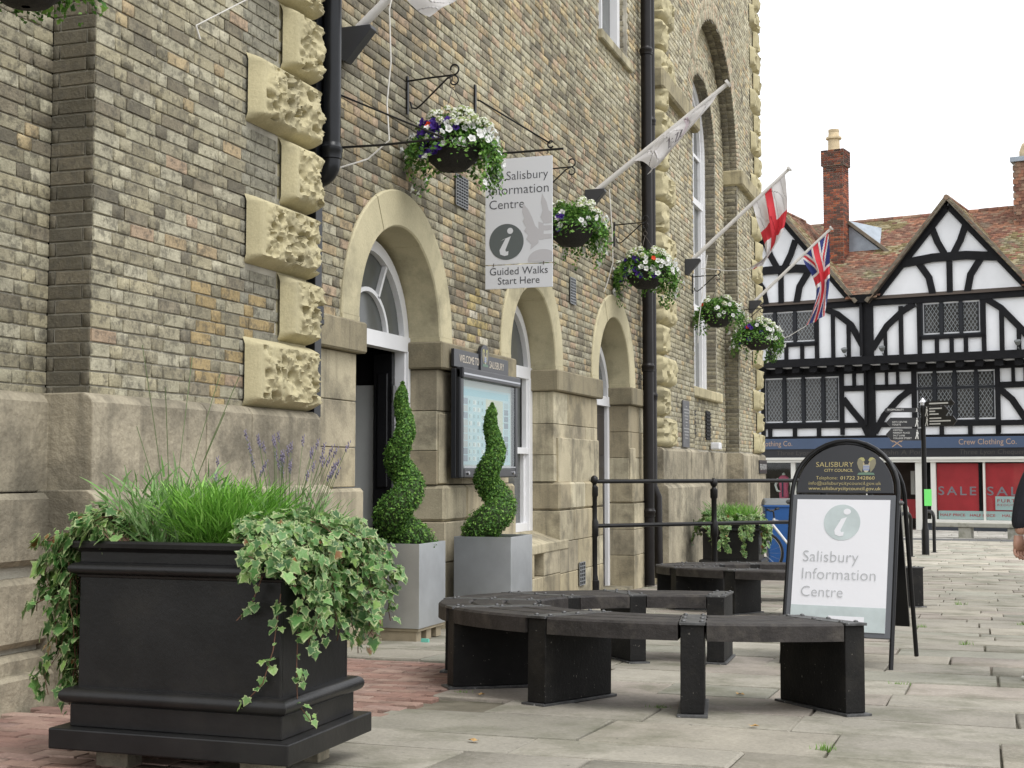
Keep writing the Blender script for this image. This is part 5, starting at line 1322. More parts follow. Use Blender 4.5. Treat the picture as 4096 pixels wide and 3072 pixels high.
metal_planter(-4.62, -4.08, 9.82, 10.37, .43, 'square zinc planter in the doorway, half hidden by ivy'); metal_planter(-4.27, -3.75, 11.05, 11.64, .43, 'square zinc planter standing clear below the notice board')
def topiary(x, y, z, H, R0, turns, ph, seed, label):
    r = random.Random(seed); e = empty('box_spiral', (x, y, z), label=label, cat='topiary', group='clipped spiral box trees')
    pts = []
    cz_, cr_ = [], []
    def rad(t): return (R0 * (1 - t) ** .85 + .03) * (1.0)
    n = 120; cen = []
    for i in range(n + 1):
        t = i / n; a = ph + turns * 2 * math.pi * t; tr = (.64 * rad(t) * (1 - .10 * t) + .018); hr = rad(t) * .46 * (1 - t * .6)
        if t > .86: hr *= max(0, (1 - t) / .14)
        cen.append((Vector((hr * math.cos(a), hr * math.sin(a), .05 + t * H * .97)), tr * (1 if t < .93 else max(.25, (1 - t) / .07))))
    m = MB(); m.tube([c for c, q in cen], [q * .80 for c, q in cen], 10); m.build('light_block_core', pmat('box_inner%d' % seed, (.035, .058, .018), rough=.9), e, smooth=True)  # solid dark green tube added inside the leaves to block light
    for i in range(17000):
        k = r.random(); k = 1 - (1 - k) ** .62 if False else k ** 1.15
        c, q = cen[min(n, int(k * n))]; d = Vector((r.gauss(0, 1), r.gauss(0, 1), r.gauss(0, 1))).normalized(); rr = q * (r.uniform(.86, 1.0) + (.10 if r.random() < .05 else 0))
        pts.append((c + Vector((d.x, d.y, d.z * .95)) * rr, d))
    B = [lin(82, 122, 52), lin(100, 142, 62), lin(66, 104, 44), lin(126, 166, 76), lin(74, 112, 48)]
    leaf_cloud('leaves', e, pts, .025, lambda rn, p: jit(rn.choice(B), .2, rn), r, up_bias=.15, long=1.7)
    b = MB(); b.tube([(0, 0, 0), (.01, 0, H * .5)], .014, 6); b.build('stem', vineM, e)
    return e
topiary(-4.34, 10.08, .36, 1.34, .215, 2.7, .6, 3, 'taller spiral box tree in the doorway planter'); topiary(-4.02, 11.33, .36, 1.22, .215, 2.4, 2.9, 4, 'spiral box tree in front of the notice board')
# ------------------------------------------------------------------ railings
def railing(P, rails, zg, label, name='railing', ph=1.50):
    o = empty(name, (P[0][0], P[0][1], zg), label=label, cat='railing', group='black iron post and rail railings')
    for x, y in P:
        L = Vector((x - P[0][0], y - P[0][1], gz(y) - zg))
        b = MB(); b.lathe([(.058, -.02), (.058, .22), (.046, .225), (.042, .26), (.036, .30), (.036, .74), (.05, .76), (.05, .92), (.036, .95), (.034, .97), (.034, ph - .22), (.048, ph - .20), (.048, ph - .10), (.030, ph - .085), (.022, ph - .07), (.040, ph - .05), (.050, ph - .015), (.040, ph + .02), (.014, ph + .042)], 12, Matrix.Translation(L)); b.build('post', iron, o, smooth=40)
    for h, r in rails:
        b = MB(); b.tube([(x - P[0][0], y - P[0][1], h - zg) for x, y in P], r, 8); b.build('rail', iron, o, smooth=40)
    return o
railing([(-4.36, 15.98), (-3.13, 17.2), (-1.9, 18.4)], [(.865, .025), (.33, .025)], gz(16), 'nearer black ball-topped railing running out from the hall wall', ph=1.44)
railing([(-2.86, 24.4), (-1.75, 24.78)], [(.61, .02), (.29, .02), (.08, .016)], gz(24.4), 'farther black railing behind the second ivy planter', ph=1.40)
# ------------------------------------------------------------------ second planter
planter((-3.5, 20.85, gz(20.9) + .09), .84, .56, 'second black planter with ivy beyond the railing')
V3 = []; r3 = random.Random(31)
for i in range(40):
    s = r3.choice([-1, 1, 1, 0, 0]); ed = Vector((s * .43, r3.uniform(-.27, .2), .78)) if s else Vector((r3.uniform(-.4, .42), -.29, .78)); out = Vector((s, -.3, 0)).normalized() if s else Vector((0, -1, 0))
    V3.append((hang(ed * .7 + Vector((0, 0, .24)), ed, out, abs(r3.gauss(.20, .13)), r3, lift=.08), out, 70, 1.0))
for i in range(22):
    a = r3.uniform(0, 6.28); s = r3.choice([-.28, .24]); c = Vector((s, -.08, .77)); e_ = c + Vector((math.cos(a) * .2, math.sin(a) * .15, .10)); V3.append(([c, (c + e_) / 2 + Vector((0, 0, .06)), e_], Vector((math.cos(a) * .4, -.5, .7)), 70, 1.0))
ivy((-3.5, 20.85, gz(20.9) + .09), V3, r3, 'ivy over the second black planter beyond the railing', 60, size=.058)
clump('lavender', (-3.38, 20.9, gz(20.9) + .83), 1100, .36, .30, gr1, r3, 'bright green right-hand tuft in the second planter', 'lavender', wid=.005); clump('lavender', (-3.72, 20.9, gz(20.9) + .83), 600, .40, .26, gr2, r3, 'taller left-hand tuft in the second planter', 'lavender', wid=.006)
# ------------------------------------------------------------------ wheelie bin and bicycle
bx, by = -3.12, 23.5
bn = empty('wheelie_bin', (bx, by, gz(by)), rz=.2, label='blue wheelie bin with grey lid behind the second planter', cat='bin')
blue = pmat('bin_blue', (.02, .10, .32), rough=.45, var=.1, vs=3, space='obj'); lid = pmat('bin_lid', (.14, .15, .15), rough=.5, space='obj'); rub = pmat('rubber', (.012, .012, .012), rough=.8, space='obj')
b = MB(); b.add([(-.24, -.30, .06), (.24, -.30, .06), (.24, .26, .06), (-.24, .26, .06), (-.31, -.40, 1.08), (.31, -.40, 1.08), (.31, .34, 1.08), (-.31, .34, 1.08)], [(3, 2, 1, 0), (4, 5, 6, 7), (0, 1, 5, 4), (1, 2, 6, 5), (2, 3, 7, 6), (3, 0, 4, 7)]); b.build('body', blue, bn, bevel=.03)
b = MB(); b.box(-.33, .33, -.42, .36, 1.06, 1.10); b.build('rim', blue, bn, bevel=.015)
b = MB(); b.add([(-.33, -.43, 1.10), (.33, -.43, 1.10), (.33, .40, 1.10), (-.33, .40, 1.10), (-.29, -.34, 1.16), (.29, -.34, 1.16), (.29, .38, 1.20), (-.29, .38, 1.20)], [(3, 2, 1, 0), (4, 5, 6, 7), (0, 1, 5, 4), (1, 2, 6, 5), (2, 3, 7, 6), (3, 0, 4, 7)]); b.build('lid', lid, bn, bevel=.02)
for s in (-1, 1):
    b = MB(); b.tube([(s * .25, .28, .1), (s * .31, .28, .1)], .10, 16); b.build('wheel', rub, bn, smooth=40)
b = MB(); b.tube([(-.25, .40, 1.08), (-.25, .46, 1.08), (.25, .46, 1.08), (.25, .40, 1.08)], .015, 8); b.build('handle', lid, bn)
bk = empty('bicycle', (-2.75, 22.2, gz(22.2)), rz=R(-8), label='white-framed bicycle leaning between the second planter and the bin', cat='bicycle')
wf = pmat('bike_white', (.70, .70, .70), rough=.3, space='obj'); chrome = pmat('bike_chrome', (.5, .5, .5), rough=.25, metal=1)
# local x: forwards is -x
for x, nm in ((-.52, 'wheel'), (.52, 'wheel')):
    w = empty(nm, (x, 0, .34)); w.parent = bk
    b = MB(); b.tube([(.325 * math.cos(R(a)), 0, .325 * math.sin(R(a))) for a in range(0, 360, 12)], .02, 8, closed=True); b.build('tyre', rub, w, smooth=True)
    b = MB(); b.tube([(.30 * math.cos(R(a)), 0, .30 * math.sin(R(a))) for a in range(0, 360, 12)], .009, 6, closed=True); b.build('rim', chrome, w, smooth=True)
    b = MB()
    for a in range(0, 360, 20): b.tube([(0, .02 if a % 40 else -.02, 0), (.30 * math.cos(R(a)), 0, .30 * math.sin(R(a)))], .0015, 3)
    b.build('spokes', chrome, w); b = MB(); b.tube([(0, -.05, 0), (0, .05, 0)], .018, 8); b.build('hub', chrome, w)
fr = [[(-.34, 0, .86), (.24, 0, .80)], [(-.36, 0, .80), (.06, 0, .28)], [(.24, 0, .80), (.06, 0, .28)], [(.06, 0, .28), (.52, 0, .34)], [(.24, 0, .80), (.52, 0, .34)], [(-.33, 0, .90), (-.38, 0, .70)]]
b = MB()
for i, q in enumerate(fr): b.tube(q, (.018, .021, .016, .011, .010, .02)[i], 8)
b.build('frame', wf, bk, smooth=40)
b = MB(); b.tube([(-.38, -.03, .72), (-.44, -.05, .5), (-.52, -.05, .34)], .011, 6); b.tube([(-.38, .03, .72), (-.44, .05, .5), (-.52, .05, .34)], .011, 6); b.build('fork', wf, bk, smooth=40)
b = MB(); b.tube([(-.33, 0, .90), (-.34, 0, 1.0), (-.38, 0, 1.02)], .014, 8); b.tube([(-.36, -.30, 1.04), (-.38, -.12, 1.02), (-.38, .12, 1.02), (-.36, .30, 1.04)], .012, 8); b.build('handlebar', iron, bk, smooth=40)
for s in (-1, 1):
    b = MB(); b.tube([(-.36, s * .19, 1.04), (-.35, s * .33, 1.045)], .017, 8); b.build('grip', rub, bk); b = MB(); b.tube([(-.38, s * .17, 1.03), (-.45, s * .2, 1.0), (-.46, s * .28, .98)], .005, 5); b.build('brake_lever', iron, bk)
b = MB(); b.tube([(.24, 0, .80), (.27, 0, .96)], .013, 8); b.build('seat_post', chrome, bk); b = MB(); b.add([(.12, -.02, .98), (.12, .02, .98), (.40, .08, .99), (.40, -.08, .99), (.12, -.015, .95), (.12, .015, .95), (.38, .05, .95), (.38, -.05, .95)], [(0, 1, 2, 3), (7, 6, 5, 4), (0, 4, 5, 1), (1, 5, 6, 2), (2, 6, 7, 3), (3, 7, 4, 0)]); b.build('saddle', rub, bk, bevel=.015)
b = MB(); b.tube([(.06, -.06, .28), (.06, .06, .28)], .09, 18); b.build('chainset', chrome, bk)
# ------------------------------------------------------------------ fingerpost
fpx, fpy = -.99, 29.3
fp = empty('fingerpost', (fpx, fpy, gz(fpy)), label='tall black fingerpost with pointed direction arms and white lettering', cat='signpost'); FZ = gz(fpy)
b = MB(); b.lathe([(.075, 0), (.075, .5), (.06, .55), (.052, .7), (.047, 2.95), (.055, 3.0), (.055, 3.05), (.047, 3.06)], 14); b.build('post', iron, fp, smooth=40)
b = MB(); b.lathe([(.08, 3.12), (.075, 3.125), (.004, 3.22)], 14); b.lathe([(.05, 3.06), (.05, 3.12)], 14); b.build('cap', pmat('cap_silver', (.6, .6, .62), rough=.4, metal=.5), fp, smooth=40)
fing = pmat('finger_black', (.012, .012, .014), rough=.35); fwh = pmat('finger_white', (.62, .62, .60), rough=.5)
def finger(z, L, h, ang, lines, man=True):
    """ang: heading of the arm, reading side towards the square"""
    d = Vector((math.cos(ang), math.sin(ang), 0)); left = math.cos(ang - R(18.7)) < 0
    X = -d if left else d
    M = face_frame((0, 0, z - FZ), X, (0, 0, 1))
    k = -1 if left else 1
    o = MB(); pts = [(k * .05, -h / 2), (k * (L - h * .45), -h / 2), (k * L, 0), (k * (L - h * .45), h / 2), (k * .05, h / 2)]
    o.add([M @ Vector((u, v, w)) for w in (.012, -.012) for u, v in pts], [(0, 1, 2, 3, 4), (9, 8, 7, 6, 5)] + [(i, (i + 1) % 5, (i + 1) % 5 + 5, i + 5) for i in range(5)]); f = o.build('direction_arm', fing, fp)
    n = len(lines); lh = h / (n + .5)
    for i, (s, w) in enumerate(lines):
        v = h / 2 - lh * (i + .95)
        if s: text(s, M @ Matrix.Translation((-(L - h * .5) + .02 if left else .16, v, .0135)), fwh, f, w=w, h=lh * .62, align='LEFT')
        else:
            o = MB(); o.box(.16, .16 + w, v, v + lh * .45, .0132, .0140, M); o.build('lettering', fwh, f)
    if man:
        u = -.13 if left else .10; s = min(h, .2); o = MB()
        for q in ([(-.10, .30), (.08, .34), (.16, .02), (.08, .02), (.04, .14), (.14, -.5), (.04, -.5), (-.02, -.12), (-.14, -.5), (-.24, -.48), (-.10, -.02)],): o.add([M @ Vector((u + a * s, b_ * s * .95, .0136)) for a, b_ in q], [tuple(range(len(q)))])
        o.add([M @ Vector((u + .0 + .07 * s * math.cos(R(a)), .42 * s + .07 * s * math.sin(R(a)), .0136)) for a in range(0, 360, 45)], [tuple(range(8))])
        o.build('walking_figure', fwh, f)
a180 = R(18.7 + 180)
finger(2.236, .80, .09, a180, [('SHOPMOBILITY', .34)]); finger(1.985, .76, .19, a180, [('', .0001), ('ARTS CENTRE', .31), ('TOILETS', .18)]); finger(1.735, .77, .25, a180, [('CENTRAL', .20), ('MARKET PLACE', .34), ('SALT LANE', .24), ('COLLEGE STREET', .38)])
aR = R(18.7 - 52)
finger(2.36, .75, .10, aR, [('', .45)], False); finger(2.20, .62, .20, aR, [('', .30), ('', .14), ('', .22)]); finger(2.0, .80, .20, aR, [('', .28), ('', .5), ('', .26)])
b = MB(); b.box(-.06, .10, -.002, .002, -.16, .16); b.build('x', None); bpy.data.objects.remove(bpy.data.objects['x'])
b = MB(); b.box(-.075, .075, -.079, -.077, 1.0, 1.34); o = b.build('paper_notice', pmat('green_paper', (.16, .72, .16), rough=.6), None, (fpx + .05, fpy, gz(fpy))); o.rotation_euler = (0, 0, R(14)); tag(o, 'bright green paper notice on the fingerpost', 'notice')
# ------------------------------------------------------------------ cycle hoops, bollard, stone bench
def hoop(x, y, rz, label, w=.55, h=.86):
    o = empty('cycle_stand', (x, y, gz(y)), rz=rz, label=label, cat='cycle stand', group='bent tube cycle stands')
    b = MB(); r = .16; P = [(-w / 2, 0, -.05), (-w / 2, 0, h - r)] + [(-w / 2 + r - r * math.cos(R(a)), 0, h - r + r * math.sin(R(a))) for a in range(15, 91, 15)] + [(w / 2 - r + r * math.sin(R(a)), 0, h - r + r * math.cos(R(a))) for a in range(0, 91, 15)] + [(w / 2, 0, -.05)]
    b.tube(P, .036, 10); b.build('tube', iron, o, smooth=40)
    for s in (-1, 1):
        b = MB(); b.lathe([(.07, 0), (.07, .008), (.05, .012)], 12, Matrix.Translation((s * w / 2, 0, 0))); b.build('foot_plate', steel, o)
hoop(-.95, 30.6, R(112), 'upright black cycle stand by the shop, seen edge-on'); hoop(-1.33, 28.2, R(70), 'cycle stand just right of the arched sign'); hoop(-1.62, 27.2, R(70), 'cycle stand half hidden behind the arched sign')
lime = pmat('limestone', (.36, .35, .30), rough=.9, var=.15, vs=3, dark=(.16, .16, .12), dscale=3, bump=.4, bs=30, space='obj')
o = empty('stone_bollard', (-1.85, 38.6, gz(38.6)), label='round-topped grey stone bollard outside the shop door', cat='bollard')
b = MB(); b.lathe([(.15, -.1), (.14, .0), (.135, .70), (.12, .80), (.08, .88), (.02, .91)], 14); b.build('shaft', lime, o, smooth=True); b = MB(); b.lathe([(.17, -.05), (.17, .05), (.15, .07)], 14); b.build('foot', lime, o)
sbn = empty('stone_bench', (.35, 38.0, gz(38)), rz=R(-12), label='low stone slab bench in front of the sale window', cat='bench')
b = MB(); b.box(-1.45, 1.45, -.22, .22, .30, .42, ch=.015); b.build('slab', lime, sbn)
for x in (-.62, .62): b = MB(); b.box(x - .16, x + .16, -.18, .18, -.05, .30, ch=.015); b.build('support', lime, sbn)
# ------------------------------------------------------------------ timber-framed house with shop
th = empty('timber_house', (-1.735, 44.137, -.873), rz=R(-12), label='black and white timber-framed gabled house with a clothing shop below', cat='building')
TW = Matrix.Translation(th.location) @ Matrix.Rotation(R(-12), 4, 'Z')
oak = pmat('black_timber', (.008, .008, .0095), rough=.6, spec=.2, var=.3, vs=5, space='obj', bump=.4, bs=14); plaster = pmat('white_plaster', (.80, .81, .83), rough=.8, var=.05, vs=1.5, space='obj', dark=(.5, .5, .49), dscale=1.2, dlo=.6, dhi=.75, damt=.4)
def T(line, w, y, d=.07, name='timber', mat=None):
    b = MB(); b.strip(line, w, y - d, y + .02); return b.build(name, mat or oak, th)
def B_(name, mat, *bx, **k):
    b = MB()
    for q in bx: b.box(*q)
    return b.build(name, mat, th, **k)
YU, UL, UR = -.45, -8.5, 6.2
B_('plaster_wall', plaster, (UL, UR, .0, .25, 2.12, 5.3)); B_('plaster_wall', plaster, (UL, UR, YU, YU + .25, 5.2, 7.25))
B_('house_core', darkin, (UL, UR, 3.2, 6.2, 0, 9.5), (UL, UR, .3, 3.2, 2.2, 2.4), (UL, UL + .2, .3, 3.2, 0, 7.3), (UR - .2, UR, .3, 3.2, 0, 7.3), (UL, UR, YU + .25, 3.2, 7.2, 7.25))
GA = [(-4.1, 10.3), (1.25, 10.16)]
for gu, gzp in GA:
    b = MB(); b.prism([(gu - 2.30, 7.2), (gu + 2.30, 7.2), (gu, gzp - .12)], YU, YU + .25); b.build('gable_plaster', plaster, th)
    for s in (-1, 1):
        T([(gu + s * 2.42, 7.10), (gu + s * .02, gzp - .20)], .24, YU, .08)                    # principal rafter
        b = MB(); b.strip([(gu + s * 2.52, 7.14), (gu, gzp + .02)], .12, YU - .28, YU - .20); b.build('barge_board', pmat('barge%d%d' % (s, int(gu)), (.16, .135, .10), rough=.85, var=.3, vs=6, space='obj'), th)
    cz = 8.32
    T([(gu - 1.42, cz - .05), (gu - .5, cz + .06), (gu + .5, cz + .06), (gu + 1.42, cz - .05)], .26, YU, .085)          # collar
    for s in (-1, 1):
        T([(gu + s * .50, 9.30), (gu + s * .34, 8.85), (gu + s * .12, 8.44)], .19, YU)
        T([(gu + s * .92, 8.24), (gu + s * .62, 7.78), (gu + s * .50, 7.18)], .20, YU)
    T([(gu, 8.24), (gu, 7.16)], .17, YU)
T([(UL, 7.11), (UR, 7.11)], .20, YU, .09); T([(UL, 5.31), (UR, 5.31)], .25, YU - .06, .10, 'jetty_beam')
def lead_window(u0, u1, z0, z1, mulls, y, transom=None, name='window'):
    w = link(name, None, th)
    def P(nm, mat, *bx):
        b = MB()
        for q in bx: b.box(*q)
        return b.build(nm, mat, w)
    P('window_frame', oakw, (u0, u1, y - .05, y + .02, z0 - .08, z0)); P('window_frame', oakw, (u0, u1, y - .05, y + .02, z1, z1 + .07)); P('window_frame', oakw, (u0 - .07, u0, y - .05, y + .02, z0 - .08, z1 + .07)); P('window_frame', oakw, (u1, u1 + .07, y - .05, y + .02, z0 - .08, z1 + .07))
    us = [u0] + mulls + [u1]
    for m in mulls: P('mullion', oakw, (m - .05, m + .05, y - .06, y + .02, z0, z1))
    zs = [z0] + ([transom] if transom else []) + [z1]
    if transom: P('transom', oakw, (u0, u1, y - .055, y + .02, transom - .04, transom + .04))
    for a, c in zip(us, us[1:]):
        for d, e in zip(zs, zs[1:]):
            a1, c1, d1_, e1 = a + .06, c - .06, d + .05, e - .05
            P('casement', oakw, (a1 - .02, a1 + .015, y - .035, y, d1_, e1)); P('casement', oakw, (c1 - .015, c1 + .02, y - .035, y, d1_, e1))
            P('pane', lgl, (a1, c1, y - .012, y - .006, d1_, e1))
            b = MB(); sx, sz = .115, .185; k = sz / sx
            for sg in (1, -1):
                t = -int((e1 - d1_) / sz) - int((c1 - a1) / sx) - 2
                for i in range(t, -t):
                    # line z - d1 = sg*k*(u - a1) + i*sz
                    pts = []
                    for u in (a1, c1):
                        zz = d1_ + sg * k * (u - a1) + i * sz
                        if d1_ <= zz <= e1: pts.append((u, zz))
                    for zz in (d1_, e1):
                        u = a1 + ((zz - d1_) - i * sz) / (sg * k)
                        if a1 < u < c1: pts.append((u, zz))
                    if len(pts) >= 2 and (Vector(pts[0]) - Vector(pts[-1])).length > .03: b.strip([pts[0], pts[-1]], .013, y - .020, y - .012)
            b.build('leading', leadM, w, fixn=False)
oakw = pmat('window_timber', (.020, .022, .026), rough=.6, spec=.25, space='obj'); lgl = pmat('leaded_glass', (.05, .048, .045), rough=.16, spec=.4, var=.5, vs=3.5); leadM = pmat('lead_came', (.26, .28, .29), rough=.6)
lead_window(-4.82, -2.95, 6.0, 7.0, [-4.32, -3.65], YU); lead_window(.42, 2.12, 6.02, 7.0, [.98, 1.56], YU); lead_window(-6.7, -5.0, 6.0, 7.0, [-6.1, -5.5], YU)
lead_window(-4.85, -2.37, 3.42, 4.88, [-4.19, -3.55, -2.89], 0); lead_window(.08, 2.42, 3.42, 4.92, [.63, 1.23, 1.87], 0, transom=4.40); lead_window(-7.5, -5.4, 3.42, 4.88, [-6.8, -6.1], 0)
# upper storey studs and braces
for u, z0, z1, w in ((-1.30, 5.43, 7.02, .38), (.31, 5.43, 7.02, .13), (2.22, 5.43, 7.02, .13), (-2.93, 5.43, 7.02, .13), (-4.92, 5.43, 7.02, .13), (-2.40, 5.43, 6.95, .12), (-1.90, 5.43, 6.5, .12), (-.74, 5.43, 6.3, .10), (-.25, 5.43, 6.95, .13), (2.74, 5.43, 6.75, .13), (3.22, 5.43, 6.1, .12), (4.1, 5.43, 7.0, .15)): T([(u, z0), (u, z1)], w, YU)
for u in (-4.5, -3.95, -3.42, .83, 1.27, 1.69): T([(u, 5.43), (u, 5.92)], .12, YU)
T([(-5, 5.90), (-2.9, 5.90)], .10, YU); T([(.3, 5.92), (2.25, 5.92)], .10, YU)
T([(-2.62, 6.98), (-2.25, 6.82), (-1.82, 6.46), (-1.42, 5.70)], .19, YU, .075); T([(.18, 7.0), (-.18, 6.80), (-.68, 6.36), (-1.15, 5.66)], .19, YU, .075); T([(2.3, 7.02), (2.72, 6.72), (3.36, 5.98), (3.7, 5.5)], .19, YU, .075)
# lower storey
T([(UL, 3.30), (UR, 3.30)], .16, 0, .075); T([(UL, 5.05), (UR, 5.05)], .22, 0, .085); T([(UL, 2.93), (UR, 2.93)], .08, 0)
for u, z0, z1, w in ((-1.38, 2.9, 5.2, .34), (-2.28, 3.0, 5.0, .13), (-.01, 3.0, 5.0, .13), (2.50, 3.0, 5.0, .13), (-4.92, 3.0, 5.0, .13), (-1.88, 4.5, 5.0, .11), (-.85, 4.5, 5.0, .09), (-.50, 4.5, 5.0, .09), (2.95, 4.5, 5.0, .1), (3.3, 4.5, 5.0, .1)): T([(u, z0), (u, z1)], w, 0)
T([(-2.22, 4.47), (-1.5, 4.47)], .18, 0); T([(-1.25, 4.47), (-.05, 4.47)], .18, 0); T([(2.55, 4.44), (4.6, 4.44)], .18, 0)
T([(-2.24, 4.15), (-1.98, 3.80), (-1.62, 3.36), (-1.45, 2.98)], .19, 0, .072); T([(-.06, 4.40), (-.45, 4.12), (-.95, 3.58), (-1.24, 3.05)], .19, 0, .072); T([(2.52, 4.35), (2.9, 4.0), (3.3, 3.36), (3.5, 3.0)], .19, 0, .072)
for u in (-4.69, -3.85, -3.05, .82, 1.67, 2.48, -5.6, 3.4): T([(u, 2.93), (u, 3.24)], .13, 0)
for i in range(26):      # joist ends under the jetty
    u = -8.2 + i * .57; b = MB(); b.prism([(u - .12, 5.18), (u + .12, 5.18), (u + .12, 5.03), (u + .06, 5.0), (u - .12, 5.0)], -.50, .0); b.build('joist_end', oak, th)
B_('jetty_soffit', plaster, (UL, UR, -.42, .0, 5.165, 5.185))
for u in (-1.98, -.79, 3.22):
    b = MB(); b.lathe([(.02, 0), (.06, .03), (.10, .14), (.10, .16), (.0, .15)], 12, Matrix.Translation((u, YU - .22, 5.55)) @ Matrix.Rotation(R(25), 4, 'X')); b.tube([(u, YU - .05, 5.44), (u, YU - .2, 5.5)], .02, 6); b.build('floodlight', lid, th)
b = MB(); b.tube([(-1.47, YU - .13, 7.2), (-1.47, YU - .13, 5.45)], .055, 10); b.tube([(-1.5, -.12, 5.0), (-1.5, -.12, 3.3)], .05, 10); b.build('downpipe', oak, th, smooth=40)
b = MB(); b.add([(-1.80, YU - .3, 7.36), (-1.05, YU - .3, 7.36), (-1.05, YU, 7.36), (-1.80, YU, 7.36), (-1.62, YU - .24, 7.12), (-1.25, YU - .24, 7.12), (-1.25, YU, 7.12), (-1.62, YU, 7.12)], [(0, 1, 2, 3), (4, 5, 6, 7), (0, 1, 5, 4), (1, 2, 6, 5), (2, 3, 7, 6), (3, 0, 4, 7)]); b.build('rainwater_head', oak, th)
# ---- roof
rt = random.Random(17); RT = [lin(134, 96, 79), lin(122, 87, 74), lin(146, 105, 84), lin(110, 83, 71), lin(128, 100, 84), lin(142, 116, 97)]
tkw = dict(rough=.9, spec=.2, var=.25, vs=7, dark=(.16, .16, .12), dscale=1.1, dlo=.52, dhi=.66, damt=.55, bump=.3, bs=40)
tileO = pmat('tile_single', src='obj', **tkw); tileT = pmat('tile_mass', src='tint', **tkw)
tiles = []
def tiled(O, E, S, L, H, ok, moss=0.0, g=.11, w=.168):
    """O eaves start, E along the eaves, S up the slope; tiles lap upwards"""
    E = Vector(E).normalized(); S = Vector(S).normalized(); N = E.cross(S)
    if N.z < 0: N = -N
    z = 0; row = 0
    while z < H:
        u = (row % 2) * w / 2
        while u < L:
            P = Vector(O) + E * (u + w / 2) + S * (z + g * .5)
            if ok(P):
                c = jit(rt.choice(RT), .15, rt); q = noise.noise(P * .9)
                if q + moss > .22 and rt.random() < .75: c = jit(lin(150, 140, 112), .15, rt) if rt.random() < .4 else jit(lin(120, 108, 78), .15, rt)
                S2 = (S - N * .10).normalized(); N2 = E.cross(S2); N2 = N2 if N2.dot(N) > 0 else -N2
                tiles.append((frame(P + N * (.012 + rt.uniform(-.004, .004)), E, N2, S2) @ Matrix.Rotation(rt.uniform(-.03, .03), 4, 'Y'), (w - .006, .014, g * 1.5), c, True))
            u += w
        z += g; row += 1
RD_, RZ = 3.1, 10.35       # ridge depth and height
slope = Vector((0, RD_ - (YU - .2), RZ - 7.25)); sl_len = slope.length
def gable_h(u, z):         # height of the gable roofs above a plan point
    return max(gzp + .04 - abs(u - gu) * (gzp - 7.2) / 2.36 for gu, gzp in GA)
tiled((UL, YU - .2, 7.25), (1, 0, 0), slope, UR - UL, sl_len, lambda P: P.z > gable_h(P.x, P.z) - .12)
for gu, gzp in GA:
    for s in (-1, 1):
        S = Vector((-s * 2.36, 0, gzp - 7.2)); E = Vector((0, 1, 0))
        O = Vector((gu + s * 2.50, YU - .30, 7.04))
        def okg(P): return P.z > 7.25 + (P.y - (YU - .2)) * (RZ - 7.25) / (RD_ - (YU - .2)) - .10
        tiled(O, E, S, 3.3, S.length + .12, okg, moss=.28)
lay(tiles, th, 'roof_tile', 'roof_tiles_beyond', tileO, tileT, 300, 'tile', TW, ok=lambda p: p.y > 43)
rf = MB(); rf.add([(UL, YU - .15, 7.2), (UR, YU - .15, 7.2), (UR, RD_, RZ - .03), (UL, RD_, RZ - .03), (UL, RD_ + 4, 7), (UR, RD_ + 4, 7)], [(0, 1, 2, 3), (3, 2, 5, 4)])
for gu, gzp in GA: rf.add([(gu - 2.46, YU - .24, 7.08), (gu, YU - .24, gzp - .02), (gu + 2.46, YU - .24, 7.08), (gu - 2.46, 3.0, 7.08), (gu, 3.0, gzp - .02), (gu + 2.46, 3.0, 7.08)], [(0, 1, 4, 3), (1, 2, 5, 4)])
rf.build('roof', pmat('roof_felt', (.06, .045, .035), rough=.95), th)
for i in range(48):
    u = UL + i * .31; b = MB(); b.tube([(u, RD_, RZ - .02), (u + .30, RD_, RZ - .02 + rt.uniform(-.01, .01))], .10, 8); b.build('ridge_tile', tileO, th).color = jit(rt.choice(RT), .15, rt)
for gu, gzp in GA:
    for i in range(9):
        b = MB(); b.tube([(gu, YU - .3 + i * .3, gzp + .01), (gu, YU - .01 + i * .3, gzp + .01)], .085, 8); b.build('ridge_tile', tileO, th).color = jit(rt.choice(RT), .15, rt)
# ---- chimneys
CB = [lin(150, 86, 66), lin(132, 80, 66), lin(168, 100, 72), lin(112, 76, 66), lin(96, 70, 62)]
cbr = []; U0, U1, Y0, Y1 = -3.12, -2.46, 1.0, 1.62; rc = random.Random(9)
def stack(u0, u1, y0, y1, z0, z1):
    for O, E, N, L in (((u0, y0, 0), (1, 0, 0), (0, -1, 0), u1 - u0), ((u1, y0, 0), (0, 1, 0), (1, 0, 0), y1 - y0), ((u0, y1, 0), (0, -1, 0), (-1, 0, 0), y1 - y0)):
        z = z0; k = 0
        while z < z1:
            u = -(k % 2) * .11
            while u < L - .02:
                a, c = max(0, u), min(L, u + .22)
                if c - a > .04:
                    P = Vector(O) + Vector(E) * (a + c) / 2; dk = z > 11.6
                    cbr.append((frame((P.x, P.y, z + .037), E, N), (c - a - .012, .012, .064), up(jit(rc.choice(CB), .15, rc), .55 if dk and rc.random() < .8 else 1), True))
                u += .22
            z += .075; k += 1
stack(U0, U1, Y0, Y1, 8.0, 11.95); stack(U0 - .05, U1 + .05, Y0 - .05, Y1 + .05, 11.95, 12.45)
B_('chimney', mortar, (U0 + .002, U1 - .002, Y0 + .002, Y1 - .002, 7.5, 12.0), (U0 - .048, U1 + .048, Y0 - .048, Y1 + .048, 11.94, 12.46))
lay(cbr, th, 'chimney_brick', 'chimney_bricks_beyond', brickO, brickT, 300, 'brick', TW)
pot = pmat('chimney_pot', (.55, .44, .28), rough=.85, var=.15, vs=6, space='obj')
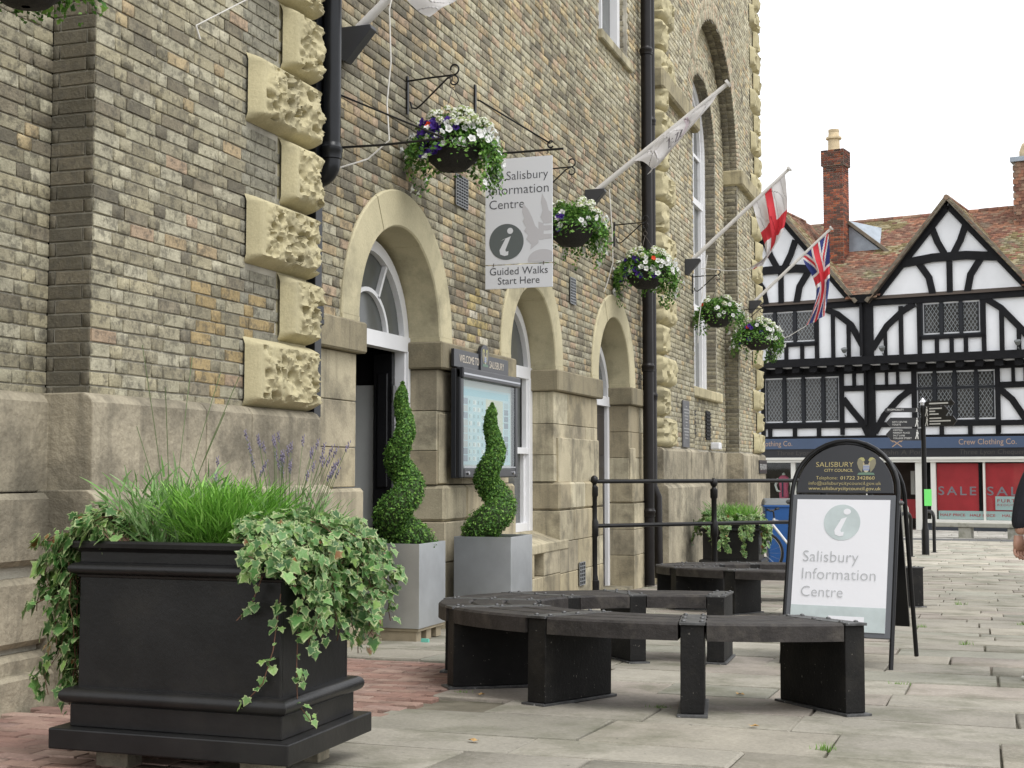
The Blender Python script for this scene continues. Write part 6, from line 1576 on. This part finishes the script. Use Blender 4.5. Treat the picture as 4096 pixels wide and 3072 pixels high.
b = MB(); pc = Matrix.Translation(((U0 + U1) / 2 - .05, (Y0 + Y1) / 2, 12.45)); b.lathe([(.20, 0), (.19, .42), (.26, .44), (.26, .50), (.19, .52), (.17, .66), (.18, .68), (.18, .76), (.15, .76), (.14, .5)], 14, pc, cap=False); b.build('chimney_pot', pot, th, smooth=30)
ld = pmat('lead_sheet', (.30, .34, .38), rough=.5, metal=.3, var=.15, vs=4, space='obj')
b = MB(); b.add([(-3.75, 1.55, 9.15), (-2.75, 1.55, 10.25), (-1.25, 1.55, 8.95), (-1.2, 1.55, 8.75), (-3.75, 3.1, 9.9), (-2.75, 3.1, 10.3), (-1.2, 3.1, 9.9)], [(0, 1, 2, 3), (0, 4, 5, 1), (1, 5, 6, 2)]); b.build('lead_saddle', ld, th)
b = MB(); b.strip([(-2.70, 10.30), (-1.12, 8.98)], .10, 1.42, 1.66); b.build('saddle_verge', MATS['barge11'] if 'barge11' in MATS else oak, th)
b = MB(); b.strip([(U1 + .03, 8.2), (U1 + .4, 8.1), (U1 + .75, 7.9)], .16, .9, .98); b.strip([(-2.1, 8.86), (-1.05, 8.86)], .10, 1.40, 1.56); b.build('flashing', ld, th)
ts = []
tiles = []
tiled((2.66, 2.2, 9.2), (1, 0, 0), (0, 0.0001, 1), 2.2, 2.4, lambda P: True, moss=-.6)
lay(tiles, th, 'hung_tile', 'hung_tiles_beyond', tileO, tileT, 60, 'tile', TW)
B_('tile_hung_stack', mortar, (2.68, 5.4, 2.22, 3.6, 8.8, 11.66)); B_('stack_cap', ld, (2.60, 5.5, 2.1, 3.7, 11.65, 11.80)); b = MB(); b.tube([(2.92, 2.4, 11.7), (2.92, 2.4, 12.0), (2.99, 2.4, 12.2), (3.15, 2.4, 12.28), (3.4, 2.4, 12.24)], .085, 10); b.build('vent_pipe', pot, th, smooth=True)
# ---- shop front
navy = pmat('fascia_blue', (.055, .085, .15), rough=.5, space='obj', var=.06, vs=2); navyd = pmat('fascia_black', (.016, .016, .019), rough=.4); shopw = pmat('shop_cream', (.66, .65, .60), rough=.5, var=.05, vs=3, space='obj'); riser = pmat('stall_riser', (.035, .042, .055), rough=.45, space='obj')
copper = pmat('letter_copper', (.40, .28, .20), rough=.5); faint = pmat('letter_faint', (.055, .05, .045), rough=.6)
B_('fascia', navy, (UL, UR, -.14, .0, 2.55, 2.89), bevel=.01); B_('lower_fascia', navyd, (UL, UR, -.10, .0, 2.28, 2.55)); B_('cornice', shopw, (UL, UR, -.16, .0, 2.20, 2.28), (UL, UR, -.12, .0, 2.12, 2.20), bevel=.006)
HF = lambda u, z, y: face_frame((u, y, z), (1, 0, 0), (0, 0, 1))
text('Crew Clothing Co.', HF(2.18, 2.655, -.143), copper, th, w=1.68, h=.17); text('Crew Clothing Co.', HF(-4.75, 2.655, -.143), copper, th, w=1.68, h=.17); text('Three Lyon Chequer', HF(2.3, 2.36, -.104), faint, th, w=1.9, h=.15, shear=.1); text('House of John A Port', HF(-.85, 2.36, -.104), faint, th, w=2.3, h=.15, shear=.1); text('Three Lyon', HF(-3.9, 2.36, -.104), faint, th, w=1.1, h=.15, shear=.1)
for s in (-1, 1): b = MB(); b.strip([(-.53 - s * .15, 2.60), (-.53 + s * .15, 2.82)], .03, -.146, -.142); b.strip([(-.53 + s * .1, 2.76), (-.53 + s * .19, 2.83)], .06, -.146, -.142); b.build('crossed_oar', copper, th)
red = pmat('sale_red', (.52, .035, .045), rough=.5, var=.15, vs=2, space='obj'); pblue = pmat('pale_blue_print', (.50, .62, .62), rough=.5); pgrey = pmat('sale_grey', (.30, .26, .30), rough=.5)
B_('stall_riser', riser, (.27, UR, -.02, .04, .0, .26)); B_('shop_sill', shopw, (.25, UR, -.10, .04, .26, .37), bevel=.008)
for u0, u1 in ((-.01, .27), (.46, .61), (2.01, 2.07), (3.55, 3.7)): B_('shop_pillar', shopw, (u0, u1, -.06, .06, .0 if u0 < .3 else .37, 2.12), bevel=.006)
B_('door_return', darkin, (.27, .46, .3, .34, .26, 2.12)); B_('shop_pane', glass, (.27, 3.6, .0, .006, .37, 2.12))
B_('sale_poster', red, (.62, 1.86, .06, .065, .64, 2.08)); B_('sale_poster', red, (1.98, 3.6, .06, .065, .64, 2.08)); B_('poster_gap', oak, (1.86, 1.93, .05, .07, .37, 2.1))
B_('price_strip', pblue, (.66, 3.6, .04, .045, .38, .64)); B_('reduction_poster', pblue, (2.34, 3.5, .03, .034, .68, 1.09))
text('SALE', HF(1.22, 1.12, .055), pgrey, th, w=1.13, h=.26, space=1.3, bold=.01); text('SALE', HF(2.70, 1.12, .055), pgrey, th, w=1.20, h=.26, space=1.3, bold=.01)
rtx = MATS['sale_red']
for u in (1.08, 1.96, 2.90): text('HALF PRICE', HF(u, .475, .036), rtx, th, w=.74, h=.08, bold=.012)
text('FURTHER', HF(2.40, .91, .026), rtx, th, w=.95, h=.10, align='LEFT', bold=.006, space=1.2); text('REDUCTIONS', HF(2.40, .80, .026), rtx, th, w=.95, h=.065, align='LEFT', space=1.2)
# shop interior: back wall, left window bay, open door
B_('shop_back', pmat('shop_inside', (.10, .07, .06), rough=.9, var=.4, vs=2), (UL, UR, 2.8, 2.9, 0, 2.2), (UL, UR, .1, 2.9, -.02, .03)); B_('till_panel', red, (-1.0, -.25, 1.2, 1.3, .35, .95)); B_('shop_frame_inside', shopw, (-.55, -.42, 1.5, 1.52, 1.1, 1.85))
for u in (-8.0, -6.2, -4.0, -1.55): B_('shop_pillar', shopw, (u, u + .15, -.06, .06, .0, 2.12), bevel=.006)
B_('shop_sill', shopw, (-8.4, -1.5, -.10, .04, .30, .40), bevel=.008); B_('stall_riser', riser, (-8.4, -1.5, -.02, .04, .0, .30)); B_('shop_pane', glass, (-8.4, -1.5, .0, .006, .40, 2.12)); B_('shop_blind', paleblind, (-8.4, -5.2, .5, .52, .4, 2.12))
# mannequin in the left window
mq = TW @ Vector((-4.42, .45, 0)); mn = empty('mannequin', mq, rz=R(-12), label='headless shop mannequin in a pink top behind the left window', cat='mannequin')
pink = pmat('pink_cloth', (.62, .10, .20), rough=.8); mwh = pmat('mannequin_white', (.66, .64, .60), rough=.5); navc = pmat('navy_cloth', (.02, .022, .06), rough=.85)
def body_loft(rings, n=16):
    m = MB(); vs = []
    for cx, cy, z, rx, ry in rings: vs += [(cx + rx * math.cos(2 * math.pi * k / n), cy + ry * math.sin(2 * math.pi * k / n), z) for k in range(n)]
    fs = [(i * n + k, i * n + (k + 1) % n, (i + 1) * n + (k + 1) % n, (i + 1) * n + k) for i in range(len(rings) - 1) for k in range(n)] + [tuple(range(n))[::-1], tuple((len(rings) - 1) * n + k for k in range(n))]
    m.add(vs, fs); return m
body_loft([(0, 0, .95, .15, .11), (0, 0, 1.1, .165, .12), (0, 0, 1.25, .135, .10), (0, 0, 1.45, .165, .12), (0, 0, 1.6, .19, .10), (0, 0, 1.68, .12, .08), (0, 0, 1.71, .06, .06)]).build('top', pink, mn, smooth=True)
b = MB(); b.tube([(-.19, 0, 1.6), (-.27, -.04, 1.38), (-.16, -.18, 1.2), (-.05, -.22, 1.18)], [.05, .042, .036, .025], 10); b.tube([(.19, 0, 1.6), (.25, .02, 1.35), (.24, -.04, 1.1)], [.05, .04, .03], 10); b.build('arms', mwh, mn, smooth=True)
b = MB(); b.lathe([(.055, 1.68), (.05, 1.76), (.01, 1.80)], 12); b.build('neck', mwh, mn, smooth=True); b = MB(); b.box(-.03, .03, -.135, -.115, 1.0, 1.6); b.build('scarf', navc, mn, bevel=.01); b = MB(); b.box(-.3, .3, -.25, .25, .3, .92); b.build('plinth', mwh, mn, bevel=.01)
# ------------------------------------------------------------------ passer-by at the right edge
cloth = pmat('navy_jacket', (.012, .013, .02), rough=.75, bump=.5, bs=25, space='obj', var=.3, vs=8); jean = pmat('dark_trousers', (.03, .035, .05), rough=.85, space='obj', bump=.3, bs=40); skin = pmat('skin', (.50, .28, .20), rough=.5, space='obj'); hairm = pmat('hair', (.05, .035, .025), rough=.6)
pe = empty('person', (.548, 9.05, gz(9.05)), rz=R(-55), label='passer-by in a dark jacket with a pale patterned bag at the right edge', cat='person')
def skin_body(name, verts, edges, mat, root, sub=2):
    me = bpy.data.meshes.new(name); me.from_pydata([v[0] for v in verts], edges, []); o = link(name, me, pe)
    o.modifiers.new('skin', 'SKIN'); sv = me.skin_vertices[0].data if me.skin_vertices else None
    if sv is None:
        bm = bmesh.new(); bm.from_mesh(me); bm.verts.layers.skin.verify(); bm.to_mesh(me); bm.free(); sv = me.skin_vertices[0].data
    for i, v in enumerate(verts): sv[i].radius = v[1] if isinstance(v[1], tuple) else (v[1], v[1]); sv[i].use_root = (i == root)
    s = o.modifiers.new('sub', 'SUBSURF'); s.levels = sub; s.render_levels = sub; me.materials.append(mat); return o
# body: pelvis root, spine, neck, head, arms, legs (facing +y, left arm towards the frame)
bv = [((0, 0, .92), (.15, .11)), ((0, .01, 1.12), (.14, .10)), ((0, .01, 1.34), (.17, .11)), ((0, 0, 1.46), (.10, .08)), ((0, .01, 1.54), .055), ((0, .02, 1.62), (.075, .09)), ((0, .02, 1.73), (.07, .085)),
      ((-.19, 0, 1.42), .062), ((-.25, -.12, 1.14), .05), ((-.29, -.15, .88), .038), ((.19, 0, 1.42), .062), ((.26, -.03, 1.14), .05), ((.27, .06, .90), .038),
      ((-.10, 0, .82), .095), ((-.12, -.10, .48), .068), ((-.14, -.15, .10), .045), ((-.14, -.05, .04), .042), ((.10, .02, .82), .095), ((.11, .10, .48), .068), ((.11, .12, .10), .045), ((.11, .24, .04), .042), ((0, .118, 1.655), .014), ((-.088, .005, 1.66), .016), ((.088, .005, 1.66), .016)]
be = [(0, 1), (1, 2), (2, 3), (3, 4), (4, 5), (5, 6), (2, 7), (7, 8), (8, 9), (2, 10), (10, 11), (11, 12), (0, 13), (13, 14), (14, 15), (15, 16), (0, 17), (17, 18), (18, 19), (19, 20), (5, 21), (5, 22), (5, 23)]
skin_body('body', bv, be, skin, 0)
jv = [((0, 0, .80), (.16, .16)), ((0, 0, .96), (.16, .155)), ((0, .01, 1.12), (.175, .13)), ((0, .01, 1.36), (.20, .13)), ((0, 0, 1.47), (.12, .095)), ((-.20, 0, 1.42), .085), ((-.26, -.12, 1.14), .072), ((-.297, -.152, .90), .058), ((.20, 0, 1.42), .085), ((.27, -.03, 1.14), .072), ((.28, .055, .93), .058)]
skin_body('jacket', jv, [(0, 1), (1, 2), (2, 3), (3, 4), (3, 5), (5, 6), (6, 7), (3, 8), (8, 9), (9, 10)], cloth, 3)
body_loft([(0, 0, .74, .19, .15), (0, 0, .80, .195, .155), (0, 0, .92, .19, .15), (0, .005, 1.05, .18, .14), (0, .01, 1.2, .17, .13), (0, .01, 1.3, .1, .08)], 20).build('jacket_skirt', cloth, pe, smooth=True)
tv = [((0, 0, .90), (.165, .125)), ((-.10, 0, .80), .112), ((-.12, -.10, .48), .085), ((-.14, -.15, .12), .065), ((.10, .02, .80), .112), ((.11, .10, .48), .085), ((.11, .12, .12), .065)]
skin_body('trousers', tv, [(0, 1), (1, 2), (2, 3), (0, 4), (4, 5), (5, 6)], jean, 0)
body_loft([(0, .0, 1.60, .085, .095), (0, -.005, 1.68, .10, .115), (0, -.005, 1.76, .09, .105), (0, 0, 1.80, .05, .06)]).build('hair', hairm, pe, smooth=True)
for s, y0 in ((-.14, -.17), (.11, .10)):
    b = MB(); b.add([(s - .05, y0 - .06, .0), (s + .05, y0 - .06, .0), (s + .055, y0 + .12, .0), (s + .03, y0 + .22, .0), (s - .03, y0 + .22, .0), (s - .055, y0 + .12, .0), (s - .045, y0 - .05, .10), (s + .045, y0 - .05, .10), (s + .048, y0 + .08, .085), (s + .025, y0 + .20, .05), (s - .025, y0 + .20, .05), (s - .048, y0 + .08, .085)], [(5, 4, 3, 2, 1, 0), (6, 7, 8, 9, 10, 11)] + [(i, (i + 1) % 6, (i + 1) % 6 + 6, i + 6) for i in range(6)]); sh = b.build('shoe', pmat('shoe_navy%g' % s, (.02, .025, .05), rough=.6), pe, bevel=.012)
    b = MB(); b.prism([(s - .06, .0), (s + .06, .0), (s + .06, .025), (s - .06, .025)], y0 - .068, y0 + .228); b.build('shoe_sole', pmat('sole_white%g' % s, (.62, .62, .58), rough=.6), pe, bevel=.01)
for s in (-1, 1):
    b = MB(); b.lathe([(.001, -.008), (.009, 0), (.001, .008)], 8, Matrix.Translation((s * .032, .098, 1.685))); b.build('eye', pmat('eye%d' % s, (.03, .02, .015), rough=.2), pe, smooth=True)
b = MB(); b.box(-.025, .025, .095, .108, 1.595, 1.604, ch=.003); b.build('mouth', pmat('lips', (.35, .13, .11), rough=.5), pe)
# hand of the near arm: palm and five bent fingers round the bag strap
def hand(x, y, z, k):
    body_loft([(x, y, z + .05, .026, .032), (x + k * .004, y + .004, z, .018, .042), (x + k * .006, y + .006, z - .045, .015, .042)], 10).build('palm', skin, pe, smooth=True)
    for i, L in enumerate((.068, .078, .073, .058)):
        yy = y + .036 - i * .022; b = MB(); b.tube([(x + k * .006, yy, z - .035), (x + k * .004, yy + .002, z - .035 - L * .5), (x - k * .014, yy + .002, z - .035 - L * .8), (x - k * .034, yy, z - .030 - L * .78)], [.0098, .0095, .0088, .0075], 8); b.build('finger', skin, pe, smooth=True)
    b = MB(); b.tube([(x, y + .035, z + .015), (x - k * .012, y + .062, z - .015), (x - k * .026, y + .066, z - .048)], [.012, .011, .009], 8); b.build('thumb', skin, pe, smooth=True)
hand(-.30, -.15, .83, -1); hand(.275, .065, .85, 1)
bagM = pmat('bag_cloth', (.60, .58, .52), rough=.85, dark=(.14, .07, .05), dscale=9, dlo=.60, dhi=.64, damt=.9, space='obj')
bg_ = empty('bag', (.47, 9.16, gz(9.16)), rz=R(15), label='pale patterned cloth bag carried beside the dark jacket', cat='bag')
body_loft([(0, 0, .66, .05, .10), (0, 0, .70, .085, .15), (0, 0, .86, .085, .16), (0, 0, 1.0, .06, .14), (0, 0, 1.06, .02, .11)]).build('sack', bagM, bg_, smooth=True)
b = MB(); b.tube([(-.03, 0, 1.04), (-.07, -.03, 1.2), (-.02, .02, 1.38), (.06, .04, 1.40)], .012, 6); b.build('strap', bagM, bg_)
b = MB(); b.tube([(-.06, .02, .98), (-.14, .03, .93), (-.185, .03, .83), (-.16, .02, .755), (-.08, .0, .75), (-.04, 0, .78)], .005, 6); b.build('cord', rub, bg_, smooth=True)
# ------------------------------------------------------------------ fallen leaves, weeds, litter
rf_ = random.Random(40)
dead = pmat('dead_leaf', (.42, .26, .10), rough=.8)
for i, (x, y) in enumerate(((-2.05, 5.55), (-1.0, 6.45), (-1.25, 7.6), (-2.55, 7.0), (-.85, 7.9), (-1.15, 8.95))):
    m = MB(); a = rf_.uniform(0, 6); s = rf_.uniform(.022, .032)
    P = [(math.cos(a + t) * s * q, math.sin(a + t) * s * q, .004 + .008 * (k % 2)) for k, (t, q) in enumerate(((0, 1.2), (.9, .6), (2.2, .6), (3.14, 1), (4.1, .6), (5.4, .6)))]
    m.add(P + [(0, 0, .003)], [(k, (k + 1) % 6, 6) for k in range(6)]); o = m.build('fallen_leaf', dead, None, (x, y, gz(y) + .004)); tag(o, 'small dry leaf lying on the paving ' + ('between the planter and the near bench', 'just before the post of the near bench', 'inside the ring of the near bench', 'at the edge of the red brick paving', 'under the right end of the near bench', 'behind the near bench beside the standing sign')[i], 'leaf', 'fallen leaves on the paving')
b = MB(); b.box(-.03, .03, -.012, .012, 0, .028); b.build('tape_scrap', pmat('tape_green', (.15, .5, .40), rough=.5), None, (-4.02, 9.80, gz(9.8))); tag(bpy.data.objects['tape_scrap'], 'scrap of turquoise tape at the foot of the zinc planter', 'litter')
wd_ = MB()
def tuft(x, y, n, h):
    for i in range(n):
        a = rf_.uniform(0, 6.28); d = Vector((math.cos(a) * .6, math.sin(a) * .6, 1)).normalized(); p = Vector((x + rf_.gauss(0, .03), y + rf_.gauss(0, .012), gz(y) - .01)); L = h * rf_.uniform(.5, 1.2); s = Vector((-d.y, d.x, 0)).normalized() * .0025
        wd_.add([p - s, p + s, p + d * L], [(0, 1, 2)], jit(lin(110, 150, 60), .25, rf_))
for x, y, n, h in ((-.62, 5.95, 60, .045), (-.45, 8.55, 40, .03), (-1.55, 6.95, 50, .03), (-.1, 11.5, 40, .05), (-2.7, 7.1, 40, .03), (.4, 14.0, 30, .05), (-.5, 13.2, 40, .05), (-.75, 7.3, 25, .03), (-3.0, 8.45, 40, .03), (-.2, 17.0, 40, .07)): tuft(x, y, n, h)
o = wd_.build('weeds', leafT, None, tint=True, fixn=False); tag(o, 'tufts of grass growing in the paving joints', 'weeds', kind='stuff')
# street-name plate on the far corner
sn = empty('street_sign', (BK + .10, 29.05, .95), label='street name plate reading Fish Row on the far corner of the hall', cat='sign')
b = MB(); b.box(0, .02, -.52, .52, -.02, .26); b.build('plate', nfr, sn, bevel=.004); text('FISH ROW', face_frame((.0215, 0, .06), (0, 1, 0), (0, 0, 1)), fwh, sn, w=.9, h=.12)
